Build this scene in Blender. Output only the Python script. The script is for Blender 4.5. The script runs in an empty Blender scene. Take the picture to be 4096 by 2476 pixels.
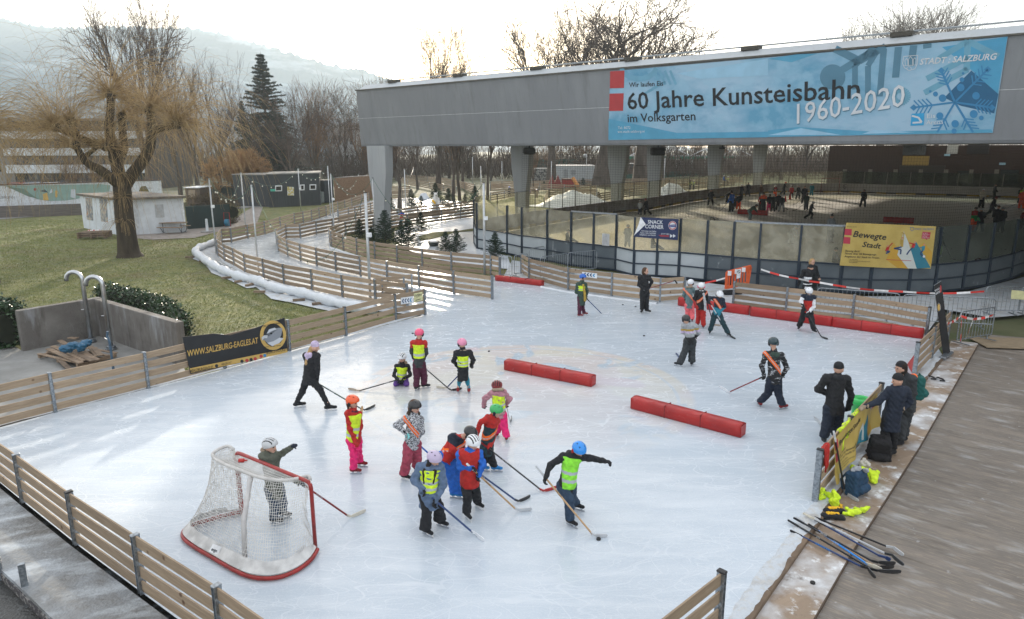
import bpy, bmesh, math, random
import numpy as np
from mathutils import Vector, Matrix, Euler
R = math.radians
random.seed(7)
SC = bpy.context.scene
# camera
CAMH = 6.3; FPX = 2800.0; PITCH = math.atan(650/2800.0); ROLL = R(-0.18)
cd = bpy.data.cameras.new('camera'); cam = bpy.data.objects.new('camera', cd); SC.collection.objects.link(cam)
CR = Matrix.Rotation(R(90)-PITCH, 3, 'X') @ Matrix.Rotation(ROLL, 3, 'Z')
cam.matrix_world = Matrix.Translation((0,0, CAMH)) @ CR.to_4x4()
cd.sensor_width = 36; cd.lens = FPX/4096*36; cd.clip_end = 9000; cd.clip_start = 0.1
SC.camera = cam
# sky, sun, exposure
SUN_EL, SUN_AZ = R(12.2), R(-6.0)
w = bpy.data.worlds.new("World"); SC.world = w; w.use_nodes = True
nt = w.node_tree; nt.nodes.clear()
bg = nt.nodes.new('ShaderNodeBackground'); out = nt.nodes.new('ShaderNodeOutputWorld')
sky = nt.nodes.new('ShaderNodeTexSky'); sky.sky_type = 'NISHITA'; sky.sun_disc = False
sky.sun_elevation = SUN_EL; sky.sun_rotation = SUN_AZ; sky.dust_density = 3.0; sky.air_density = 1.0; sky.altitude = 430
tc = nt.nodes.new('ShaderNodeTexCoord'); mp = nt.nodes.new('ShaderNodeMapping'); mp.inputs['Scale'].default_value = (1, 1, 4)
nz = nt.nodes.new('ShaderNodeTexNoise'); nz.inputs['Scale'].default_value = 2.2; nz.inputs['Detail'].default_value = 5
rp = nt.nodes.new('ShaderNodeValToRGB'); rp.color_ramp.elements[0].position = .25; rp.color_ramp.elements[1].position = .7
rp.color_ramp.elements[0].color = (.4,.4,.4,1); rp.color_ramp.elements[1].color = (.7,.7,.7,1)
mx = nt.nodes.new('ShaderNodeMixRGB'); mx.inputs['Color2'].default_value = (8.3, 8.25, 8.3, 1)
L = nt.links.new
L(tc.outputs['Generated'], mp.inputs[0]); L(mp.outputs[0], nz.inputs[0]); L(nz.outputs[0], rp.inputs[0])
L(rp.outputs[0], mx.inputs[0]); L(sky.outputs[0], mx.inputs[1]); L(mx.outputs[0], bg.inputs[0])
bg.inputs[1].default_value = 0.11; L(bg.outputs[0], out.inputs[0])
sd = bpy.data.lights.new('sun', 'SUN'); sd.energy = 5.0; sd.angle = R(1.2); sd.color = (1, .88, .72)
sun = bpy.data.objects.new('sun', sd); SC.collection.objects.link(sun)
sdir = Vector((math.sin(SUN_AZ)*math.cos(SUN_EL), math.cos(SUN_AZ)*math.cos(SUN_EL), math.sin(SUN_EL)))
sun.rotation_euler = sdir.to_track_quat('Z', 'Y').to_euler(); sun.location = (0, 60, 60)
SC.view_settings.view_transform = 'Standard'; SC.view_settings.look = 'None'
SC.view_settings.exposure = 1.1; SC.view_settings.gamma = 1
SC.cycles.volume_bounces = 0; SC.cycles.max_bounces = 6; SC.cycles.transparent_max_bounces = 16
# photo coordinates to world
TL = dict(a1=(0,0),a2=(1024,0),a3=(2048,0),a4=(3072,0),b1=(0,600),b2=(1024,600),b3=(2048,500),b4=(3072,500),
 c1=(0,1200),c2=(1024,1200),c3=(2048,1100),c4=(3072,1100),d1=(0,1776),d2=(1024,1700),d3=(2048,1700),d4=(3072,1776))
TS = dict(F=(0,0,.60133), s=(0,0,1), e1=(2750,680,4.107), e2=(3700,680,3.722), e3=(1900,580,3.08), e4=(1200,560,3.52),
 e5=(2600,1080,3.546), e6=(700,1740,2.401), e7=(1520,1560,2.3267), e8=(3150,1400,2.1277))
for k, a in TL.items(): TS[k] = (a[0], a[1],2.127)
def S(t, x, y):
 o = TS[t]; return o[0]+x/o[2], o[1]+y/o[2]
def ray(t, x, y):
 x, y = S(t, x, y); return CR @ Vector((x-2048,1238-y,-FPX))
O = Vector((0,0, CAMH))
def G(t, x, y, z=0.0):
 d = ray(t, x, y); return O + d*((z-CAMH)/d.z)
def Vp(t, x, y, Y):
 d = ray(t, x, y); return O + d*(Y/d.y)
class Plane:
 def __init__(s, p, n): s.p = Vector(p); s.n = Vector(n).normalized()
 def at(s, t, x, y, off=0.0):
  d = ray(t, x, y); n = s.n
  if (O-s.p).dot(n) < 0: n = -n
  q = s.p + n*off; return O + d*((q-O).dot(n)/d.dot(n))
# mesh helpers
def link(o, parent=None):
 SC.collection.objects.link(o)
 if parent is not None:
  o.parent = parent; o.location = -root_loc(parent)
 return o
def root_loc(p):
 l = Vector(p.location)
 while p.parent is not None: p = p.parent; l += p.location
 return l
def raw(name, vs, fs, mats, parent=None, smooth=False, mi=None):
 me = bpy.data.meshes.new(name); me.from_pydata([tuple(v) for v in vs], [], [tuple(f) for f in fs])
 if not isinstance(mats,(list, tuple)): mats = [mats]
 for m in mats: me.materials.append(m)
 if smooth: me.polygons.foreach_set('use_smooth', [True]*len(me.polygons))
 if mi is not None: me.polygons.foreach_set('material_index', list(mi))
 me.update()
 return link(bpy.data.objects.new(name, me), parent)
def npmesh(name, v, f, mats, parent=None, smooth=True, mi=None):
 """numpy verts (n,3), quads (m,4) or tris"""
 me = bpy.data.meshes.new(name); k = f.shape[1]
 me.vertices.add(len(v)); me.vertices.foreach_set('co', np.ascontiguousarray(v, dtype=np.float32).ravel())
 me.loops.add(len(f)*k); me.loops.foreach_set('vertex_index', np.ascontiguousarray(f, dtype=np.int32).ravel())
 me.polygons.add(len(f)); me.polygons.foreach_set('loop_start', np.arange(0, len(f)*k, k, dtype=np.int32))
 me.polygons.foreach_set('loop_total', np.full(len(f), k, dtype=np.int32))
 if smooth: me.polygons.foreach_set('use_smooth', np.ones(len(f), dtype=bool))
 if not isinstance(mats,(list, tuple)): mats = [mats]
 for m in mats: me.materials.append(m)
 if mi is not None: me.polygons.foreach_set('material_index', np.asarray(mi, dtype=np.int32))
 me.update(calc_edges=True); me.validate()
 return link(bpy.data.objects.new(name, me), parent)
class MB:
 def __init__(s): s.v = []; s.f = []; s.m = []
 def add(s, vs, fs, mi=0):
  o = len(s.v); s.v += [Vector(v) for v in vs]; s.f += [tuple(i+o for i in f) for f in fs]; s.m += [mi]*len(fs); return s
 def box(s, c, d, rz=0.0, M=None, mi=0, bev=0.0):
  c = Vector(c); hx, hy, hz = d[0]/2, d[1]/2, d[2]/2
  if M is None: M = Matrix.Rotation(rz, 3, 'Z')
  if bev > 0:
   b = min(bev, hx*.9, hy*.9, hz*.9); vs = [];
   for (z, i) in ((-hz, b),(-hz+b,0),(hz-b,0),(hz, b)):
    x, y = hx-i, hy-i; q = b
    vs += [(-x+q,-y, z),(x-q,-y, z),(x,-y+q, z),(x, y-q, z),(x-q, y, z),(-x+q, y, z),(-x, y-q, z),(-x,-y+q, z)]
   fs = [tuple(range(7,-1,-1)), tuple(range(24,32))]
   for k in range(3):
    for j in range(8): fs.append((k*8+j, k*8+(j+1) % 8, k*8+8+(j+1) % 8, k*8+8+j))
   return s.add([c + M @ Vector(v) for v in vs], fs, mi)
  vs = [c + M @ Vector((a*hx, b*hy, e*hz)) for e in (-1,1) for (a, b) in ((-1,-1),(1,-1),(1,1),(-1,1))]
  return s.add(vs, [(3,2,1,0),(4,5,6,7),(0,1,5,4),(1,2,6,5),(2,3,7,6),(3,0,4,7)], mi)
 def bar(s, p, q, wd, h, up=(0,0,1), mi=0, bev=0.0):
  p = Vector(p); q = Vector(q); d = q-p; L_ = d.length
  if L_ < 1e-6: return s
  x = d/L_; y = Vector(up).cross(x)
  if y.length < 1e-4: y = Vector((1,0,0)).cross(x)
  y.normalize(); z = x.cross(y)
  return s.box((p+q)/2,(L_, wd, h), M=Matrix((x, y, z)).transposed(), mi=mi, bev=bev)
 def tube(s, pts, r, n=8, cap=True, mi=0, closed=False):
  pts = [Vector(p) for p in pts]; k = len(pts)
  rs = list(r) if isinstance(r,(list, tuple)) else [r]*k
  o = len(s.v); ref = None
  for i, p in enumerate(pts):
   if closed: t = pts[(i+1) % k]-pts[i-1]
   else: t = pts[min(i+1, k-1)]-pts[max(i-1,0)]
   t.normalize()
   if ref is None:
    ref = t.orthogonal().normalized()
   else:
    ref = ref - t*ref.dot(t)
    if ref.length < 1e-5: ref = t.orthogonal()
    ref.normalize()
   b = t.cross(ref)
   for j in range(n):
    a = 2*math.pi*j/n; s.v.append(p + (ref*math.cos(a)+b*math.sin(a))*rs[i])
  for i in range(k if closed else k-1):
   i2 = (i+1) % k
   for j in range(n):
    s.f.append((o+i*n+j, o+i*n+(j+1) % n, o+i2*n+(j+1) % n, o+i2*n+j)); s.m.append(mi)
  if cap and not closed:
   s.f.append(tuple(o+j for j in range(n-1,-1,-1))); s.m.append(mi)
   s.f.append(tuple(o+(k-1)*n+j for j in range(n))); s.m.append(mi)
  return s
 def lathe(s, c, prof, n=16, mi=0, M=None):
  c = Vector(c); o = len(s.v)
  for (r, z) in prof:
   for j in range(n):
    a = 2*math.pi*j/n; q = Vector((r*math.cos(a), r*math.sin(a), z)); s.v.append(c + (M @ q if M else q))
  for i in range(len(prof)-1):
   for j in range(n):
    s.f.append((o+i*n+j, o+i*n+(j+1) % n, o+(i+1)*n+(j+1) % n, o+(i+1)*n+j)); s.m.append(mi)
  s.f.append(tuple(o+j for j in range(n-1,-1,-1))); s.m.append(mi)
  s.f.append(tuple(o+(len(prof)-1)*n+j for j in range(n))); s.m.append(mi)
  return s
 def poly(s, pts, th=0.0, n=None, mi=0):
  pts = [Vector(p) for p in pts]
  if th <= 0: return s.add(pts, [tuple(range(len(pts)))], mi)
  if n is None: n = Vector((0,0,1))
  k = len(pts); vs = pts + [p - Vector(n)*th for p in pts]
  fs = [tuple(range(k)), tuple(range(2*k-1, k-1,-1))] + [(i, i+k,(i+1) % k+k,(i+1) % k) for i in range(k)]
  return s.add(vs, fs, mi)
 def ball(s, c, r, n=10, mi=0, sc=(1,1,1), M=None):
  pr = [(math.sin(math.pi*i/n),-math.cos(math.pi*i/n)) for i in range(n+1)]
  c = Vector(c); o = len(s.v); m = n+4
  for (a, z) in pr:
   for j in range(m):
    t = 2*math.pi*j/m; q = Vector((max(a,.001)*math.cos(t)*r*sc[0], max(a,.001)*math.sin(t)*r*sc[1], z*r*sc[2]))
    s.v.append(c + (M @ q if M else q))
  for i in range(n):
   for j in range(m): s.f.append((o+i*m+j, o+i*m+(j+1) % m, o+(i+1)*m+(j+1) % m, o+(i+1)*m+j)); s.m.append(mi)
  return s
 def build(s, name, mats, parent=None, smooth=False):
  o = raw(name, s.v, s.f, mats, parent, smooth, s.m)
  bm = bmesh.new(); bm.from_mesh(o.data); bmesh.ops.recalc_face_normals(bm, faces=bm.faces); bm.to_mesh(o.data); bm.free()
  return o
def tag(o, label=None, cat=None, group=None, kind=None):
 if label: o['label'] = label
 if cat: o['category'] = cat
 if group: o['group'] = group
 if kind: o['kind'] = kind
 return o
def thing(name, label, cat, loc=(0,0,0), group=None):
 o = bpy.data.objects.new(name, None); o.empty_display_size = .2; SC.collection.objects.link(o); o.location = loc
 return tag(o, label, cat, group)
def copy_tree(o, loc=None, rz=0.0, sc=1.0, parent=None):
 c = o.copy(); SC.collection.objects.link(c)
 if parent is not None: c.parent = parent
 if loc is not None: c.location = loc
 if rz: c.rotation_euler = (0,0, rz)
 if sc != 1.0: c.scale = (sc, sc, sc) if not isinstance(sc, tuple) else sc
 for ch in o.children: copy_tree(ch, parent=c)
 return c
def fbm(x, y, seed=0):
 return (math.sin(x*1.7+seed)*math.cos(y*1.3+seed*2)+.5*math.sin(x*3.9+y*2.1+seed)+.25*math.sin(x*8.3-y*7.7+seed*3))/1.75
# materials
_mc = {}
def mat(name, rgb=(.5, .5, .5), rough=.6, metal=0.0, var=.12, vs=6.0, bump=.0, bs=60.0, coat=0.0, rgb2=None, det=4, spec=.5, coord='Object', stretch=None, lo=.35, hi=.65, emit=None, trans=0.0, sss=0.0):
 if name in _mc: return _mc[name]
 m = bpy.data.materials.new(name); m.use_nodes = True; n = m.node_tree.nodes; l = m.node_tree.links.new
 b = n['Principled BSDF']; b.inputs['Roughness'].default_value = rough; b.inputs['Metallic'].default_value = metal
 b.inputs['Coat Weight'].default_value = coat; b.inputs['Specular IOR Level'].default_value = spec
 b.inputs['Transmission Weight'].default_value = trans
 tcn = n.new('ShaderNodeTexCoord'); mpn = n.new('ShaderNodeMapping'); l(tcn.outputs[coord], mpn.inputs[0])
 if stretch: mpn.inputs['Scale'].default_value = stretch
 nzn = n.new('ShaderNodeTexNoise'); nzn.inputs['Scale'].default_value = vs; nzn.inputs['Detail'].default_value = det; l(mpn.outputs[0], nzn.inputs[0])
 rr = n.new('ShaderNodeValToRGB'); e = rr.color_ramp.elements; e[0].position = lo; e[1].position = hi
 c2 = rgb2 if rgb2 else tuple(min(1, c*(1+var)) for c in rgb); c1 = rgb if rgb2 else tuple(c*(1-var) for c in rgb)
 e[0].color = (*c1, 1); e[1].color = (*c2, 1); l(nzn.outputs[0], rr.inputs[0]); l(rr.outputs[0], b.inputs['Base Color'])
 if bump > 0:
  n2 = n.new('ShaderNodeTexNoise'); n2.inputs['Scale'].default_value = bs; n2.inputs['Detail'].default_value = 5; l(mpn.outputs[0], n2.inputs[0])
  bp = n.new('ShaderNodeBump'); bp.inputs['Strength'].default_value = bump; bp.inputs['Distance'].default_value = .02
  l(n2.outputs[0], bp.inputs['Height']); l(bp.outputs[0], b.inputs['Normal'])
 if emit: b.inputs['Emission Color'].default_value = (*emit[:3], 1); b.inputs['Emission Strength'].default_value = emit[3]
 _mc[name] = m; return m
def nodes_of(m): return m.node_tree.nodes, m.node_tree.links.new, m.node_tree.nodes['Principled BSDF']
def cloth(key, rgb, rough=.85): return mat('cloth_'+key, rgb, rough, var=.18, vs=14, bump=.5, bs=45)
def wood_mat(name, c1, c2, scl=(1, 1, 1), knots=True, rough=.75, coord='Object'):
 m = bpy.data.materials.new(name); m.use_nodes = True; n, l, b = nodes_of(m)
 t = n.new('ShaderNodeTexCoord'); mpn = n.new('ShaderNodeMapping'); mpn.inputs['Scale'].default_value = scl; l(t.outputs[coord], mpn.inputs[0])
 a = n.new('ShaderNodeTexNoise'); a.inputs['Scale'].default_value = 2.0; a.inputs['Detail'].default_value = 8; a.inputs['Distortion'].default_value = .6; l(mpn.outputs[0], a.inputs[0])
 r_ = n.new('ShaderNodeValToRGB'); e = r_.color_ramp.elements; e[0].position = .3; e[0].color = (*c1, 1); e[1].position = .7; e[1].color = (*c2, 1); l(a.outputs[0], r_.inputs[0])
 oi = n.new('ShaderNodeObjectInfo'); hs = n.new('ShaderNodeHueSaturation'); mr = n.new('ShaderNodeMapRange'); mr.inputs['To Min'].default_value = .7; mr.inputs['To Max'].default_value = 1.2
 l(oi.outputs['Random'], mr.inputs[0]); l(mr.outputs[0], hs.inputs['Value']); l(r_.outputs[0], hs.inputs['Color'])
 last = hs.outputs[0]
 if knots:
  vo = n.new('ShaderNodeTexVoronoi'); vo.inputs['Scale'].default_value = 2.6; l(t.outputs[coord], vo.inputs[0])
  kr = n.new('ShaderNodeValToRGB'); k = kr.color_ramp.elements; k[0].position = .06; k[0].color = (.35, .25, .2, 1); k[1].position = .13; k[1].color = (1, 1, 1, 1); l(vo.outputs['Distance'], kr.inputs[0])
  mm = n.new('ShaderNodeMixRGB'); mm.blend_type = 'MULTIPLY'; mm.inputs[0].default_value = 1; l(last, mm.inputs[1]); l(kr.outputs[0], mm.inputs[2]); last = mm.outputs[0]
 l(last, b.inputs['Base Color']); b.inputs['Roughness'].default_value = rough
 bp = n.new('ShaderNodeBump'); bp.inputs['Strength'].default_value = .25; bp.inputs['Distance'].default_value = .01; l(a.outputs[0], bp.inputs['Height']); l(bp.outputs[0], b.inputs['Normal'])
 return m
# text
def text(s, p0, xdir, ydir, height, mt, parent, width=None, th=.004, bold=0.0, shear=0.0, align='LEFT', name='lettering'):
 cu = bpy.data.curves.new(name, 'FONT'); cu.body = s; cu.size = 1.0; cu.offset = bold; cu.shear = shear; cu.resolution_u = 2
 o = bpy.data.objects.new(name, cu); SC.collection.objects.link(o)
 dg = bpy.context.evaluated_depsgraph_get(); me = bpy.data.meshes.new_from_object(o.evaluated_get(dg)); bpy.data.objects.remove(o)
 if not me.vertices: return None
 co = np.array([v.co[:] for v in me.vertices]); x0, x1 = co[:,0].min(), co[:,0].max()
 x = Vector(xdir).normalized(); y = Vector(ydir).normalized(); n = x.cross(y)
 sy = height/.70; sx = (width/(x1-x0)) if width else sy
 if align == 'CENTER': ox = -(x0+x1)/2
 elif align == 'RIGHT': ox = -x1
 else: ox = -x0
 p0 = Vector(p0)
 for v in me.vertices:
  q = p0 + x*((v.co.x+ox)*sx) + y*(v.co.y*sy) + n*th; v.co = q
 me.materials.clear(); me.materials.append(mt); me.name = name
 return link(bpy.data.objects.new(name, me), parent)
def ptext(pl, s, t, x0, y0, x1, y1, hpx, mt, parent, off=.01, bold=0.0, shear=0.0):
 """lettering on a sign's plane: baseline left/right and cap height read in the photo"""
 a = pl.at(t, x0, y0, off); b = pl.at(t, x1, y1, off); c = pl.at(t, x0, y0-hpx, off)
 x = (b-a).normalized(); y = c-a; y = y - x*y.dot(x)
 return text(s, a, x, y, y.length, mt, parent, width=(b-a).length, th=0, bold=bold, shear=shear)
def ppoly(pl, t, pts, mt, parent, off=.006, name='print'):
 return MB().poly([pl.at(t, x, y, off) for x, y in pts]).build(name, mt, parent)
def pstroke(pl, t, pts, wpx, mt, parent, off=.008, name='print', closed=False):
 m = MB(); P = [pl.at(t, x, y, off) for x, y in pts]
 if closed: P.append(P[0])
 w_ = (pl.at(t, pts[0][0]+wpx, pts[0][1], off)-P[0]).length
 for a, b in zip(P[:-1], P[1:]): m.bar(a, b, w_,.002, up=pl.n)
 return m.build(name, mt, parent)
def circ(cx, cy, rx, ry=None, n=24, a0=0, a1=360):
 ry = ry or rx
 return [(cx+rx*math.cos(R(a0+(a1-a0)*i/n)), cy+ry*math.sin(R(a0+(a1-a0)*i/n))) for i in range(n if a1-a0 == 360 else n+1)]
# implicit surfaces
def nets(f, lo, hi, h):
 lo = np.array(lo, float); n = np.ceil((np.array(hi, float)-lo)/h).astype(int)+1
 ax = [lo[i]+h*np.arange(n[i]) for i in range(3)]
 g = np.stack(np.meshgrid(*ax, indexing='ij'), -1).reshape(-1, 3)
 D = f(g).reshape(n); ins = D < 0
 c = [ins[i:n[0]-1+i, j:n[1]-1+j, k:n[2]-1+k] for i in (0,1) for j in (0,1) for k in (0,1)]
 ct = sum(x.astype(np.int8) for x in c); act = (ct > 0) & (ct < 8)
 idx = -np.ones(act.shape, int); cells = np.argwhere(act); idx[act] = np.arange(len(cells))
 if len(cells) == 0: return np.zeros((0,3)), np.zeros((0,4), int)
 acc = np.zeros((len(cells),3)); cnt = np.zeros(len(cells))
 offs = [(i, j, k) for i in (0,1) for j in (0,1) for k in (0,1)]
 val = {o: D[cells[:,0]+o[0], cells[:,1]+o[1], cells[:,2]+o[2]] for o in offs}
 for a in offs:
  for d in range(3):
   if a[d] == 0:
    b = list(a); b[d] = 1; b = tuple(b); va, vb = val[a], val[b]; m = (va < 0) != (vb < 0)
    t = np.where(m, va/np.where(m, va-vb,1),0)
    for q in range(3): acc[:, q] += np.where(m, a[q]+(t if q == d else 0),0)
    cnt += m
 v = lo+(cells+acc/cnt[:, None])*h; F_ = []
 for d in range(3):
  e = [1,1,1]; sl0 = [slice(None)]*3; sl1 = [slice(None)]*3; sl0[d] = slice(0,-1); sl1[d] = slice(1, None)
  A = ins[tuple(sl0)]; B = ins[tuple(sl1)]; ch = np.argwhere(A != B); o1, o2 = (d+1) % 3,(d+2) % 3
  ok = (ch[:, o1] > 0) & (ch[:, o2] > 0) & (ch[:, o1] < n[o1]-1) & (ch[:, o2] < n[o2]-1); ch = ch[ok]
  def ci(s1, s2):
   q = ch.copy(); q[:, o1] -= s1; q[:, o2] -= s2; return idx[q[:,0], q[:,1], q[:,2]]
  q = np.stack([ci(1,1), ci(0,1), ci(0,0), ci(1,0)],1); fl = ~A[ch[:,0], ch[:,1], ch[:,2]]
  q[fl] = q[fl][:, ::-1]; F_.append(q)
 F_ = np.concatenate(F_); F_ = F_[(F_ >= 0).all(1)]
 return v, F_
def cone(p, a, b, ra, rb):
 a = np.array(a, float); b = np.array(b, float); ab = b-a; L2 = max(ab.dot(ab),1e-9)
 t = np.clip((p-a) @ ab/L2,0,1); q = p-a-t[:, None]*ab
 return np.sqrt((q*q).sum(1))-(ra+(rb-ra)*t)
def smin(a, b, k):
 h = np.clip(.5+.5*(b-a)/k,0,1); return b+(a-b)*h-k*h*(1-h)
def un(p, prims, k=.03):
 d = None
 for (a, b, ra, rb) in prims:
  x = cone(p, a, b, ra, rb); d = x if d is None else smin(d, x, k)
 return d
def bounds(prims, pad=.03):
 A = np.array([list(q)+[max(x[2], x[3])] for x in prims for q in (x[0], x[1])], float)
 return (A[:, :3]-A[:,3:]).min(0)-pad,(A[:, :3]+A[:,3:]).max(0)+pad
def wrk(p, a, s):
 return a*(np.sin(p[:,0]*s+2*np.sin(p[:,2]*s*.7)+p[:,1]*s*.6)*np.sin(p[:,2]*s*1.3+1.7*np.sin(p[:,0]*s*.8))+.5*np.sin(p[:,2]*s*2.9+p[:,0]*s*1.9-p[:,1]*s*2.3))
def fc(v, f): return v[f].mean(1)
# ground materials
def circ3(a, b, c):
 ax, ay, bx, by, cx, cy = a.x, a.y, b.x, b.y, c.x, c.y; d = 2*(ax*(by-cy)+bx*(cy-ay)+cx*(ay-by))
 ux = ((ax*ax+ay*ay)*(by-cy)+(bx*bx+by*by)*(cy-ay)+(cx*cx+cy*cy)*(ay-by))/d
 uy = ((ax*ax+ay*ay)*(cx-bx)+(bx*bx+by*by)*(ax-cx)+(cx*cx+cy*cy)*(bx-ax))/d
 return Vector((ux, uy,0)), math.hypot(ax-ux, ay-uy)
LC, LR = circ3(G('c3', 700, 640), G('c3', 1250, 790), G('c3', 1570, 1050))
def ice_mat(name, base=(.44,.50,.56), scr=(.68,.72,.76), logo=False, rough=.15, dirt=None):
 m = bpy.data.materials.new(name); m.use_nodes = True; n, l, b = nodes_of(m)
 t = n.new('ShaderNodeTexCoord'); P = t.outputs['Object']
 def noise(scale, det=4, dist=0, vec=P):
  x = n.new('ShaderNodeTexNoise'); x.inputs['Scale'].default_value = scale; x.inputs['Detail'].default_value = det; x.inputs['Distortion'].default_value = dist; l(vec, x.inputs[0]); return x.outputs[0]
 def ramp(s, p0, p1, c0=(0,0,0), c1=(1,1,1)):
  x = n.new('ShaderNodeValToRGB'); e = x.color_ramp.elements; e[0].position = p0; e[1].position = p1; e[0].color = (*c0, 1); e[1].color = (*c1, 1); l(s, x.inputs[0]); return x.outputs[0]
 def mix(f, a, c, mode='MIX'):
  x = n.new('ShaderNodeMixRGB'); x.blend_type = mode
  for i, q in enumerate((f, a, c)):
   if isinstance(q,(tuple, float, int)): x.inputs[i].default_value = (*q,1) if isinstance(q, tuple) else q
   else: l(q, x.inputs[i])
  return x.outputs[0]
 def math_(op, a, c=None):
  x = n.new('ShaderNodeMath'); x.operation = op
  for i, q in enumerate((a, c)):
   if q is None: continue
   if isinstance(q,(float, int)): x.inputs[i].default_value = q
   else: l(q, x.inputs[i])
  return x.outputs[0]
 big = ramp(noise(.16,5,.5),.32,.68)
 col = mix(big, base, tuple(min(1, c*1.14) for c in base))
 sc = None
 for ang, sx, sy, k_ in ((20,.5,1.6,1),(-38,.35,1.2,2),(75,.6,1.5,3),(130,.3,1.7,4),(5,.8,.9,5),(100,.25,.9,6),(50,1.1,2.6,7),(160,1.3,3.1,8)):
  mp_ = n.new('ShaderNodeMapping'); mp_.inputs['Rotation'].default_value = (0, 0, R(ang)); mp_.inputs['Scale'].default_value = (sx, sy, 1); mp_.inputs['Location'].default_value = (k_*3.7, k_*9.1, 0); l(P, mp_.inputs[0])
  q_ = math_('ABSOLUTE', math_('SUBTRACT', noise(1.0, 1.5, .3, mp_.outputs[0]), .47+.012*k_)); s_ = ramp(q_, .001, .0045, (1, 1, 1), (0, 0, 0))
  sc = s_ if sc is None else math_('MAXIMUM', sc, s_)
 sm_ = n.new('ShaderNodeMapping'); sm_.inputs['Rotation'].default_value = (0, 0, R(25)); sm_.inputs['Scale'].default_value = (.6, 3.2, 1); l(P, sm_.inputs[0]); smear = ramp(noise(1.0, 8, .6, sm_.outputs[0]), .42, .75)
 patch = ramp(noise(.55,4,1.0),.35,.62)
 sc2 = math_('MULTIPLY', sc, math_('ADD', math_('MULTIPLY', patch, .6), .3))
 if logo:
  sub = n.new('ShaderNodeVectorMath'); sub.operation = 'SUBTRACT'; l(P, sub.inputs[0]); sub.inputs[1].default_value = LC
  ln = n.new('ShaderNodeVectorMath'); ln.operation = 'LENGTH'; l(sub.outputs[0], ln.inputs[0]); D = ln.outputs['Value']
  inside = ramp(math_('DIVIDE', D, LR), .97, 1.0, (1, 1, 1), (0, 0, 0))
  ring = math_('MULTIPLY', ramp(math_('DIVIDE', D, LR), .885, .89), ramp(math_('DIVIDE', D, LR), .905, .91, (1, 1, 1), (0, 0, 0)))
  sx_ = n.new('ShaderNodeSeparateXYZ'); l(sub.outputs[0], sx_.inputs[0])
  fade = ramp(math_('ADD', math_('MULTIPLY', sx_.outputs['Y'], .11), .5), .1, .9, (.15,)*3, (1,)*3)
  paint = mix(ramp(noise(.42,2,.6),.42,.5),(.78,.62,.36),(.72,.5,.36))
  paint = mix(ramp(noise(.6,3,.8, P),.56,.6), paint,(.32,.42,.5))
  paint = mix(ramp(noise(.31,2,.3),.60,.64), paint,(.75,.45,.42))
  f = math_('MULTIPLY', math_('MULTIPLY', inside, fade), math_('SUBTRACT', 1.0, math_('MULTIPLY', ring, .8)))
  col = mix(math_('MULTIPLY', f, .45), col, paint)
 col = mix(math_('MULTIPLY', sc2, .6), col, scr)
 col = mix(math_('MULTIPLY', smear, .45), col, scr)
 frost = ramp(noise(30, 4), .5, .66); col = mix(math_('MULTIPLY', frost, .28), col, (.7, .73, .75))
 if dirt: col = mix(math_('MULTIPLY', ramp(noise(1.3, 6, .5), .5, .7), .5), col, dirt)
 l(col, b.inputs['Base Color'])
 rg = n.new('ShaderNodeMapRange'); l(sc2, rg.inputs[0]); rg.inputs['To Min'].default_value = rough; rg.inputs['To Max'].default_value = .6; l(rg.outputs[0], b.inputs['Roughness'])
 b.inputs['IOR'].default_value = 1.31
 bp = n.new('ShaderNodeBump'); bp.inputs['Strength'].default_value = .18; bp.inputs['Distance'].default_value = .004
 l(math_('ADD', math_('MULTIPLY', sc, .7), noise(16, 4)), bp.inputs['Height']); l(bp.outputs[0], b.inputs['Normal'])
 return m
def mixmat(name, layers, rough=.85, bump=.4, bs=20, coord='Object', scl=(1, 1, 1)):
 """layers: [(rgb)], then (rgb, noise scale, threshold lo, hi, amount, stretch)"""
 m = bpy.data.materials.new(name); m.use_nodes = True; n, l, b = nodes_of(m); t = n.new('ShaderNodeTexCoord')
 last = None
 for L_ in layers:
  if last is None:
   r_ = n.new('ShaderNodeRGB'); r_.outputs[0].default_value = (*L_, 1); last = r_.outputs[0]; continue
  rgb, s_, lo, hi, am = L_[:5]; st = L_[5] if len(L_) > 5 else (1,1,1); rz = L_[6] if len(L_) > 6 else 0
  mp_ = n.new('ShaderNodeMapping'); mp_.vector_type = 'TEXTURE' if rz else 'POINT'
  if rz:
   mp_.inputs['Rotation'].default_value = (0, 0, R(rz)); mp_.inputs['Scale'].default_value = tuple(1/q for q in st)
  else: mp_.inputs['Scale'].default_value = st
  l(t.outputs[coord], mp_.inputs[0])
  x = n.new('ShaderNodeTexNoise'); x.inputs['Scale'].default_value = s_; x.inputs['Detail'].default_value = 7; x.inputs['Roughness'].default_value = .6; l(mp_.outputs[0], x.inputs[0])
  rr = n.new('ShaderNodeValToRGB'); e = rr.color_ramp.elements; e[0].position = lo; e[1].position = hi; e[0].color = (0, 0, 0, 1); e[1].color = (am, am, am, 1); l(x.outputs[0], rr.inputs[0])
  mm = n.new('ShaderNodeMixRGB'); l(rr.outputs[0], mm.inputs[0]); l(last, mm.inputs[1]); mm.inputs[2].default_value = (*rgb, 1); last = mm.outputs[0]
 l(last, b.inputs['Base Color']); b.inputs['Roughness'].default_value = rough
 x = n.new('ShaderNodeTexNoise'); x.inputs['Scale'].default_value = bs; x.inputs['Detail'].default_value = 8; l(t.outputs[coord], x.inputs[0])
 bp = n.new('ShaderNodeBump'); bp.inputs['Strength'].default_value = bump; bp.inputs['Distance'].default_value = .03; l(x.outputs[0], bp.inputs['Height']); l(bp.outputs[0], b.inputs['Normal'])
 return m
M_ICE = ice_mat('rink_ice', logo=True)
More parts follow.
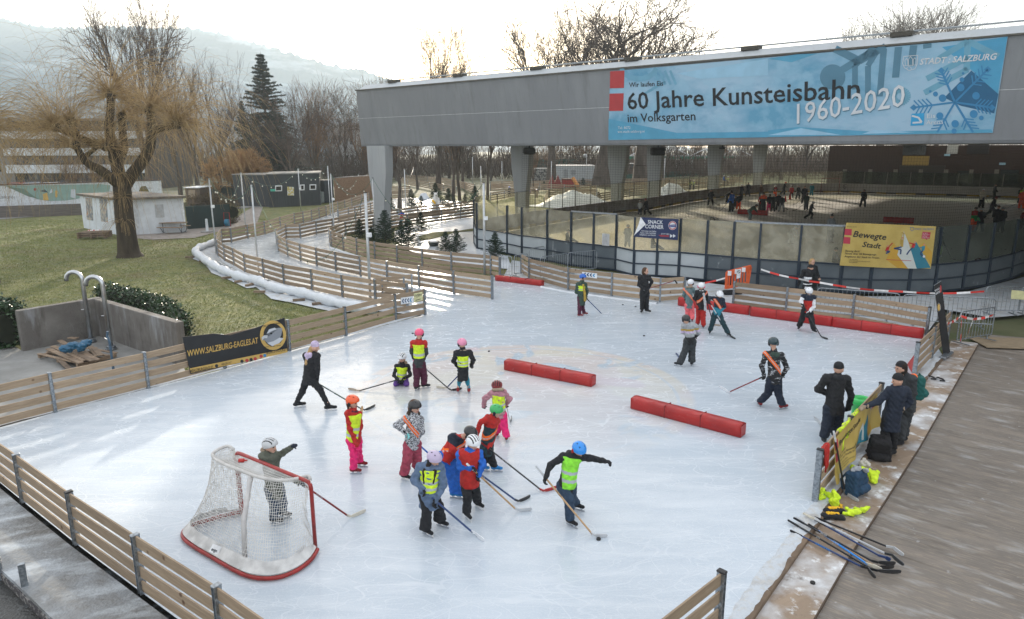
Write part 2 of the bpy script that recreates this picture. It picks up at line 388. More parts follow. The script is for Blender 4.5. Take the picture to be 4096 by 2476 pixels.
M_ICE2 = ice_mat('path_ice', base=(.43, .49, .54), rough=.12)
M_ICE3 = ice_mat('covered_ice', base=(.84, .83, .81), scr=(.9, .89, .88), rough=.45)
M_LAWN = mixmat('lawn_grass', [(.10, .12, .03), ((.21, .20, .065), 1.1, .35, .65, .9), ((.17, .13, .07), .35, .5, .7, .6), ((.3, .33, .29), 3.0, .5, .75, .45), ((.02, .035, .01), 9, .5, .7, .6)], rough=.95, bump=1.0, bs=30)
M_SNOW = mixmat('snow', [(.62, .66, .70), ((.5, .54, .58), 3, .45, .7, .7), ((.72, .74, .77), 12, .5, .6, .6)], rough=.6, bump=.6, bs=14)
M_SNOWP = mixmat('dirty_snow', [(.52, .56, .60), ((.35, .33, .30), 2.2, .5, .66, .8), ((.5, .49, .46), 8, .5, .6, .6)], rough=.7, bump=.8, bs=18)
M_CONC = mixmat('paving_concrete', [(.20, .20, .19), ((.28, .28, .27), .8, .4, .65, .9), ((.12, .12, .12), .5, .55, .75, .7), ((.33, .35, .36), 2.5, .55, .8, .5)], rough=.8, bump=.2, bs=60)
M_DECK = mixmat('deck_planks', [(.185, .162, .138), ((.12, .102, .086), .5, .4, .66, .7, (1.5, 1.5, 1)), ((.24, .205, .17), 1.2, .5, .7, .8, (.35, 2.2, 1), -40), ((.075, .06, .045), 1.5, .57, .7, .6, (.25, 4, 1), -40), ((.42, .43, .43), 1.6, .55, .72, .6, (.8, 2.6, 1), -40), ((.5, .52, .54), 6, .66, .72, .5), ((.3, .25, .19), 9, .5, .62, .5, (.4, 3, 1), -40)], rough=.55, bump=.35, bs=26)
M_PLY = mixmat('plywood_sheet', [(.27, .2, .14), ((.16, .115, .08), .8, .45, .65, .8), ((.38, .29, .21), 1.6, .5, .7, .7, (.5, 3, 1), 32), ((.68, .71, .74), .8, .48, .68, .85, (1, 1, 1)), ((.75, .78, .8), 4, .56, .66, .8), ((.1, .075, .05), 2.2, .62, .7, .8)], rough=.6, bump=.4, bs=22)
M_PLAT = mixmat('icy_platform', [(.17, .17, .165), ((.30, .33, .36), .7, .42, .66, .9), ((.55, .6, .64), 1.4, .5, .66, .8, (.5, 1.5, 1), 25), ((.11, .10, .085), 1.0, .56, .72, .7), ((.5, .54, .58), 4, .6, .72, .5)], rough=.3, bump=.7, bs=16)
WOODA = (.265,.195,.13); WOODB = (.375,.285,.195)
M_SLAT = wood_mat('spruce_slat', WOODA, WOODB, (1.2, 1.2, 16))
M_ZINC = mat('galvanised_steel', (.30, .33, .36), .42, .85, var=.3, vs=25, bump=.1)
M_CAP = mat('black_cap', (.018, .018, .02), .5); M_STEEL = mat('brushed_steel', (.5, .52, .54), .28, 1.0, var=.1)
M_DARK = mat('dark_blue_steel', (.022, .036, .055), .45, .3); M_BLACK = mat('black_plastic', (.012, .012, .013), .45)
M_WHITE = mat('white_paint', (.72, .74, .76), .55); M_RED = mixmat('red_vinyl', [(.40, .02, .018), ((.30, .014, .014), 2, .45, .65, .8), ((.55, .3, .3), 9, .62, .75, .35)], rough=.4, bump=.45, bs=7)
def sheet(name, pts, m, z=0.0, kind='structure'):
 o = MB().poly([Vector((p.x, p.y, z)) for p in pts]).build(name, m); bmt = bmesh.new(); bmt.from_mesh(o.data)
 bmesh.ops.triangulate(bmt, faces=bmt.faces)
 for f in bmt.faces:
  if f.normal.z < 0: f.normal_flip()
 bmt.to_mesh(o.data); bmt.free(); tag(o, kind=kind); return o
def PX(s, z=0.0):
 """'tile x y x y ...' chunks separated by ; -> ground points"""
 r = []
 for ch in s.split(';'):
  q = ch.split(); v_ = [float(a) for a in q[1:]]
  for i in range(0, len(v_),2): r.append(G(q[0], v_[i], v_[i+1], z))
 return r
# ground, ice, paving
gm = MB(); N = 40
gm.poly([(-2600,-60,-.16),(2600,-60,-.16),(2600,4200,-.16),(-2600,4200,-.16)])
tag(gm.build('ground', mixmat('park_ground', [(.065, .08, .03), ((.12, .12, .06), .3, .4, .6, .9), ((.2, .21, .17), .15, .5, .65, .8), ((.08, .06, .04), .6, .5, .7, .7)], rough=.95, bump=.8, bs=6)), kind='structure')
lawn = [(-75,16),(-3.5,16),(-3.5,34),(-1,50),(-4,60),(-8,90),(-75,95)]
def grid_sheet(name, x0, x1, y0, y1, step, m, zf):
 nx = int((x1-x0)/step)+1; ny = int((y1-y0)/step)+1
 v = [(x0+i*step, y0+j*step, zf(x0+i*step, y0+j*step)) for j in range(ny) for i in range(nx)]
 f = [(j*nx+i, j*nx+i+1,(j+1)*nx+i+1,(j+1)*nx+i) for j in range(ny-1) for i in range(nx-1)]
 return tag(raw(name, v, f, m, smooth=True), kind='structure')
grid_sheet('lawn', -80, 8, 14, 96, 1.0, M_LAWN, lambda x, y: -.085+.02*fbm(x*.5, y*.5))
RINK = PX('s -200 1765 96 2009 308 2178 571 2373 893 2610 1150 2850 2560 2850 2960 2520; d4 0 1240 575 430; c4 1300 920 1490 690; s 3745 1380 3704 1344 3408 1286 3143 1253 2932 1225 2740 1215 2639 1208 2447 1184 2274 1160 2165 1142 2000 1106 1969 1150 1700 1258 1158 1403 890 1478 593 1554 221 1649')
sheet('ice_rink', RINK, M_ICE, 0.0)
PATH = PX('s 1700 1262; b2 740 1262 482 1204 243 1153 70 1098; b1 2090 1050 1995 994 1915 955 1858 912 1835 870 1885 792 1970 786 2110 750; b2 75 718 208 676 328 636 403 621 475 604 538 581 598 561 697 521 757 506 815 483 900 450 962 432; s 1500 800 1640 790 1780 800 1900 812 1904 870 1842 872; b2 1740 582 1578 607 1100 668 1000 680 763 722 645 770 628 810 645 824 748 862 862 897 1015 934 1205 966 1418 1002 1665 1034; s 2000 1110 2040 1150')
sheet('ice_path', PATH, M_ICE2, -.006)
sheet('snow_verge', PX('b1 1835 770 1800 800 1650 880 1640 920 1740 960 1800 1040 1950 1100 2100 1170; b2 0 1160 130 1260 300 1290 520 1340 690 1375 1000 1360; s 1720 1262; b2 1400 1180 700 1060 300 960 100 880 -60 700'), M_SNOWP, -.03)
sheet('snow_garden', PX('b2 1180 690 1420 590 1600 600 1860 560 1900 700 1900 830 2140 900 2178 1010 1900 990 1500 920 1300 850 1180 760'), M_SNOW, -.02)
sheet('grass_bed', PX('b2 1380 735 1500 700 1700 690 1860 665 1860 690 1700 700 1600 730 1480 760 1400 770'), M_LAWN, .005)
sheet('snow_strip', PX('b3 80 1160 500 1215 860 1255 1400 1310 2070 1390; b4 600 1455 1180 1455 1640 1430 2178 1290; s 4300 1060 4300 1240; c4 1900 360 1500 290 1300 560; s 3704 1348 3143 1256 2639 1212 2274 1164 2010 1112 2048 1040'), M_SNOWP, -.012)
NEAR = [(1898,971),(1910,993),(2030,1014),(2088,1027),(2189,1041),(2283,1060),(2372,1071),(2462,1081),(2532,1100),(2624,1104),(2713,1109),(2819,1121),(2923,1132),(3026,1144),(3185,1156),(3354,1168),(3472,1172),(3627,1173),(3730,1170),(3843,1158),(3942,1142),(4036,1116),(4110,1085),(4200,1035),(4330,960)]
LEFTB = [(1898,971),(1905,950),(1990,932),(2140,905),(2300,880),(2471,853),(2593,841),(2673,825),(2753,810),(2894,791),(2980,781),(3072,773),(3150,769),(3363,770),(3542,777),(3824,784),(4096,794),(4330,810)]
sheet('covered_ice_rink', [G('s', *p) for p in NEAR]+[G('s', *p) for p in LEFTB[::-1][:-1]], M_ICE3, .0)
sheet('paving', PX('s -700 1500 0 1355; c1 60 350 200 430 600 300 850 290 1240 440 1560 560; s 760 1520 593 1556 221 1651 -200 1770 -700 1900'), M_CONC, -.03)
sheet('hut_paving', PX('b1 1150 745 1300 756 1660 740 1850 690 2178 640; b2 60 480 0 460; b1 1900 640 1600 650 1100 700'), mixmat('hut_pavers', [(.2, .17, .15), ((.3, .27, .24), 2, .4, .6, .8)], bump=.3), -.05)
sheet('park_path', PX('b1 -300 625 0 585 330 560 700 545 700 520 0 545 -400 590'), M_CONC, -.05)
sheet('shed_path', PX('b1 1990 500 2178 480; b2 120 478 0 455; b1 1990 488'), M_CONC, -.045)
LED = PX('c4 1510 660 1480 700 1300 920; d4 575 430 200 960 0 1240; s 2960 2520 2760 2800')
PLYR = PX('c4 1790 570; d4 1290 0 720 880 370 1489; s 3120 2700 2950 2950')
sheet('deck', PX('c4 1790 565; d4 1290 0 720 880 370 1489; s 3120 2700 2950 3000 6200 3000 5200 1500; c4 2400 520 1900 480'), M_DECK, -.12)
ply = LED[::-1]+PLYR
sheet('plywood_strip', LED + [LED[-1]+Vector((.8, -1, 0))] + PLYR[::-1] + PX('c4 1760 560 1560 540'), M_PLY, -.06)
e_ = MB()
for a, b in zip(PLYR[:-1], PLYR[1:]): e_.bar(Vector((a.x, a.y,-.092)), Vector((b.x, b.y,-.092)),.03,.055)
tag(e_.build('plywood_edge', mat('ply_edge', (.09, .06, .04), .8)), kind='structure')
tim = MB()
for a, b in zip(LED[:-1], LED[1:]): tim.bar(Vector((a.x, a.y,-.035)), Vector((b.x, b.y,-.035)),.11,.075, bev=.01)
tag(tim.build('ledge_timber', wood_mat('old_timber', (.09, .06, .04), (.2, .14, .09), (1, 1, 4), False)), 'long brown timber edging between the ice and the plywood', 'edging')
def snow_ridge(name, pts, w_, h_, seed=0, z=0.0, m=None):
 rnd = random.Random(seed); mb = MB(); prev = None; vs = []; fs = []; nr = 7
 P = []
 for a, b in zip(pts[:-1], pts[1:]):
  k = max(2, int((b-a).length/.12))
  P += [a.lerp(b, i/k) for i in range(k)]
 for i, p in enumerate(P):
  d = (P[min(i+1, len(P)-1)]-P[max(i-1,0)]).normalized(); s_ = Vector((-d.y, d.x,0)); ww = w_*(.85+.35*fbm(i*.21, seed)+.1*rnd.random()); hh = h_*(.7+.3*fbm(i*.3, seed+2)+.4*rnd.random())
  for j in range(nr):
   u = j/(nr-1)*2-1; vs.append(p + s_*(u*ww) + Vector((0,0, z+hh*(1-u*u)*(.7+.5*rnd.random())-.004)))
  if i: fs += [((i-1)*nr+j,(i-1)*nr+j+1, i*nr+j+1, i*nr+j) for j in range(nr-1)]
 o = raw(name, vs, fs, m or M_SNOW, smooth=True); return tag(o, kind='structure')
snow_ridge('snow_verge', PX('s -200 1745 221 1640 593 1546 890 1470 1158 1395 1380 1338 1580 1284 1697 1250'), .13, .05, 1)
snow_ridge('snow_verge', PX('s 2165 1148 2274 1168 2447 1192 2639 1216'), .12, .05, 2)
snow_ridge('snow_verge', [p+Vector((-.16, .0, 0)) for p in LED[1:]], .15, .035, 3, m=M_SNOWP)
snow_ridge('snow_verge', PX('b1 1860 815 1925 958 2005 995 2098 1050; b2 75 1100 248 1155 486 1206 745 1266 1010 1310'), .2, .06, 4)
snow_ridge('snow_verge', PX('b2 640 830 750 868 862 903 940 925'), .15, .05, 5)
# slatted fences
def fence(label, pts, h=1.0, w_=.075, wide=False, caps=None, nb=4, group='slatted wooden rink fences', slat=.172, name='slat_fence', z=0.0, boards=True, side=.0, black=()):
 pts = [Vector((p.x, p.y, z)) for p in pts]; root = thing(name, label, 'fence', pts[0], group)
 gap = (h-.05-nb*slat)/(nb-1) if nb > 1 else 0
 for i, p in enumerate(pts):
  d = (pts[min(i+1, len(pts)-1)]-pts[max(i-1,0)]).normalized(); a = math.atan2(d.y, d.x)
  m = MB().box(p+Vector((0, 0, h/2)), (.06, w_, h), a); s_ = Matrix.Rotation(a, 3, 'Z') @ Vector((.033, 0, 0))
  for sg in (-1,1): m.box(p+s_*sg+Vector((0,0, h/2)),(.006, w_+.03, h), a)
  po = m.build('post', M_ZINC, root)
  MB().box(p+Vector((0, 0, h+.012)), (.085, w_+.045, .03), a, bev=.008).build('cap', M_CAP if (i in black or caps == 'k') else M_ZINC, po)
  if boards and i+1 < len(pts):
   q = pts[i+1]; e = (q-p).normalized(); mb = MB()
   for k in range(nb):
    z_ = .05+slat/2+k*(slat+gap); jz = .006*math.sin(i*3.1+k*1.7)
    mb.bar(p+e*.025+Vector((0,0, z_+jz)), q-e*.025+Vector((0,0, z_-jz)),.028, slat, bev=.004)
   mb.build('slat_panel', M_SLAT, root)
 return root
F1 = PX('c1 -330 1165 470 955 1262 752; c2 285 432 285 432 765 303 1187 178 1438 128'); F1[3] = F1[2].lerp(F1[4], .5)
fence('long slatted fence behind the lady in the beanie, left edge of the open rink', F1, black=(5, 6, 7))
fence('slatted fence at the bottom left between icy platform and rink', PX('s -116 1840; d1 205 495 655 855 1215 1270; s 893 2600 1180 2830'), h=.93, black=(2,))
fence('short slatted fence piece at the bottom centre right with black capped post', PX('s 2868 2560 2560 2840 2300 3100'), h=1.0, black=(0, 1))
F2 = PX('b2 1290 1345 1020 1310 740 1258 482 1200 243 1150 70 1095; b1 2090 1047 1995 990 1915 950 1858 905 1848 862')
fence('slatted fence of the ice path right beside the white snow tube', F2)
fence('slatted fence along the lawn side of the ice path, running to the white column', PX('b1 1848 862 1890 795 1970 790 2110 755; b2 75 722 208 680 328 640 403 625 475 608 538 585 598 565 697 525 757 510 815 487 900 455 962 435'))
fence('slatted fence dividing the two lanes of the ice path, ending at the rink', PX('b2 2010 1270 1685 1222 1390 1168 1120 1122 892 1072 683 1028 520 985 383 945 275 905 193 865 178 800 258 755 378 752 515 720 655 693 850 648'))
fence('inner slatted fence around the fir trees, ending at the red padding', PX('b2 2075 1082 2000 1065 1665 1030 1418 998 1205 962 1015 930 862 893 748 858 645 820 628 790 763 730'))
fence('slatted fence behind the fir trees below the polar bear, nearer of two', PX('b2 763 730 1000 690 1290 650 1578 610 1740 585 1860 568'))
fence('slatted fence right in front of the white polar bear', PX('b2 850 648 1100 612 1210 598 1378 572 1540 552 1690 535 1860 515'))
fence('slatted fence between the two ice lanes left of the big column', PX('e4 540 1145 685 1108 775 1090 855 1072 925 1050 995 1025 1060 1005'))
fence('slatted fence at the back of the rink beside the green coat skater', PX('b3 80 1262 148 1310 480 1405 848 1455; c3 1257 230 1460 215'))
fence('slatted fence at the back of the rink above the long red padding', PX('c3 1880 265; c4 150 325 715 395 1345 520'), black=(3,))
fence('slatted fence beside the roll-up banner at the right edge of the rink', PX('c4 1240 868 1385 712 1520 560'), black=(0, 1))
fence('slatted fence carrying the yellow banner next to the plywood strip', PX('d4 400 485 660 160; c4 925 1270'), black=(0, 1, 2))
for i,(s_, lab) in enumerate([
 ('e4 1290 830 1450 822 1540 812', 'short slatted fence just right of the big column, before the bare tree'),
 ('e4 1270 760 1390 755 1550 745', 'slatted fence of the park loop behind the bare tree by the column'),
 ('e4 1400 600 1520 630 1680 660 1830 690 2020 720 2200 760', 'slatted fence of the park loop crossing behind the polar bear'),
 ('e4 1480 560 1640 575 1800 590 1955 605 2140 640 2300 680 2460 720', 'slatted fence along the meadow behind the double trunk'),
 ('e4 2210 640 2320 700 2460 760', 'slatted fence right of the double trunk tree'),
 ('e3 190 690 360 660 560 620 780 600', 'slatted fence seen through the near left rink glass'),
 ('e3 190 570 480 545 800 560 1100 575 1500 585', 'slatted fence of the park loop behind the red playhouse'),
 ('e3 850 760 900 650 1100 645 1500 660', 'slatted fence around the snow heap beyond the rink glass'),
 ('e3 190 530 700 520 1300 500 1800 490 2460 480', 'farthest slatted park fence in front of the white container'),
 ('e3 1500 700 1900 640 2300 590 2700 545 3200 500', 'slatted park fence right behind the far rink glass'),
 ('e3 1700 560 2200 530 2700 490 3300 460', 'slatted park fence below the green tennis screens'),
 ('e4 940 700 1010 700; s 1500 760', 'short slatted fence at the chipboard container'),
 ]):
 fence(lab, PX(s_), w_=.07)
# ice arena roof
def streak_mat(name, c1, c2, c3):
 return mixmat(name, [c1,(c2,1.0,.35,.65,.8,(1.2,1.2,.12)),(c3,2.6,.52,.72,.55,(1.5,1.5,.1)),(c2,.25,.4,.6,.6)], rough=.55, bump=.08, bs=12)
M_FAC = streak_mat('facade_panel', (.235, .25, .265), (.19, .20, .215), (.14, .14, .14))
M_PAR = streak_mat('parapet_panel', (.36, .39, .41), (.41, .44, .46), (.3, .3, .27))
M_COL = streak_mat('column_concrete', (.36, .38, .39), (.31, .33, .35), (.25, .26, .26))
Y0 = 51.5
Pb = Vp('F', 870, 352, Y0); Pm = Vp('F', 857, 219, Y0-.9); Pt = Vp('F', 875, 205, Y0-.5)
VD = (G('F', 2463, 84, Pm.z)-Pm); VD.z = 0; VD.normalize(); UD = Vector((-VD.y, VD.x, 0))
LEN = 135.0; DEP = 84.0
NRM = (Pm-Pb).cross(VD);
FACADE = Plane(Pb, NRM)
if FACADE.n.dot(-UD) < 0: FACADE.n = -FACADE.n
hall = thing('arena_roof', 'huge grey flat roof of the ice arena standing on tapered concrete columns', 'roof', (Pb.x, Pb.y, 0))
def prism(prof, length, d, name, m):
 vs = [p for p in prof]+[p+d*length for p in prof]; k = len(prof)
 fs = [tuple(range(k)), tuple(range(2*k-1, k-1,-1))]+[(i, i+k,(i+1) % k+k,(i+1) % k) for i in range(k)]
 return MB().add(vs, fs).build(name, m, hall)
z0, z1, z2 = Pb.z, Pm.z, Pt.z
lip = Pb+Vector((0,0,-.1))+UD*.15
prism([Pb+UD*.02, Pb-UD*.05+Vector((0, 0, .12)), Pm-UD*0, Pm+UD*1.2, Pb+UD*1.4], LEN, VD, 'front_panel', M_FAC)
prism([Pm+Vector((0, 0, .004))-UD*.10, Pm+Vector((0, 0, .07))-UD*.10, Pm+Vector((0, 0, .07))+UD*.5, Pm+UD*.5+Vector((0, 0, .004))], LEN, VD, 'ledge', mat('ledge_metal', (.09, .085, .07), .6))
pt0 = Vector((Pm.x, Pm.y, Pm.z+.075))+UD*.02+VD*.35; PT = Pt+VD*.1
prism([pt0, pt0+(PT-pt0)*.9+Vector((0, 0, 0)), PT, PT+UD*1.0, pt0+UD*1.8], LEN, VD, 'parapet', M_PAR)
bx = MB(); a0 = Pb+UD*1.45+Vector((0,0,.02))+VD*.1
def hallbox(u0, u1, v0, v1, za, zb, name, m, parent=hall):
 c = [Pb+UD*u+VD*v for (u, v) in ((u0, v0),(u0, v1),(u1, v1),(u1, v0))]
 vs = [Vector((p.x, p.y, za)) for p in c]+[Vector((p.x, p.y, zb)) for p in c]
 return MB().add(vs, [(3,2,1,0),(4,5,6,7),(0,1,5,4),(1,2,6,5),(2,3,7,6),(3,0,4,7)]).build(name, m, parent)
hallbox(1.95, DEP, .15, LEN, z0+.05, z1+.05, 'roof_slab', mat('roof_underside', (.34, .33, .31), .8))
hallbox(1.45, DEP, -.35, .1, z0, z1, 'side_panel', M_FAC)
rail = MB(); r0 = PT+Vector((0,0,.16))+UD*.1
rail.tube([r0+VD*(2), r0+VD*LEN], .035, 6); rail.build('roof_pipe', M_ZINC, hall)
for k in range(20):
 q = r0+VD*(3+k*6.1)-Vector((0, 0, .09)); MB().box(q, (.8, .5, .18), math.atan2(VD.y, VD.x)).build('pipe_block', mat('block_dark', (.06, .055, .045), .8), hall)
jm = MB(); jz = Vp('a2', 900, 1008, Y0-.5).z
for k in range(1):
 f_ = (jz-z0)/(z1-z0); a = Pb.lerp(Pm, f_)-UD*.012; jm.bar(a, a+VD*LEN,.01,.018)
jm.build('panel_joint', mat('joint_light', (.5, .52, .53), .5), hall)
ang = math.atan2(VD.y, VD.x)
COLV = []
c0 = Vp('F', 914, 352, 50.2); c0 = Vector((c0.x, c0.y, 0))
def column(px, t, wt, wb, label=None, d=.65):
 """on the left row; px = column centre in the full view, t = metres into the depth"""
 r_ = ray('F', px, 400); r_.z = 0
 den = r_.x*UD.y-r_.y*UD.x; tt = (c0.x*(-1)*r_.y - c0.y*(-1)*r_.x)/(r_.x*UD.y-r_.y*UD.x)*-1 if False else None
 A = np.array([[UD.x,-r_.x], [UD.y,-r_.y]]); s_ = np.linalg.solve(A,-np.array([c0.x, c0.y])); p = c0+UD*s_[0]
 hw, hb = wt/2, wb/2; X = VD; Y = UD; vs = []
 for (z, a, dd) in ((-.1, hb, d*.42),(2.5, hb*1.08, d*.45),(4.6, hw*.94, d*.5),(z0+.04, hw, d*.52)):
  vs += [p+X*(-a)+Y*(-dd)+Vector((0,0, z)), p+X*a+Y*(-dd)+Vector((0,0, z)), p+X*a+Y*dd+Vector((0,0, z)), p+X*(-a)+Y*dd+Vector((0,0, z))]
 fs = [(0,3,2,1),(12,13,14,15)]+[(k*4+j, k*4+(j+1) % 4, k*4+4+(j+1) % 4, k*4+4+j) for k in range(3) for j in range(4)]
 o = MB().add(vs, fs).build('column', M_COL, hall); o['label'] = label
 return p
cols = []
for px, wt, wb, lab in ((915, 2.0, 1.05, 'front left column of pale concrete'), (1256, 2.0, 1.15, 'second column from the left'), (1487, 2.3, 1.2, 'third column, left of the hanging loudspeaker'),
 (1576, 1.9, 1.35, 'fourth column with a loudspeaker'), (1720, 2.0, 1.4, 'fifth column'), (1826, 1.9, 1.3, 'farthest column, paler in the backlight')):
 cols.append(column(px,0, wt, wb, lab))
MB().bar(c0-VD*.87-UD*.36+Vector((0, 0, 4.55)), c0+VD*.84-UD*.36+Vector((0, 0, 4.55)), .012, .012).build('column_joint', mat('joint_dark', (.15, .16, .17), .6), hall)
def speaker(t, x, y, x2, y2, p, lab):
 Y = p.y-1.0; a = Vp(t, x, y, Y); b = Vp(t, x2, y2, Y); c = (a+b)/2; wd = abs(b.x-a.x); hh = abs(a.z-b.z)
 r_ = thing('loudspeaker', lab, 'loudspeaker', (c.x, c.y, min(a.z, b.z)), 'loudspeakers under the roof')
 MB().box(c, (wd, .7, hh), .15, bev=.12).build('cabinet', M_BLACK, r_); MB().box(c+Vector((0, -.37, 0)), (wd*.8, .03, hh*.75), .0, bev=.01).build('grille', mat('grille', (.03, .035, .04), .4, .5, bump=1, bs=200), r_)
 MB().bar(c+Vector((0, 0, hh/2)), Vector((c.x, c.y, z0+.05)), .1, .1).build('bracket', M_DARK, r_)
speaker('b3', 1180, 190, 1302, 258, cols[3], 'black loudspeaker hanging at the fourth column under the roof')
speaker('b3', 95, 192, 198, 250, cols[1], 'black loudspeaker box at the top of the second column')
speaker('b3', 1765, 186, 1812, 206, cols[4], 'small black loudspeaker at the top of the fifth column')
# big facade banner
BC = [('a3', 835, 607), ('a4', 2040, 310), ('a4', 1912, 1130), ('a3', 820, 1193)]
bp_ = [FACADE.at(*c,.06) for c in BC]
ban = thing('facade_banner', 'wide blue anniversary banner with snowflakes hanging on the grey roof front', 'banner', bp_[3])
def inkm(key, rgb, rough=.6): return mat('print_'+key, rgb, rough, var=.06, vs=2)
M_BAN = mixmat('banner_blue', [(.12, .33, .49), ((.33, .50, .64), .22, .42, .62, 1.0, (1, 1, 2)), ((.05, .23, .40), .35, .56, .72, .8, (1, 1, 2)), ((.30, .52, .66), 1.2, .5, .6, .4)], rough=.5, bump=.15, bs=1.2)
MB().poly(bp_, .03, FACADE.n).build('banner_cloth', M_BAN, ban)
A_ = lambda t, pts, m, off=.066, name='print': ppoly(FACADE, t, pts, m, ban, off, name)
kd = inkm('teal', (.085, .21, .30)); kb = inkm('blue', (.04, .22, .43)); kl = inkm('lightblue', (.30, .52, .68)); kn = inkm('navy', (.02, .12, .24)); kk = inkm('black', (.012, .016, .02)); kw = inkm('greywhite', (.6, .63, .66)); kr = inkm('red', (.42, .045, .05)); ks = inkm('pale', (.45, .62, .74)); kt = inkm('turq', (.09, .33, .5))
A_('a3', [(835, 607), (957, 600), (952, 748), (832, 752)], kr, .072); A_('a3', [(830, 797), (950, 793), (945, 943), (826, 945)], kr, .072)
A_('a3', [(1400, 625), (2178, 500), (2178, 640), (1600, 670)], kl, .0655); A_('a3', [(822, 1010), (1400, 1130), (2178, 1120), (2178, 1168), (820, 1190)], kt, .0655)
A_('a4', [(0, 500), (250, 460), (420, 455), (200, 530)], kt, .0655); A_('a4', [(0, 1110), (250, 1080), (900, 1120), (1900, 1100), (1912, 1128), (0, 1165)], kt, .0655)
A_('a4', [(900, 1105), (1250, 1125), (800, 1140)], kl, .067); A_('a4', [(0, 1150), (280, 1090), (620, 1148)], kl, .067)
A_('a4', [(1500, 830), (1730, 600), (1960, 800), (1925, 965), (1640, 900)], kn, .0658); A_('a4', [(1480, 400), (2038, 312), (1925, 965), (1760, 620)], inkm('mid', (.07, .32, .52)), .0654)
A_('a4', circ(550, 655, 108), kd, .067)
for q, wpx in (([(570,415),(780,520)],62),([(620,600),(900,430)],62),([(900,400),(740,560),(740,760)],50),([(930,430),(850,560),(850,810)],50),([(985,420),(950,820)],55),([(1110,400),(1085,660)],62),([(1240,385),(1215,560)],62),([(1355,370),(1355,410)],70),([(780,520),(1000,395)],60)):
 pstroke(FACADE, 'a4', q, wpx, kd, ban, .068)
for q in ([(1350, 670), (1700, 490)], [(1330, 790), (1700, 590)], [(1700, 350), (1450, 500)], [(1700, 350), (1960, 480)], [(1700, 350), (1690, 600)]): pstroke(FACADE, 'a4', q, 55, inkm('mist', (.14, .35, .48)), ban, .0665)
pstroke(FACADE, 'a4', circ(1130, 820, 60, 55), 50, inkm('mist', (.1, .3, .45)), ban, .0665, closed=True)
pstroke(FACADE, 'a3', circ(1080, 560, 150, 110, 16, 10, 170), 40, inkm('ghost', (.15, .36, .5)), ban, .0672)
for k in range(4): pstroke(FACADE, 'a3', [(1210+k*45, 600), (1260+k*45, 720)], 20, inkm('ghost', (.15, .36, .5)), ban, .0673)
for k in range(4): pstroke(FACADE, 'a3', [(1120+k*35, 800-k*22), (1200+k*35, 760-k*22)], 16, inkm('ghost', (.15, .36, .5)), ban, .0673)
cx, cy = 1590,870
for (tx, ty) in ((1475,600),(1870,590),(1240,915),(1905,915),(1440,1125),(1745,1125)):
 pstroke(FACADE, 'a4', [(cx, cy), (tx, ty)], 18, kb, ban, .07); dx, dy = tx-cx, ty-cy; L_ = math.hypot(dx, dy); dx /= L_; dy /= L_
 for f_ in (.55,.65,.75,.85):
  bx_, by_ = cx+dx*L_*f_, cy+dy*L_*f_
  for sg in (-1,1):
   ex, ey = bx_+(dx*.6+sg*-dy*.8)*75, by_+(dy*.6+sg*dx*.8)*75
   if ey < 1128: pstroke(FACADE, 'a4', [(bx_, by_), (ex, ey)], 11, kb, ban, .0705)
 if ty < 1000: A_('a4', [(tx-32, ty), (tx, ty-28), (tx+30, ty), (tx, ty+28)], kb, .071)
for (x, y, r_) in ((1640, 745, 32), (1650, 677, 20), (1425, 800, 21), (1485, 835, 32), (1462, 985, 30), (1592, 1053, 32), (1750, 970, 34), (1815, 1003, 20), (1770, 815, 32), (1660, 624, 11), (1380, 778, 11), (1583, 1115, 22)): A_('a4', circ(x, y, r_), kb, .0712)
TX = lambda s_, t, x0, y0, x1, y1, h, m, off=.075, **k: ptext(FACADE, s_, t, x0, y0, x1, y1, h, m, ban, off, **k)
TX('Wir laufen Eis', 'a3', 997, 742, 1287, 728, 40, kk, bold=.01)
TX('60 Jahre', 'a3', 985, 930, 1635, 900, 140, kk, bold=.012)
p0 = S('a3', 1710, 900); p1 = S('a4', 780, 832); TX('Kunsteisbahn', 's', *p0, *p1, 71, kk, bold=.012)
TX('im Volksgarten', 'a3', 985, 1040, 1562, 1022, 70, kk, bold=.01)
TX('Tel. 8072', 'a3', 902, 1098, 1008, 1096, 22, kw); TX('ww.stadt-salzburg.at', 'a3', 899, 1130, 1130, 1126, 20, kw)
TX('1960-2020', 'a4', 250, 1060, 1175, 905, 170, kd, .0765, bold=.004, shear=.15); TX('1960-2020', 'a4', 245, 1052, 1170, 897, 170, kw, .079, bold=.004, shear=.15)
TX('STADT : SALZBURG', 'a4', 1290, 550, 1945, 505, 50, kw, .078, bold=.02, shear=.2)
TX('Eis', 'a4', 1352, 1005, 1422, 1002, 36, kw, .078); TX('Arena', 'a4', 1345, 1058, 1490, 1054, 34, kw, .078)
A_('a4', [(1222, 968), (1330, 962), (1325, 1065), (1212, 1070)], inkm('logo', (.03, .33, .62)), .074); pstroke(FACADE, 'a4', [(1225, 985), (1280, 1000), (1308, 1040), (1230, 1045)], 16, kw, ban, .077)
sh = [(1155,480),(1275,470),(1268,550),(1250,585),(1200,600),(1160,575),(1145,540)]
pstroke(FACADE, 'a4', sh, 5, kw, ban, .077, closed=True)
for q in ([(1170, 560), (1165, 515), (1180, 495), (1190, 515), (1190, 560)], [(1195, 560), (1195, 505), (1212, 480), (1230, 503), (1230, 560)], [(1237, 555), (1235, 510), (1248, 490), (1260, 508), (1258, 550)], [(1150, 560), (1265, 552)], [(1180, 590), (1185, 572), (1200, 568), (1215, 572), (1220, 588)]): pstroke(FACADE, 'a4', q, 4, kw, ban, .077)
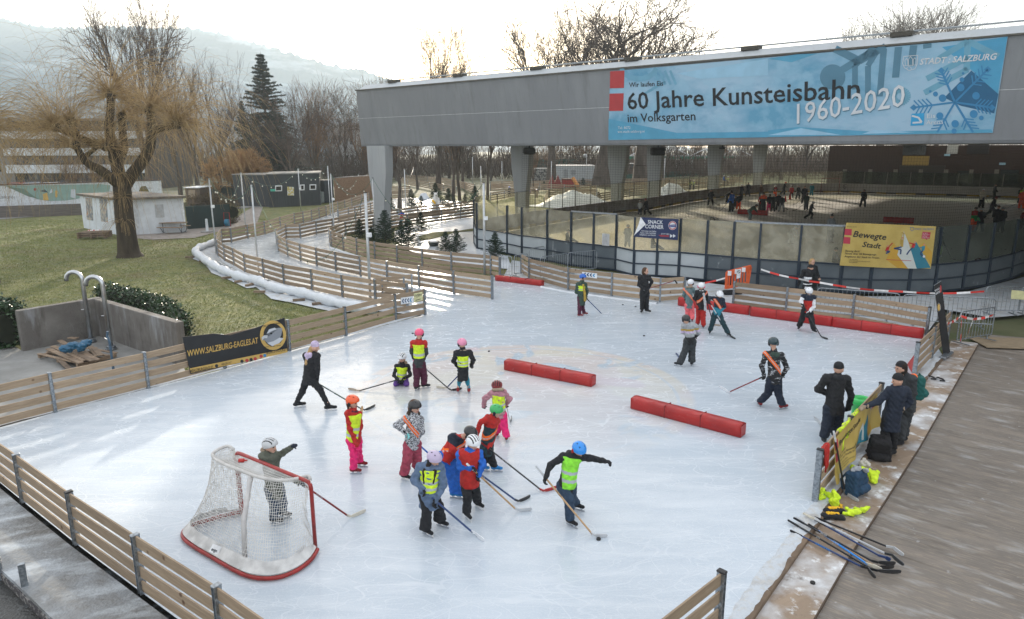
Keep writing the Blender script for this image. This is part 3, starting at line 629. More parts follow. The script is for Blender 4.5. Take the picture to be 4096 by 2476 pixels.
# wooden clubhouse under the roof
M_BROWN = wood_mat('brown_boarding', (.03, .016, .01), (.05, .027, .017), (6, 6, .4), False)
club = thing('clubhouse', 'dark brown boarded clubhouse in the shade under the arena roof', 'building', G('F', 1998, 452))
Yc = 117.0; q0 = Vp('F', 1996, 350, Yc); n0 = Vector((q0.x, q0.y, 0)); CP = Plane(n0, -UD)
def cpt(t, x, y, off=0.0): return CP.at(t, x, y, off)
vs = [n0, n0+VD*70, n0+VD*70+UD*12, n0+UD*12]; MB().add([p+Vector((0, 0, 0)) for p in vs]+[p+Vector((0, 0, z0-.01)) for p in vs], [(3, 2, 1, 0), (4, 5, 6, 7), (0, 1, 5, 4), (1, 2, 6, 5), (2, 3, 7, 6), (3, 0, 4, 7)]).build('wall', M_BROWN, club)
def cbox(t, x0, y0, x1, y1, name, m, dep=.1):
 a, b = cpt(t, x0, y0), cpt(t, x1, y1); MB().box(((a+b)/2)-UD*dep/2,((a-b).xy.length, dep, abs(a.z-b.z)), math.atan2(VD.y, VD.x)).build(name, m, club)
M_GLD = mat('dark_window_glass', (.015, .02, .022), .08, spec=.8)
cbox('b4', 1155, 165, 1340, 255, 'window', M_GLD); cbox('b4', 1150, 262, 1365, 345, 'sign_board', mat('faded_yellow_board', (.25, .17, .04), .6))
cbox('b4', 1530, 165, 1612, 245, 'window', mat('pale_blind', (.35, .36, .33), .5)); cbox('b4', 1700, 160, 1875, 245, 'screen', M_BLACK)
cbox('b4', 1120, 340, 1500, 420, 'counter', mat('dark_counter', (.03, .025, .02), .5)); cbox('b4', 1615, 390, 1740, 500, 'door', M_GLD); cbox('b4', 1980, 380, 2120, 500, 'window', M_GLD)
for k in range(7): cbox('b4', 640+k*215, 378, 660+k*215, 500, 'wall_post', mat('greige_post', (.16, .15, .12), .7), .15)
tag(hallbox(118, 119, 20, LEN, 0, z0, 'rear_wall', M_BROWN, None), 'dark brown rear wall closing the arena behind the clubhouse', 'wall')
ex = mat('exit_sign', (.3, .5, .6), .5)
for i,(x, y, w_) in enumerate(((1524,256,30),(1994,330,34))):
 a = cpt('b4', x, y, .2); o = MB().box(a, (.75, .06, .3), ang, bev=.01).build('exit_sign', ex); tag(o, ('small pale exit sign under the pale window', 'small pale exit sign at the far right of the brown wall')[i], 'sign', 'exit signs')
# rink boards with glass
def glass_mat(name, rgb=(.75,.76,.66), mixf=.3, frost=0.0):
 m = bpy.data.materials.new(name); m.use_nodes = True; n, l, b = nodes_of(m); o = n['Material Output']
 tr = n.new('ShaderNodeBsdfTransparent'); tr.inputs[0].default_value = (*[min(1, c*1.15) for c in rgb], 1); mx_ = n.new('ShaderNodeMixShader')
 b.inputs['Base Color'].default_value = (*rgb, 1); b.inputs['Roughness'].default_value = .15
 t = n.new('ShaderNodeTexCoord'); nz_ = n.new('ShaderNodeTexNoise'); nz_.inputs['Scale'].default_value = 1.2; nz_.inputs['Detail'].default_value = 8; nz_.inputs['Roughness'].default_value = .7; l(t.outputs['Object'], nz_.inputs[0])
 r_ = n.new('ShaderNodeValToRGB'); e = r_.color_ramp.elements; e[0].position = .42; e[1].position = .6; e[0].color = (mixf,)*3+(1,); e[1].color = (min(1, mixf+frost),)*3+(1,); l(nz_.outputs[0], r_.inputs[0])
 l(r_.outputs[0], mx_.inputs[0]); l(tr.outputs[0], mx_.inputs[1]); l(b.outputs[0], mx_.inputs[2]); l(mx_.outputs[0], o.inputs[0])
 return m
M_G1 = glass_mat('frosted_rink_glass', (.76, .74, .64), .12, .14); M_G2 = glass_mat('clear_rink_glass', (.86, .85, .78), .07, .06); M_G3 = glass_mat('dark_rink_glass', (.5, .54, .5), .08, .05)
M_BRD = mixmat('board_panel_grey', [(.075, .095, .11), ((.10, .12, .135), 1, .4, .6, .8), ((.3, .33, .35), 1.5, .62, .68, .6)], rough=.5, bump=.1); M_BRW = mixmat('board_panel_white', [(.36, .40, .42), ((.43, .47, .49), 1, .4, .6, .8)], rough=.5, bump=.1)
NP = [G('s', *p) for p in NEAR]
HB = 1.25
def zat(t, x, y, p): return Vp(t, x, y, p.y).z
tops = {3: ('b3', 85, 712), 4: ('b3', 300, 727), 6: ('b3', 670, 758), 9: ('b3', 1230, 782), 11: ('b3', 1640, 806), 13: ('b3', 2100, 790), 14: ('b4', 270, 822), 18: ('b4', 1440, 865), 20: ('b4', 1890, 845)}
zt = [zat(*v_, NP[k]) for k, v_ in tops.items()]; print('glass top', [round(z, 2) for z in zt]); HG = float(np.median(zt))
print('rink near', [tuple(round(c, 1) for c in p[:2]) for p in NP[::4]], 'facade', tuple(Pb), tuple(VD), 'z1,z2', z1, z2)
nb_ = thing('rink_boards', 'near boards of the covered rink: grey and white panels, dark posts and frosted glass', 'rink boards', NP[0])
for i in range(len(NP)-1):
 a, b = NP[i], NP[i+1]; e = (b-a).normalized(); k = i
 white = i in (0,1,2,3,7,8,9,10)
 m = MB(); m.bar(a+Vector((0, 0, HB*.73)), b+Vector((0, 0, HB*.73)), .06, HB*.46); m.bar(a+Vector((0, 0, HB*.24)), b+Vector((0, 0, HB*.24)), .05, HB*.44); m.build('board_panel', M_BRW if white else M_BRD, nb_)
 m = MB(); s_ = Vector((e.y,-e.x,0)); s_ = s_ if s_.y < 0 else -s_
 for zz, hh in ((HB,.07),(HB*.48,.06),(.03,.08)): m.bar(a+s_*.05+Vector((0,0, zz)), b+s_*.05+Vector((0,0, zz)),.07, hh)
 m.bar(a+s_*.05+e*.06, a+s_*.05+e*.06+Vector((0, 0, HB)), .07, .06); m.build('board_rail', M_DARK, nb_)
 ga, gb = a+e*.04, b-e*.04; m = MB(); m.bar(ga+Vector((0, 0, (HB+HG)/2+.02)), gb+Vector((0, 0, (HB+HG)/2+.02)), .012, HG-HB-.04); m.build('glass_pane', M_G1 if i < 15 else M_G3, nb_)
 m = MB().box(a+Vector((0, 0, HG/2)), (.09, .14, HG), math.atan2(e.y, e.x)); m.build('post', M_DARK, nb_)
for i in (5, 6, 12, 13, 14): MB().bar(NP[i]+Vector((0, 0, HG+.03)), NP[i+1]+Vector((0, 0, HG+.03)), .08, .08).build('top_rail', M_ZINC, nb_)
LP = [G('s', *p) for p in LEFTB]; M_WH = mixmat('far_board_white', [(.55, .54, .52), ((.42, .4, .38), .5, .4, .6, .7)], rough=.6, bump=.1); M_DRTY = mixmat('painted_board', [(.24, .215, .2), ((.15, .12, .10), .7, .45, .6, .8), ((.38, .17, .1), .5, .62, .66, .7), ((.34, .33, .3), 1.3, .5, .62, .7)], rough=.6, bump=.1)
fb = thing('rink_boards', 'far boards of the covered rink with slim posts, clear glass and yellow kick strip', 'rink boards', LP[0])
def dens(P, step):
 r_ = []
 for a, b in zip(P[:-1], P[1:]):
  k = max(1, round((b-a).length/step)); r_ += [a.lerp(b, i/k) for i in range(k)]
 return r_+[P[-1]]
yel = MB(); blk = MB()
for i in range(len(LP)-1):
 a, b = LP[i], LP[i+1]; mm = M_WH if i >= 11 else M_DRTY
 MB().bar(a+Vector((0, 0, HB/2+.05)), b+Vector((0, 0, HB/2+.05)), .08, HB-.1).build('board_panel', mm, fb)
 e = (b-a); q = Vector((e.y,-e.x,0)).normalized(); q = q if q.y < 0 or i < 10 else -q
 for k, p in enumerate(dens([a, b],1.2)[:-1]):
  p2 = p+e.normalized()*min(1.2, e.length); (yel if k % 3 else blk).bar(p+q*.06+Vector((0,0,.13)), p2+q*.06+Vector((0,0,.13)),.03,.22)
 MB().bar(a+Vector((0, 0, (HB+HG)/2)), b+Vector((0, 0, (HB+HG)/2)), .012, HG-HB-.06).build('glass_pane', M_G2 if i < 13 else M_G3, fb)
 MB().bar(a+Vector((0, 0, HG)), b+Vector((0, 0, HG)), .03, .03).build('glass_rim', M_DARK, fb)
yel.build('kick_strip', mat('kick_yellow', (.36, .24, .02), .6), fb); blk.build('kick_strip', mat('kick_dark', (.07, .05, .02), .6), fb)
pp = dens(LP,2.3)
for i, p in enumerate(pp[:80]): MB().box(p+Vector((0, 0, HG/2+.3)), (.07, .07, HG-.6), 0).build('post', mat('slim_post', (.12, .11, .09), .6) if i < 40 else mat('slim_post_pale', (.22, .2, .16), .6), fb)
BP = Plane(LP[13], (LP[15]-LP[12]).cross(Vector((0, 0, 1)))); ink1 = inkm('boardink', (.06, .06, .07)); ink2 = inkm('boardred', (.3, .05, .03))
def BT(s_, x0, y0, x1, y1, h, m=None, t='b4', **k): ptext(BP, s_, t, x0, y0, x1, y1, h, m or ink1, fb, .25, **k)
BT('t-a:home', 160, 540, 345, 540, 34, bold=.02); BT('MAZDA', 742, 525, 838, 525, 20, bold=.02); BT('HOLLER', 742, 547, 835, 548, 17, bold=.02); BT('WORLDRUN', 1180, 566, 1292, 566, 22, bold=.02)
BT('Red Bull', 1645, 548, 1748, 548, 22, ink2, bold=.02); BT('MOBILE', 1632, 582, 1790, 583, 25, bold=.02)
pstroke(BP, 'b4', circ(662, 524, 23, 19), 4, ink1, fb, .25, closed=True); pstroke(BP, 'b4', [(642, 518), (655, 522), (662, 534), (669, 522), (682, 518)], 4, ink1, fb, .25); A = ppoly(BP, 'b4', circ(1185, 538, 18, 22), ink1, fb, .25)
LPn = Plane(LP[5], (LP[6]-LP[5]).cross(Vector((0, 0, 1)))); ptext(LPn, 'ELEKTROLAND', 'b3', 570, 738, 733, 722, 26, inkm('brownink', (.1, .045, .03)), fb, .2, bold=.02)
def net_mat(name, step, frac, rgb):
 m = bpy.data.materials.new(name); m.use_nodes = True; n, l, b = nodes_of(m); o = n['Material Output']; t = n.new('ShaderNodeTexCoord')
 sx = n.new('ShaderNodeSeparateXYZ'); l(t.outputs['Object'], sx.inputs[0])
 def line(a):
  q = n.new('ShaderNodeMath'); q.operation = 'MULTIPLY'; q.inputs[1].default_value = 1/step; l(a, q.inputs[0]); w_ = n.new('ShaderNodeMath'); w_.operation = 'FRACT'; l(q.outputs[0], w_.inputs[0])
  c = n.new('ShaderNodeMath'); c.operation = 'LESS_THAN'; c.inputs[1].default_value = frac; l(w_.outputs[0], c.inputs[0]); return c.outputs[0]
 mxm = n.new('ShaderNodeMath'); mxm.operation = 'MAXIMUM'; l(line(sx.outputs['Z']), mxm.inputs[0]); l(line(sx.outputs['X']), mxm.inputs[1])
 tr = n.new('ShaderNodeBsdfTransparent'); ms = n.new('ShaderNodeMixShader'); b.inputs['Base Color'].default_value = (*rgb, 1); b.inputs['Roughness'].default_value = .8
 l(mxm.outputs[0], ms.inputs[0]); l(tr.outputs[0], ms.inputs[1]); l(b.outputs[0], ms.inputs[2]); l(ms.outputs[0], o.inputs[0]); return m
M_NET = net_mat('safety_net_mesh', .12, .055, (.03, .03, .025))
nm = MB()
for i in range(3, len(NP)-1): nm.add([NP[i]+Vector((0,0, HG+.05)), NP[i+1]+Vector((0,0, HG+.05)), NP[i+1]+Vector((0,0, z0-.02)), NP[i]+Vector((0,0, z0-.02))], [(0,1,2,3)])
tag(nm.build('safety_net', M_NET), 'fine dark safety net hanging above the near rink boards', 'net')
# people
COLS = dict(black=(.012,.013,.016), dgrey=(.035,.04,.045), navy=(.011,.018,.035), red=(.42,.018,.014), dred=(.2,.012,.015), orange=(.78,.1,.02), sash=(.95,.16,.02), pink=(.8,.09,.2), lpink=(.75,.27,.42),
 hot=(.75,.02,.16), hiviz=(.60,.80,.03), green=(.03,.38,.1), lime=(.26,.75,.05), teal=(.02,.2,.28), dteal=(.012,.04,.05), blue=(.015,.12,.5), bluehel=(.02,.26,.75), greyblue=(.10,.15,.24), jeans=(.025,.05,.09), rose=(.33,.05,.085),
 burg=(.075,.012,.035), purple=(.14,.06,.3), lilac=(.5,.42,.58), coral=(.85,.16,.18), white=(.75,.77,.8), cream=(.62,.58,.48), grey=(.32,.34,.36), lgrey=(.5,.52,.54), refl=(.42,.45,.48), olive=(.10,.11,.085), army=(.035,.065,.05),
 tealgrey=(.12,.19,.2), mustard=(.4,.27,.05), dustpink=(.42,.2,.24), fur=(.33,.26,.19), dfur=(.06,.04,.03), skin=(.56,.33,.24), hairb=(.02,.012,.008), hairbr=(.07,.035,.018), blond=(.42,.27,.12), yellow=(.8,.45,.02),
 leopard=(.3,.32,.35), wood=(.48,.3,.15), brown=(.08,.045,.025), neon=(.4,.7,.02), skblue=(.02,.2,.5), dblue=(.02,.05,.16), tan=(.4,.33,.25), aqua=(.2,.55,.55))
def C_(k, shiny=False):
 if k == 'leopard': return leop()
 if k == 'snowcamo': return camo()
 if shiny: return mat('gloss_'+k, COLS[k], .28, var=.04, coat=.4)
 return cloth(k, COLS[k])
def leop():
 if 'leo' in _mc: return _mc['leo']
 m = mixmat('patterned_fabric', [(.6, .62, .65), ((.02, .02, .03), 55, .48, .52, 1)], rough=.8, bump=.3, bs=40); _mc['leo'] = m; return m
def camo():
 if 'cam' in _mc: return _mc['cam']
 m = mixmat('snowy_black_fabric', [(.014, .015, .018), ((.5, .52, .55), 9, .55, .62, 1, (1, 1, 2.5))], rough=.8, bump=.4, bs=40); _mc['cam'] = m; return m
M_SKIN = mat('skin', COLS['skin'], .55, var=.08, vs=12); M_EYE = mat('eye_dark', (.01, .01, .012), .3); M_LIP = mat('lips', (.36, .09, .08), .5); M_FROSTG = mat('blade_steel', (.55, .57, .6), .25, .9)
Z3 = Vector((0,0,1))
def fwd(y): return Vector((math.sin(R(y)),-math.cos(R(y)),0))
def sdfob(name, f, lo, hi, h, mats, parent, mi=None):
 v, fa = nets(f, lo, hi, h)
 if len(fa) == 0: return None
 return npmesh(name, v, fa, mats, parent, True, mi(fc(v, fa)) if mi else None)
def glove(name, w_, d, n, s, m, parent, mitt=False, rnd=0):
 """hand at w_, pointing along d, palm normal n (fingers curl towards n)"""
 d = d.normalized(); n = (n-d*n.dot(d)); n = n.normalized() if n.length > 1e-3 else d.orthogonal(); t = d.cross(n); pr = []
 p0 = w_-d*.02*s; p1 = w_+d*.055*s
 pr.append((p0-d*.03*s, p0,.034*s,.034*s));
 for k in (-1,0,1): pr.append((p0+t*k*.012*s, p1+t*k*.02*s,.024*s,.02*s))
 if mitt: pr += [(p1, p1+d*.06*s+n*.02*s,.036*s,.028*s)]
 else:
  for k,(o_, ln) in enumerate(((-.033,.04),(-.011,.05),(.011,.047),(.032,.036))):
   b = p1+t*o_*s; c = b+(d*.75+n*.55).normalized()*ln*s; e = c+(d*-.05+n*1.0).normalized()*ln*.75*s
   pr += [(b, c,.0125*s,.012*s),(c, e,.012*s,.0105*s)]
 th = p0+t*.03*s; t1 = th+(t*.8+d*.6+n*.4).normalized()*.04*s; t2 = t1+(d*.5+n*.8-t*.1).normalized()*.035*s
 pr += [(th, t1,.015*s,.013*s),(t1, t2,.013*s,.011*s)]
 lo, hi = bounds(pr,.01); return sdfob(name, lambda p: un(p, pr,.006), lo, hi,.0065*s, m, parent)
def stick_geo(label, butt, heel, toe, shaft='dgrey', blade='black', grip='black', group='hockey sticks', tape='lgrey', name='hockey_stick', word=None, wcol='lgrey'):
 r_ = thing(name, label, 'hockey stick', heel, group); d = (butt-heel).normalized(); bl = toe-heel;
 up = (Z3 - bl.normalized()*Z3.dot(bl.normalized())).normalized()
 MB().bar(heel+d*.06, butt, .022, .032, bev=.006).build('shaft', C_(shaft, True), r_)
 L_ = (butt-heel).length; MB().bar(butt-d*.22, butt+d*.005, .027, .037, bev=.008).build('grip', C_(grip), r_)
 side = bl.cross(up).normalized(); hgt = .065; vs = []; ks = [0,.12,.35,.6,.85,.97,1.0]; hs = [.45,.85,.95,1,.95,.7,.35]
 for u, hh in zip(ks, hs):
  c = heel+bl*u+side*(.05*bl.length*(1-(2*u-1)**2))+up*.035; hw = hgt/2*hh
  for (a, b) in ((-1,-1),(1,-1),(1,1),(-1,1)): vs.append(c+side*a*.007+up*b*hw)
 fs = [(3,2,1,0), tuple(len(vs)-4+i for i in range(4))]+[(k*4+j, k*4+(j+1) % 4, k*4+4+(j+1) % 4, k*4+4+j) for k in range(6) for j in range(4)]
 mb = MB().add(vs, fs); mb.bar(heel+up*.03, heel+d*.1, .022, .034); mb.build('blade', C_(blade, True), r_)
 if word:
  x = (heel-butt).normalized(); n = (O-heel).normalized(); n = (n-x*n.dot(x)).normalized(); y = n.cross(x)
  if y.z < 0 and abs(x.x) > 0: pass
  text(word, butt+x*L_*.35+n*.018-y*.012, x, y,.026, C_(wcol), r_, th=.0)
 return r_
def closest(p, a, b):
 d = b-a; return a+d*((p-a).dot(d)/d.dot(d))
def person_core(label, J, Ht, yaw, W_, hyaw=None, hpit=10, lod=0, group=None, feet=True, gz=0.0, hands=(0,0)):
 s = Ht/1.6; f = fwd(yaw); hf = fwd(yaw if hyaw is None else hyaw); hp = R(hpit); up = Z3
 hfw = (hf*math.cos(hp)-up*math.sin(hp)); hu = (up*math.cos(hp)+hf*math.sin(hp)); hl = hu.cross(hfw)
 Hc, S1, E1, W1, S2, E2, W2, P, K1, A1, K2, A2 = [Vector(q) for q in J]
 mid = (S1+S2)/2; S1 = S1.lerp(mid,.16); S2 = S2.lerp(mid,.16); u = (mid-P).normalized(); lat = (S2-S1).normalized(); N = mid+u*.03*s
 fw = u.cross(lat); fw = fw if fw.dot(f) > 0 else -fw; torsoL = (mid-P).length
 root = thing('person', label, 'person', ((A1.x+A2.x)/2, (A1.y+A2.y)/2, gz), group)
 hw = .085*s; latp = lat.copy(); latp.z *= .3; latp.normalize()
 L1, L2 = P-latp*hw-u*.02, P+latp*hw-u*.02
 a1, a2 = A1+Z3*(.13*s+.02), A2+Z3*(.13*s+.02)
 if not feet: a1, a2 = A1+Z3*.06, A2+Z3*.06
 rh = .092 if Ht < 1.6 else .1; hb = .5*rh
 vx = (.013,.022,.035)[lod]
 head = [(Hc-hu*.02, Hc+hu*.03-hfw*.01, rh*.98, rh),(Hc-hu*.07+hfw*.035, Hc-hu*.085+hfw*.05, rh*.55, rh*.42),(Hc+hfw*(rh-.005)-hu*.02, Hc+hfw*(rh+.012)-hu*.035,.012,.015)]
 for sg in (-1,1): head.append((Hc+hl*sg*rh*.98-hu*.02, Hc+hl*sg*rh*1.02-hu*.045,.016,.012))
 bodyp = head+[(Hc-hu*.08-hfw*.02, N,.05,.055),(mid-u*.07*s, P,.11*s,.11*s),(S1, S2,.06*s,.06*s),(S1, E1,.05*s,.04*s),(E1, W1,.04*s,.028),(S2, E2,.05*s,.04*s),(E2, W2,.04*s,.028),
 (L1, K1,.075*s,.05*s),(K1, a1,.05*s,.04*s),(L2, K2,.075*s,.05*s),(K2, a2,.05*s,.04*s)]
 lo, hi = bounds(bodyp,.03); hc = np.array(Hc); HF, HU, HL = np.array(hfw), np.array(hu), np.array(hl)
 def bmi(c):
  q = c-hc; a, b, e = q@HF, q@HU, np.abs(q@HL); r = np.zeros(len(c), int)
  r[(a > rh*.55) & (np.abs(b-.002) < .011) & (np.abs(e-.033) < .014)] = 1
  r[(a > rh*.5) & (np.abs(b+.068) < .009) & (e < .024)] = 2
  return r
 sdfob('body', lambda p: un(p, bodyp, .02), lo, hi, vx, [M_SKIN, M_EYE, M_LIP], root, bmi)
 tw = W_.get('tw', 1.0); tc = W_.get('tr', 'black')
 tp = [(P, P-u*.03, .135*s, .14*s), (L1, K1, .11*s*tw, .09*s*tw), (K1, a1-Z3*.01, .088*s*tw, .08*s*tw*W_.get('flare', 1.05)), (L2, K2, .11*s*tw, .09*s*tw), (K2, a2-Z3*.01, .088*s*tw, .08*s*tw*W_.get('flare', 1.05))]
 zc = gz+(.1*s+.03 if feet else -.02); lo, hi = bounds(tp,.03); lo[2] = max(lo[2], zc-.02)
 P_ = np.array(P); U = np.array(u)
 def tf(p): return np.maximum(un(p, tp,.035)+wrk(p,.0085,26), zc-p[:,2])
 sdfob('trousers', tf, lo, hi, vx, C_(tc), root)
 hem = W_.get('hem', .1)*s; jc = W_.get('jk', 'black'); bulk = W_.get('bulk', 1.0)
 tors = [(mid-u*.07*s, P+u*.05*s,.150*s*bulk,.150*s*bulk),(S1, S2,.09*s,.09*s)]
 if hem > .12: tors.append((P, P-Z3*(hem+.06),.15*s*bulk,.17*s*bulk))
 else: tors.append((P+u*.05*s, P-u*(hem+.07),.150*s*bulk,.168*s*bulk))
 arms = [(S1, E1,.074*s*bulk,.062*s*bulk),(E1, W1,.062*s*bulk,.048*s),(S2, E2,.074*s*bulk,.062*s*bulk),(E2, W2,.062*s*bulk,.048*s)]
 coll = [(N-u*.02, N+(Hc-N)*.42,.085,.068)]
 lo, hi = bounds(tors+arms+coll, .03); puff = W_.get('puff', 0)
 down = np.array(Z3) if hem > .12 else U
 def rip(p): return puff*.006*np.abs(np.sin(p[:,2]*38+np.sin(p[:,0]*9)))*2
 def jf(p):
  t = un(p, tors+coll,.05); t = np.maximum(t,-((p-P_)@down)-hem); a = un(p, arms,.02)
  return smin(t, a,.03)+wrk(p,.0085,22)-rip(p)
 zones = W_.get('zones'); mats = [C_(jc)]+[C_(z[2]) for z in (zones or [])]
 LT = np.array(lat); MD = np.array(mid); FW = np.array(fw)
 def jmi(c):
  t = (c-P_)@U/torsoL; r = np.zeros(len(c), int); ad = un(c, arms,.01) < .012; x = np.abs((c-MD)@LT)
  for k, z in enumerate(zones):
   md = z[3] if len(z) > 3 else 'all'; m_ = (t >= z[0]) & (t < z[1])
   if md == 'torso': m_ &= ~(ad & (un(c, tors, .02) > -.01))
   if md == 'arms': m_ = ad & (un(c, tors, .02) > .012)
   r[m_] = k+1
  return r
 sdfob('jacket', jf, lo, hi, vx, mats, root, jmi if zones else None)
 if W_.get('vest'):
  vt = [(mid-u*.07*s, P+u*.05*s,.150*s*bulk,.150*s*bulk),(S1.lerp(S2,.1), S2.lerp(S1,.1),.085*s,.085*s),(P+u*.05*s, P-u*.1,.150*s*bulk,.15*s*bulk)]
  v0, v1 = W_.get('vr', (-.02, 1.04)); vh = np.array(Hc); lo2, hi2 = bounds(vt, .05); full = W_.get('bib')
  def vf(p):
   t = (p-P_)@U/torsoL; d = un(p, vt,.05)-(.034 if full else .016)+wrk(p,.004,20); x = np.abs((p-MD)@LT)
   d = np.maximum(d, np.maximum(v0-t, t-(1.3 if full else v1))*torsoL)
   nk = np.sqrt((((p-MD)-np.outer((p-MD)@U, U))**2).sum(1))
   d = np.maximum(d, np.where(t > .8,(.07 if full else .075)*s-nk,-1))
   return np.maximum(d, x-(np.linalg.norm(np.array(S2-S1))/2+.035*s))
  b_ = W_.get('bands', ((.18, .28), (.42, .52)))
  def vmi(c):
   t = (c-P_)@U/torsoL; r = np.zeros(len(c), int)
   for (p0, p1) in b_: r[(t > p0) & (t < p1)] = 1
   return r
  sdfob('vest', vf, lo2, hi2, vx, [C_(W_['vest']), mat('reflective_band', COLS['refl'], .35, var=.05)], root, vmi)
 if W_.get('sash'):
  sg = W_['sash']; nn = np.array((lat*sg*.75*(1 if lat.x > 0 else -1)+u*.66)); Cc = P_+U*torsoL*.62; lo2, hi2 = bounds(tors[:2], .05)
  def sf(p):
   q = (p-Cc)@nn; return np.maximum(np.maximum(un(p, tors[:2],.05)-.013, np.abs(q)-.038),-((p-P_)@U)-.02)
  sdfob('sash', sf, lo2, hi2, min(vx, .014), [C_('sash'), mat('reflective_band', COLS['refl'], .35, var=.05)], root, lambda c: (np.abs((c-Cc)@nn) < .008).astype(int))
 if W_.get('hood'):
  hd = [(N-fw*.085*s-lat*.05+u*.01, N-fw*.085*s+lat*.05+u*.01,.066*s,.066*s),(N-fw*.1*s-u*.07, N-fw*.07*s,.055*s,.06*s),(N+lat*.08*s+fw*.02, N-fw*.08+lat*.05,.035,.05),(N-lat*.08*s+fw*.02, N-fw*.08-lat*.05,.035,.05)]
  lo2, hi2 = bounds(hd, .03); sdfob('hood', lambda p: un(p, hd, .03)+wrk(p, .006, 40), lo2, hi2, min(vx, .02), C_(W_['hood']), root)
 if W_.get('furrim'):
  rr_ = .115*s; cc = N-fw*.05*s+u*.05; pts = [cc+lat*rr_*math.cos(a)+(-fw*.55+u*.2)*rr_*math.sin(a)*1.0+u*.02 for a in np.linspace(-.5, math.pi+.5,9)]
  fr = [(pts[i], pts[i+1],.034,.034) for i in range(8)]; lo2, hi2 = bounds(fr,.03)
  sdfob('fur_rim', lambda p: un(p, fr, .01)+.012*np.sin(p[:, 0]*170+p[:, 2]*60)*np.sin(p[:, 2]*190)*np.sin(p[:, 1]*150), lo2, hi2, .011, C_(W_['furrim']), root)
 if W_.get('scarf'):
  ring = [N+u*.035+lat*.062*math.cos(a)+fw*.062*math.sin(a) for a in np.linspace(0,2*math.pi,9)]
  sc_ = [(ring[i], ring[i+1],.034,.034) for i in range(8)]
  if W_.get('tail'):
   dd = W_['tail']; b0 = N+fw*.12*s*dd[1]+lat*.05*dd[0]; sc_ += [(N+u*.03+lat*.06*dd[0], b0-u*.06, .035, .045), (b0-u*.06, b0-u*.35+lat*.06*dd[0], .045, .05), (b0-u*.35+lat*.06*dd[0], b0-u*.62+lat*.08*dd[0], .05, .055)]
  lo2, hi2 = bounds(sc_, .03); sdfob('scarf', lambda p: un(p, sc_, .02)+.004*np.sin(p[:, 2]*160+p[:, 0]*60), lo2, hi2, min(vx, .014), C_(W_['scarf']), root)
 hr = W_.get('hair')
 if hr:
  col, kind = hr; bk = Hc-hfw*.07-hu*.06
  if kind == 'pony': hp_ = [(Hc-hfw*rh*.9, bk-hfw*.06, .03, .032), (bk-hfw*.06, N-fw*.13*s-u*.1, .032, .02)]
  elif kind == 'long': hp_ = [(Hc+hl*sg*.07-hu*.05, N+lat*.08*sg*(1 if hl.dot(lat) > 0 else -1)+fw*.08*s-u*.05, .042, .045) for sg in (-1, 1)]+[(N+lat*.08*sg+fw*.1*s-u*.05, N+lat*.07*sg+fw*.145*s-u*.24, .045, .025) for sg in (-1, 1)]+[(bk, N-fw*.04, .06, .06)]
  elif kind == 'back': hp_ = [(bk, N-fw*.09*s, .06, .055), (N-fw*.09*s, N-fw*.14*s-u*.2, .055, .04)]
  else: hp_ = [(Hc-hfw*.03+hu*.03, Hc-hfw*.045-hu*.05, rh+.016, rh+.008)]
  if kind != 'cap': pass
  lo2, hi2 = bounds(hp_,.02)
  def hfn(p): return np.maximum(un(p, hp_, .02)+.004*np.sin(p[:, 0]*140)*np.sin(p[:, 1]*150), ((p-hc)@HF)-.035 if kind == 'cap' else -1)
  sdfob('hair', hfn, lo2, hi2, min(vx, .013), C_(col), root)
 if W_.get('beanie'):
  bb = [(Hc+hu*.01-hfw*.005, Hc+hu*.05-hfw*.02, rh+.012, rh+.002)]; lo2, hi2 = bounds(bb,.03); nb2 = -HU*.95+HF*.28
  c0_ = hc+HU*.02
  sdfob('beanie', lambda p: np.maximum(un(p, bb, .01)+.003*np.sin(((p-hc)@HL)*220), ((p-c0_)@nb2)-.0), lo2, hi2, min(vx, .011), C_(W_['beanie']), root)
  if W_.get('pom'): MB().ball(Hc+hu*(rh+.09), .045, 8).build('pompom', C_(W_['beanie']), root)
 if W_.get('helmet'):
  col, kind = W_['helmet']; ra, rb, rc = (.122, .14, .118) if kind != 'hockey' else (.125, .14, .122)
  cz = Hc+hu*.022-hfw*.005; cz_ = np.array(cz); nrm = -HU*.93+HF*.37 if kind != 'hockey' else -HU; off = .035 if kind != 'hockey' else .06
  def ell(p):
   q = p-cz_; x, y, z = (q@HL)/ra,(q@HF)/rb,(q@HU)/rc; k = np.sqrt(x*x+y*y+z*z); return (k-1)*.12
  def grooves(p):
   q = p-cz_; x, y, z = q@HL, q@HF, q@HU
   if kind == 'bike': return np.minimum.reduce([np.sqrt(((x-c)/1)**2+0*z)-.0085+.0*y for c in (-.07, -.025, .025, .07)])+np.where((y > .085) | (z < -.01), .05, 0)
   return np.minimum.reduce([np.sqrt((np.abs(x)-.05)**2+((y-c)/2.2)**2)-.008 for c in (-.05,.03)])+np.where(z < .05,.05,0)
  def hf_(p):
   d = np.maximum(ell(p),((p-cz_)@nrm)-off); g = grooves(p); return np.maximum(d, np.where(ell(p) > -.016,-g,-1)) if lod == 0 else d
  e3 = .16; lo2 = np.array(cz)-e3; hi2 = np.array(cz)+e3
  dk = [C_(col, True), mat('helmet_dark', (.012, .012, .014), .5)]
  sdfob('helmet', hf_, lo2, hi2, (.008, .014, .03)[lod], dk, root, (lambda c: (ell(c) < -.007).astype(int)) if lod == 0 else None)
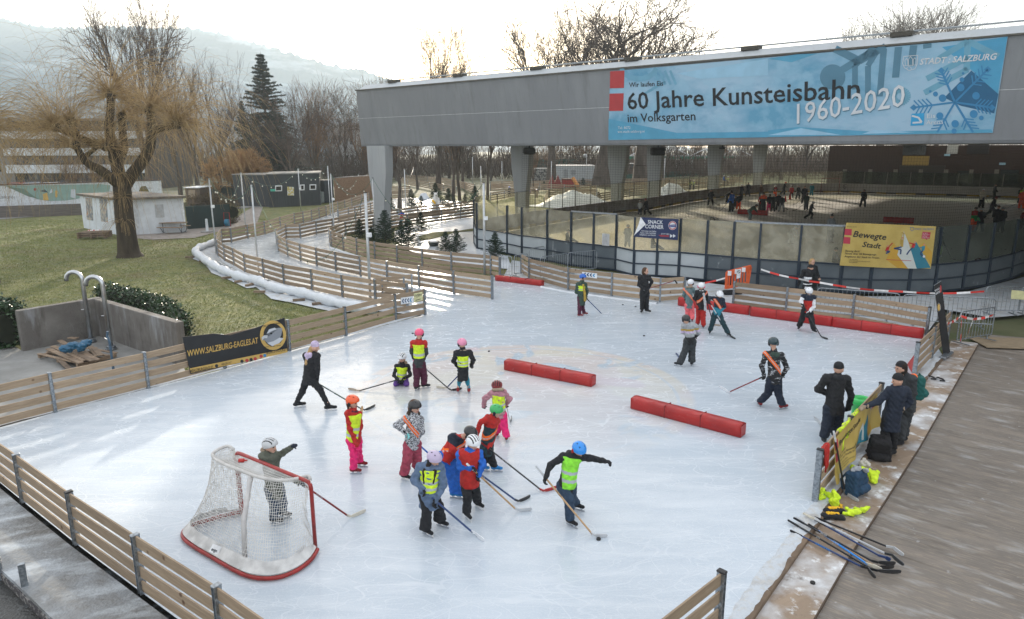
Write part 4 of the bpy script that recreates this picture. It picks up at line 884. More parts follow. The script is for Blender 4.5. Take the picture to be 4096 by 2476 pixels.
  if kind in ('ski', 'hockey') and lod == 0:
   ep = [(Hc+hl*sg*(rh+.012)-hu*.005-hfw*.015, Hc+hl*sg*(rh+.01)-hu*.05-hfw*.01,.032,.026) for sg in (-1,1)]
   for i_ in (0,1):
    lo2, hi2 = bounds(ep[i_:i_+1], .02); sdfob('ear_pad', lambda p: un(p, ep[i_:i_+1]), lo2, hi2, .01, C_(W_.get('pad', 'black')), root)
  if lod == 0:
   MB().tube([Hc+hl*(rh+.008)-hu*.04, Hc+hl*rh*.6-hu*.11+hfw*.04, Hc-hu*.13+hfw*.05, Hc-hl*rh*.6-hu*.11+hfw*.04, Hc-hl*(rh+.008)-hu*.04], .006, 5).build('chin_strap', C_('black'), root)
  if kind == 'hockey' and lod == 0:
   cg = MB()
   for k in range(-3,4): cg.tube([Hc+hfw*(rh+.035-abs(k)*.008)+hl*k*.026+hu*.03, Hc+hfw*(rh+.045-abs(k)*.008)+hl*k*.026-hu*.05, Hc+hfw*(rh+.02-abs(k)*.008)+hl*k*.022-hu*.11],.003,4)
   for z_ in (.02,-.02,-.06,-.1): cg.tube([Hc-hl*.085+hfw*(rh-.01)+hu*z_, Hc+hfw*(rh+.045)+hu*z_, Hc+hl*.085+hfw*(rh-.01)+hu*z_],.003,4)
   cg.build('face_cage', M_FROSTG, root)
 if W_.get('glasses') and lod == 0:
  gl = MB()
  for sg in (-1,1): gl.tube([Hc+hfw*(rh+.012)+hl*(sg*.034+.022*math.cos(a))+hu*(.0+.018*math.sin(a)) for a in np.linspace(0,2*math.pi,9)[:-1]],.0025,4, closed=True); gl.tube([Hc+hfw*(rh+.01)+hl*sg*.056, Hc+hl*sg*rh*1.05],.0025,4)
  gl.build('glasses', M_BLACK, root)
 if W_.get('band') and lod == 0:
  rg = [Hc+hu*.0+hl*(rh+.004)*math.cos(a)+hfw*(rh+.004)*math.sin(a)+hfw*.0 for a in np.linspace(0,2*math.pi,17)[:-1]]
  mbd = MB().tube([q+hu*.025 for q in rg], .014, 6, closed=True); mbd.build('headband', C_(W_['band']), root)
 gc = W_.get('gl', 'black')
 if lod == 0:
  for (w_, e_, hn) in ((W1, E1, hands[0]),(W2, E2, hands[1])):
   d = (w_-e_).normalized(); n = hn if isinstance(hn, Vector) else (fw*.6-Z3*.6 if hn == 0 else -Z3)
   glove('glove' if not W_.get('mitt') else 'mitten', w_, d, n, (1.15 if not W_.get('fatgl') else 1.6)*max(.85, s), C_(gc), root, W_.get('mitt', False))
 elif lod == 1:
  for (w_, e_) in ((W1, E1), (W2, E2)): MB().ball(w_+(w_-e_).normalized()*.03, .05*s, 6).build('glove', C_(gc), root)
 if feet:
  sk = W_.get('sk', ('black', 1)); fyaws = W_.get('fy', (yaw, yaw))
  for (A, a, K, fy) in ((A1, a1, K1, fyaws[0]),(A2, a2, K2, fyaws[1])):
   ff = fwd(fy); z0_ = .062 if sk[1] else .03; tilt = 0
   heel = Vector((A.x, A.y, gz))-ff*.05*s+Z3*(z0_+.03); toe = Vector((A.x, A.y, gz))+ff*.165*s+Z3*(z0_+.025)
   bp2 = [(heel, toe,.042*s,.036*s),(heel+ff*.03*s, a+Z3*.0,.045*s,.05*s),(a-Z3*.03, toe-ff*.08*s+Z3*.015,.045*s,.035*s)]; lo2, hi2 = bounds(bp2,.02)
   zz = gz+z0_-.006
   o = sdfob('skate' if sk[1] else 'shoe', lambda p: np.maximum(un(p, bp2, .02), zz-p[:, 2]), lo2, hi2, (.011, .02, .03)[lod], C_(sk[0]), root)
   if sk[1] and o is not None and lod < 2:
    m = MB().bar(heel-ff*.03+Z3*(gz+.016-heel.z), toe+ff*.03+Z3*(gz+.016-toe.z),.009,.028)
    for q in (heel+ff*.03, toe-ff*.04): m.bar(Vector((q.x, q.y, gz+.02)), Vector((q.x, q.y, zz+.004)),.016,.05)
    m.build('blade', M_WHITE if sk[1] == 2 else M_FROSTG, o)
 return root
def person(label, t, J, Ht, yaw, W_, hyaw=None, hpit=12, gz=0.0, base=None, feet=True, stick=None, group=None, lod=0, hands=(0,0)):
 Hh, S1, E1, W1, S2, E2, W2, P, K1, A1, K2, A2 = J
 a1, a2 = G(t, A1[0], A1[1], gz), G(t, A2[0], A2[1], gz); Yb = base if base is not None else (a1.y+a2.y)/2
 if base is not None: a1, a2 = Vp(t, A1[0], A1[1], Yb), Vp(t, A2[0], A2[1], Yb)
 f = fwd(yaw); s = Ht/1.6
 lean = 0.0
 def at(q, d=0.0): return Vp(t, q[0], q[1], Yb+(q[2] if len(q) > 2 else d))
 cs = 1 if math.cos(R(yaw)) >= 0 else -1; dd = cs*math.sin(R(yaw)); p1, p2 = at(S1), at(S2); wv = .235*Ht/1.0*.95
 dx = abs(p2.x-p1.x); dep = math.sqrt(max(0, min(wv,.36*s)**2-dx*dx)) if abs(dd) > .25 else 0; dep *= (1 if dd > 0 else -1)
 b0 = f.y*.0
 s1 = at(S1,-dep/2); s2 = at(S2, dep/2); hh = at(Hh, f.y*.03)
 e1 = at(E1,-dep/2+f.y*.05); e2 = at(E2, dep/2+f.y*.05); w1 = at(W1,-dep*.3+f.y*.17); w2 = at(W2, dep*.3+f.y*.17)
 pp_ = at(P); k1 = at(K1,(a1.y-Yb)*.6+f.y*.04); k2 = at(K2,(a2.y-Yb)*.6+f.y*.04)
 so = None
 if stick:
  heel = G(*stick['heel'][:3], stick.get('z', gz+.0)) if 'heelY' not in stick else Vp(*stick['heel'], stick['heelY']);
  toe = G(*stick['toe'][:3], gz) if 'toeY' not in stick else Vp(*stick['toe'], stick['toeY'])
  if 'zl' in stick: heel = heel+Z3*0
  ws = [w1, w2]; i_ = stick.get('top', 1)-1; top = ws[i_]; j_ = stick.get('low')
  if 'butt' in stick: top = Vp(*stick['butt'][:3], Yb+stick['butt'][3])
  d = (top-heel).normalized(); butt = top+d*stick.get('ext', .1)
  if 'butt' in stick: ws[i_] = closest(ws[i_], heel, butt); w1, w2 = ws
  if j_: ws[j_-1] = closest(ws[j_-1], heel, butt); w1, w2 = ws
  hn = list(hands)
  so = stick_geo(stick['label'], butt, heel, toe, *stick.get('c', ('dgrey', 'black', 'black')), word=stick.get('word'), wcol=stick.get('wc', 'lgrey'))
 return person_core(label, [hh, s1, e1, w1, s2, e2, w2, pp_, k1, a1, k2, a2], Ht, yaw, W_, hyaw, hpit, lod, group, feet, gz, hands)
GK = 'children and adults playing hockey on the open rink'
person('lady in lilac beanie and black jacket striding across the ice with a stick', 'c2', [(503,398),(420,478),(468,590),(492,690),(525,478),(525,590),(512,700),(455,665),(395,775,.05),(352,915),(545,765),(615,942)], 1.74, 135,
 dict(jk='black', tr='black', tw=.8, flare=.8, hem=.12, hood='lilac', beanie='lilac', hair=('blond','back'), sk=('black',2), fy=(110,100), fatgl=True, bulk=.95), hyaw=110, hpit=20, group=GK,
 stick=dict(label='black hockey stick of the lady in the lilac beanie', heel=('c2',928,945), toe=('c2',1015,905), top=2, low=1, ext=.18, c=('army','black','black'), word='SUPREME'))
person('girl with orange helmet, yellow vest and pink trousers', 'c2', [(822,865),(775,965),(800,1090),(862,1175),(880,975),(888,1060),(900,1095),(835,1180),(838,1310),(830,1480),(868,1290),(885,1418)], 1.36, 60,
 dict(jk='red', tr='hot', tw=1.05, vest='hiviz', vr=(-.05,1.02), helmet=('orange','ski'), hair=('hairbr','back'), hood='lgrey', gl='hot', sk=('dred',1), scarf='burg', fy=(85,80)), hyaw=75, group=GK,
 stick=dict(label='pale wooden stick held upright by the girl in the orange helmet', heel=('c2',890,1075), heelY=15.1, toe=('c2',918,905), toeY=15.1, butt=('c2',858,1235,-.15), low=2, ext=.05, c=('wood','wood','lgrey')))
person('girl kneeling on the ice with white cycle helmet and fur hood', 'c2', [(1242,492),(1190,565),(1172,640),(1205,670),(1300,565),(1312,640),(1262,662),(1240,680),(1190,712,-.1),(1205,690,.3),(1280,712,-.1),(1275,690,.3)], 1.25, -15,
 dict(jk='black', tr='purple', vest='hiviz', vr=(.1,1.0), helmet=('white','bike'), furrim='fur', band='hot', hem=.12, gl='black'), hyaw=-25, hpit=18, feet=False, base=G('c2',1240,722).y, group=GK,
 stick=dict(label='stick of the kneeling girl lying out over the ice', heel=('c2',858,778), toe=('c2',785,765), top=2, low=1, ext=.05, c=('black','tan','cream'), word='REEBOK'))
person('girl seen from behind with pink helmet, red hood and burgundy trousers', 'c2', [(1390,285),(1325,365),(1322,440),(1345,500),(1445,365),(1448,450),(1428,530),(1388,540),(1368,655),(1365,770),(1432,650),(1430,752)], 1.4, 165,
 dict(jk='dgrey', tr='burg', tw=1.1, vest='hiviz', vr=(.3,.95), helmet=('pink','ski'), hood='red', gl='lpink', zones=[(.78,1.2,'red')], fy=(150,100)), hpit=15, group=GK,
 stick=dict(label='black stick of the girl with the red hood, crossing another one', heel=('c2',1665,776), toe=('c2',1752,760), top=1, low=2, ext=.05, c=('black','black','black'), word='REEBOK'))
person('girl seen from behind with pink helmet and long black padded coat', 'c2', [(1752,368),(1695,450),(1682,520),(1698,580),(1828,450),(1848,510),(1832,560),(1760,590),(1732,690),(1720,792),(1798,690),(1812,795)], 1.34, 178,
 dict(jk='black', tr='teal', tw=.72, flare=.75, vest='hiviz', vr=(.22,.85), bands=((.3,.38),(.5,.56)), helmet=('lpink','ski'), hood='black', hem=.34, puff=1, sk=('dred',1), gl='black', scarf='tan'), hyaw=-150, group=GK,
 stick=dict(label='stick of the girl in the long black coat', heel=('c2',1612,758), toe=('c2',1534,750), butt=('c2',1752,610,.3), ext=.05, c=('dblue','cream','black')))
person('girl in dusty pink padded jacket with fur hood seen from behind', 'e7', [(1088,-35),(1040,30),(975,80),(965,150),(1160,25),(1205,85),(1175,135),(1110,215),(1110,330),(1090,440,.05),(1155,330),(1178,478)], 1.32, 175,
 dict(jk='dustpink', tr='hot', tw=1.1, vest='hiviz', vr=(.15,.95), helmet=('dred','bike'), furrim='fur', puff=1, sk=('dred',1), zones=None), hpit=15, group=GK,
 stick=dict(label='pale stick of the girl in the pink padded jacket', heel=('e7',1212,308), toe=('e7',1222,258), top=2, ext=.05, c=('lgrey','black','lgrey')))
person('girl in black and white patterned jacket with black helmet and rose trousers', 'e7', [(325,155),(240,270),(150,325),(245,405),(385,270),(392,385),(355,490),(300,500),(255,650),(225,835),(345,640),(340,765)], 1.42, 30,
 dict(jk='leopard', tr='rose', tw=1.12, flare=1.2, helmet=('black','ski'), hair=('hairbr','cap'), furrim='dfur', sash=1, gl='aqua', sk=('black',2), fy=(60,50)), hyaw=55, hpit=15, group=GK,
 stick=dict(label='blue hockey stick of the girl in the patterned jacket', heel=('e7',575,700), toe=('e7',640,700), top=1, low=2, ext=.1, c=('blue','black','black')))
person('boy bending forward in red and navy jacket with blue trousers', 'e7', [(838,405),(665,440,.05),(680,560),(740,640),(760,500),(790,600),(800,680),(625,610),(665,790),(690,1005),(705,800),(735,1010)], 1.45, 85,
 dict(jk='red', tr='blue', tw=1.1, helmet=('black','ski'), hood='navy', zones=[(.72,1.3,'navy')], sash=-1, sk=('skblue',1), fy=(85,80), hem=.12), hyaw=80, hpit=50, group=GK,
 stick=dict(label='dark blue stick of the bending boy in the blue trousers', heel=('e7',1292,1048), toe=('e7',1398,1000), top=1, low=2, ext=.05, c=('dblue','black','dblue'), word='FISCHER'))
person('boy with white cycle helmet and red bib over a blue jacket', 'e7', [(868,490),(735,600),(745,720),(850,725),(930,595),(960,690),(945,780),(835,850),(815,990),(808,1195),(895,975),(908,1095)], 1.38, 25,
 dict(jk='blue', tr='black', tw=1.05, vest='red', bib=1, vr=(-.16,1.03), bands=(), helmet=('white','bike'), scarf='lgrey', sk=('black',2), fy=(30,45), puff=1), hyaw=40, hpit=25, group=GK,
 stick=dict(label='wooden stick of the boy in the red bib', heel=('e7',1288,1132), toe=('d3',168,728), top=1, low=2, ext=.12, c=('wood','lgrey','white'), word='FISCHER', wc='brown'))
person('girl with lavender helmet, long dark hair and grey blue padded coat', 'e7', [(505,640),(365,720),(318,830),(395,925),(570,720),(590,880),(545,1005),(455,960),(435,1130),(425,1348),(545,1080),(560,1268)], 1.44, 35,
 dict(jk='greyblue', tr='black', flare=1.5, vest='hiviz', vr=(.15,1.0), bands=((.25,.35),(.48,.58)), helmet=('lilac','ski'), hair=('hairb','long'), hood='greyblue', hem=.26, puff=1, bulk=1.08, fy=(50,60)), hyaw=50, hpit=25, group=GK,
 stick=dict(label='dark blue stick of the girl in the lavender helmet', heel=('e7',888,1348), toe=('e7',968,1412), top=1, low=2, ext=.06, c=('dblue','white','lgrey')))
person('boy with green helmet, red and teal jacket, orange sash', 'e7', [(1083,195),(985,275),(935,300),(920,355),(1090,285),(1055,420),(1060,545),(990,560),(965,650),(945,755,.1),(1045,660),(1065,760)], 1.36, 75,
 dict(jk='red', tr='black', helmet=('green','ski'), pad='navy', zones=[(-.4,.82,'dteal','torso')], sash=-1, hood='red', sk=('skblue',1), fy=(80,80)), hyaw=80, hpit=20, group=GK,
 stick=dict(label='black stick with a red blade of the boy in the green helmet', heel=('d3',272,572), toe=('d3',382,538), butt=('e7',955,500,-.1), low=2, ext=.05, c=('black','red','dred'), word='VECTOR'))
person('boy with blue helmet and green vest pushing the puck with one arm stretched out', 'd3', [(570,208),(420,275),(322,345),(285,450),(598,270),(700,290),(795,308),(465,510),(485,630),(490,855),(505,610),(540,718)], 1.42, 22,
 dict(jk='black', tr='jeans', tw=1.1, vest='lime', vr=(-.04,1.04), bands=((.2,.31),(.48,.59)), helmet=('bluehel','ski'), pad='red', hood='black', fy=(45,60)), hyaw=30, hpit=35, group=GK, hands=(0, Vector((0, 0, -1))),
 stick=dict(label='wooden stick of the boy in the blue helmet with the puck', heel=('d3',705,955), toe=('d3',812,955), top=1, ext=.25, c=('wood','lgrey','lgrey'), word='FISCHER', wc='brown'))
person('boy with striped cycle helmet and grey coat standing in front of the goal', 'e6', [(915,102),(835,205),(930,330,-.1),(1190,450,-.1),(990,205),(1040,170),(1120,115),(950,500),(955,660),(955,858),(1030,660),(1035,795)], 1.42, 60,
 dict(jk='olive', tr='jeans', hem=.22, furrim='fur', helmet=('lgrey','bike'), gl='navy', mitt=True, fy=(85,80), sk=('black',1)), hyaw=75, hpit=5, group=GK,
 stick=dict(label='dark red stick of the boy at the goal', heel=('e6',1692,798), toe=('e6',1832,738), top=1, ext=.05, c=('dred','cream','dred'), word='EASTON'))
person('child in long green coat with blue helmet and orange scarf at the back fence', 'b3', [(603,1295),(555,1355),(545,1420),(590,1470),(628,1355),(640,1410),(628,1470),(590,1460),(575,1555),(572,1635),(600,1550),(612,1620)], 1.33, 95,
 dict(jk='army', tr='burg', hem=.38, puff=1, vest='hiviz', vr=(.5,.95), bands=((.6,.66),), helmet=('blue','ski'), scarf='mustard', tail=(1,-1), sk=('dred',1), fy=(85,85)), group=GK,
 stick=dict(label='dark blue stick of the child in the green coat', heel=('c3',772,338), toe=('c3',826,332), top=2, low=1, ext=.02, c=('dblue','white','black')))
person('woman with ponytail in black tracksuit holding her stick up', 'b3', [(1137,1243),(1085,1295),(1078,1360),(1128,1402),(1168,1295),(1190,1335),(1212,1378),(1128,1425),(1110,1500),(1105,1598),(1145,1500),(1145,1595)], 1.7, 25,
 dict(jk='black', tr='black', tw=.95, hair=('hairbr','cap'), hood='lgrey', fatgl=True, sk=('black',2), fy=(-20,40)), hyaw=60, hpit=5, group=GK,
 stick=dict(label='red and black stick held level by the woman with the ponytail', heel=('c3',1380,50), heelY=28.2, toe=('c3',1400,78), toeY=28.2, top=1, low=2, ext=.05, c=('dred','black','lgrey')))
person('child seen from behind in teal coat with fur hood and coral trousers', 'e5', [(578,182),(488,275),(478,350),(500,400),(622,275),(640,345),(640,390),(555,490),(535,610),(535,720),(600,605),(598,735)], 1.34, 170,
 dict(jk='tealgrey', tr='coral', tw=1.15, hem=.15, furrim='fur', sash=1, helmet=('white','ski'), sk=('dred',1), bulk=1.05), hyaw=140, group=GK)
person('child in black padded jacket and red trousers with long grey scarf, from behind', 'e5', [(728,228),(660,315),(632,400),(665,440),(792,320),(815,400),(805,450),(720,520),(690,650),(672,800),(752,650),(755,828)], 1.4, 178,
 dict(jk='black', tr='red', tw=1.12, puff=1, sash=-1, helmet=('white','ski'), pad='pink', scarf='lgrey', tail=(1,-1), sk=('dred',1)), hyaw=165, group=GK,
 stick=dict(label='stick with a wooden blade behind the grey scarf', heel=('e5',908,788), toe=('e5',1003,800), top=2, ext=.05, c=('black','tan','black')))
person('boy with white helmet in teal and navy jacket leaning on a long stick', 'e5', [(990,352),(900,405),(850,390),(835,440),(1045,425),(1060,520),(965,625),(950,620),(890,730),(850,905),(1030,745),(1105,940)], 1.38, 5,
 dict(jk='navy', tr='dteal', tw=1.1, zones=[(-.5,.45,'teal')], sash=1, helmet=('white','ski'), fy=(-20,15)), hyaw=-5, hpit=35, group=GK,
 stick=dict(label='white and black stick of the boy in the teal jacket', heel=('e5',1130,935), toe=('e5',1212,988), top=1, low=2, ext=.04, c=('lgrey','black','black')))
person('child seen from behind with black helmet and grey mustard striped jacket', 'e5', [(510,698),(465,790),(462,880),(500,950),(655,800),(698,890),(640,945),(565,1000),(500,1140),(425,1370),(595,1140),(590,1358)], 1.46, 180,
 dict(jk='black', tr='dgrey', tw=1.15, flare=1.25, hood='grey', zones=[(.72,.86,'mustard'),(.86,1.3,'grey'),(.3,.56,'grey'),(.56,.72,'lilac')], helmet=('black','ski'), sk=('black',1), fy=(-120,150)), hyaw=-165, group=GK,
 stick=dict(label='small dark blade showing beside the child in the striped jacket', heel=('e5',405,1250), toe=('e5',362,1195), butt=('e5',560,950,.3), ext=.0, c=('black','dblue','black')))
person('player with white cage helmet in red, white and blue jacket', 'c4', [(350,138),(292,180),(278,225),(298,255),(398,190),(390,270),(362,330),(335,290),(290,370),(262,465),(370,380),(385,490)], 1.5, 5,
 dict(jk='white', tr='black', tw=1.12, zones=[(-.5,.72,'red','torso'),(.72,1.4,'navy'),(0,1,'white','arms')], helmet=('white','hockey'), fatgl=True, sk=('black',2), fy=(-30,10)), hyaw=0, hpit=15, group=GK,
 stick=dict(label='black stick of the player in the cage helmet', heel=('c4',458,535), toe=('c4',508,552), top=1, low=2, ext=.04, c=('black','black','black')))
person('boy seen from behind in snow-flecked black jacket with dark helmet', 'F', [(1860,824),(1840,852),(1832,880),(1838,905),(1883,856),(1893,885),(1880,905),(1862,912),(1848,945),(1828,978),(1872,945),(1880,985)], 1.52, 182,
 dict(jk='snowcamo', tr='navy', tw=1.1, sash=1, hood='army', helmet=('dteal','ski'), sk=('dred',1), fy=(180,110)), hyaw=180, group=GK,
 stick=dict(label='black and red stick of the boy in the snow-flecked jacket', heel=('c3',1835,1002), toe=('c3',1762,958), top=1, ext=.05, c=('dred','white','black')))
person('man in black tracksuit and beanie standing near the green bin', 'e8', [(437,155),(318,240),(258,335),(245,430),(515,250),(542,390),(520,480),(395,490),(340,620),(305,790),(425,620),(395,750)], 1.8, 172,
 dict(jk='black', tr='navy', tw=1.1, flare=1.0, hood='black', beanie='black', glasses=1, fatgl=True, sk=('dgrey',2), fy=(165,175), bulk=1.05), hyaw=125, hpit=8, group=GK,
 stick=dict(label='stick blade showing beside the man at the green bin', heel=('e8',280,648), toe=('e8',222,580), butt=('e8',380,430,.35), ext=.0, c=('dgrey','lgrey','black')))
GS = 'adults standing behind the fence on the plywood strip'
person('man with glasses, black beanie and teal backpack looking over the rink', 'e8', [(960,150),(985,250),(1000,360),(985,440),(1065,250),(1075,370),(1030,440),(1010,470),(975,620),(955,810),(1000,620),(985,775)], 1.84, -60,
 dict(jk='dgrey', tr='dgrey', hood='sash', beanie='black', glasses=1, sk=('black',0), hair=('hairb','cap'), fy=(-70,-70)), hyaw=-80, hpit=5, gz=-.06, group=GS)
person('woman in dark parka, black beanie and grey scarf resting one hand on the fence', 'e8', [(935,255),(862,345),(775,440),(672,478),(1020,345),(1040,440),(985,500),(885,570),(830,710),(850,905,-.0),(905,710),(895,890)], 1.72, -70,
 dict(jk='navy', tr='black', tw=.85, flare=.85, hem=.26, beanie='black', scarf='lgrey', hood='navy', sk=('black',0), gl='fur', mitt=True, fy=(-90,-60), bulk=1.08), hyaw=-95, hpit=12, gz=-.06, group=GS)
GB = 'women walking between the fence and the boards'
person('woman in black and white jacket behind the back fence, seen from behind', 'b4', [(362,1215),(300,1245),(278,1300),(262,1352),(388,1250),(410,1310),(432,1352),(335,1370),(325,1440),(318,1490),(350,1440),(352,1488)], 1.7, 175,
 dict(jk='white', tr='black', zones=[(.66,1.4,'black'),(0,.14,'black'),(.2,.5,'black','torso'),(0,1,'black','arms')], beanie='black', sk=('black',0)), hyaw=160, group=GB, lod=0)
person('blonde woman in a dark coat just behind the black and white jacket', 'b4', [(378,1165),(350,1210),(345,1270),(360,1320),(408,1215),(420,1260),(432,1300),(380,1320),(372,1400),(370,1455),(392,1400),(395,1452)], 1.7, -10,
 dict(jk='black', tr='black', hair=('blond','cap'), hem=.2, sk=('black',0), gl='skin'), hyaw=20, group=GB, lod=0)
person('child in red vest and green helmet leaning over the path fence', 'e4', [(1418,1003),(1393,1045),(1400,1075),(1440,1070),(1470,1040),(1478,1060),(1455,1065),(1430,1110),(1420,1150),(1418,1195),(1440,1150),(1442,1195)], 1.25, 20,
 dict(jk='blue', tr='teal', vest='red', vr=(-.1,1.03), bands=(), helmet=('army','ski')), hpit=35, lod=1)
GP = 'skaters on the park ice path'
def gen(label, t, x, y, hpx, yaw, jk, tr, hd=('black', 'helmet'), pose='stand', st=None, z=0.0, vest=None, lod=2, group=GP, sh=None, hem=.1, sc=('black', 'black', 'black')):
 b = G(t, x, y, z); top = Vp(t, x, y-hpx, b.y); H = max(1.0, min(2.0,(top.z-z)));
 f = fwd(yaw); l = Vector((math.cos(R(yaw)), math.sin(R(yaw)),0))
 def q(a, b_, c): return b+l*a*H+f*b_*H+Z3*c*H
 if pose == 'bend': J = [q(0,.34,.86),q(-.11,.22,.78),q(-.13,.3,.62),q(-.05,.4,.5),q(.11,.22,.78),q(.13,.3,.62),q(.05,.38,.5),q(0,-.04,.55),q(-.07,.05,.3),q(-.09,0,0),q(.07,.05,.3),q(.09,.02,0)]; H2 = H/.9
 elif pose == 'stride': J = [q(0,.12,.94),q(-.11,.06,.82),q(-.2,.0,.66),q(-.26,.1,.55),q(.11,.06,.82),q(.18,.12,.68),q(.16,.24,.58),q(0,0,.52),q(-.06,.12,.3),q(-.06,.08,0),q(.08,-.04,.28),q(.12,-.26,.02)]; H2 = H
 elif pose == 'sit': J = [q(0,.05,.8),q(-.13,.0,.62),q(-.2,.1,.4),q(-.1,.25,.2),q(.13,.0,.62),q(.2,.1,.4),q(.15,.25,.2),q(0,0,.2),q(-.1,.35,.25),q(-.1,.6,0),q(.1,.35,.25),q(.1,.6,0)]; H2 = H*1.25
 else:
  w_ = .09 if pose == 'stand' else .14
  J = [q(0,.02,.94),q(-.12,0,.81),q(-.15,.03,.65),q(-.07,.17,.52),q(.12,0,.81),q(.15,.03,.65),q(.09,.16,.5),q(0,0,.52),q(-w_*.8,.03,.28),q(-w_,0,0),q(w_*.8,.03,.28),q(w_,0,0)]; H2 = H
 W_ = dict(jk=jk, tr=tr, tw=1.1, hem=hem, zones=sh)
 if hd[1] == 'helmet': W_['helmet'] = (hd[0], 'ski')
 elif hd[1] == 'pom': W_['beanie'] = hd[0]; W_['pom'] = 1
 else: W_['beanie'] = hd[0]
 if vest: W_['vest'] = vest
 if st:
  heel = G(*st, z); w1, w2 = J[3], J[6]; far_ = w1 if (w1-heel).length > (w2-heel).length else w2
  d = (heel-far_); d.z = 0; d.normalize(); stick_geo('hockey stick of the '+' '.join(label.split()[:9]), far_, heel, heel+d*.28, *sc, group='sticks in the covered rink')
  o_ = closest(w2 if far_ is w1 else w1, heel, far_); J[6 if far_ is w1 else 3] = o_
 return person_core(label, J, H2, yaw, W_, None,15, lod, group, True, z)
GF = 'skaters in the covered rink'
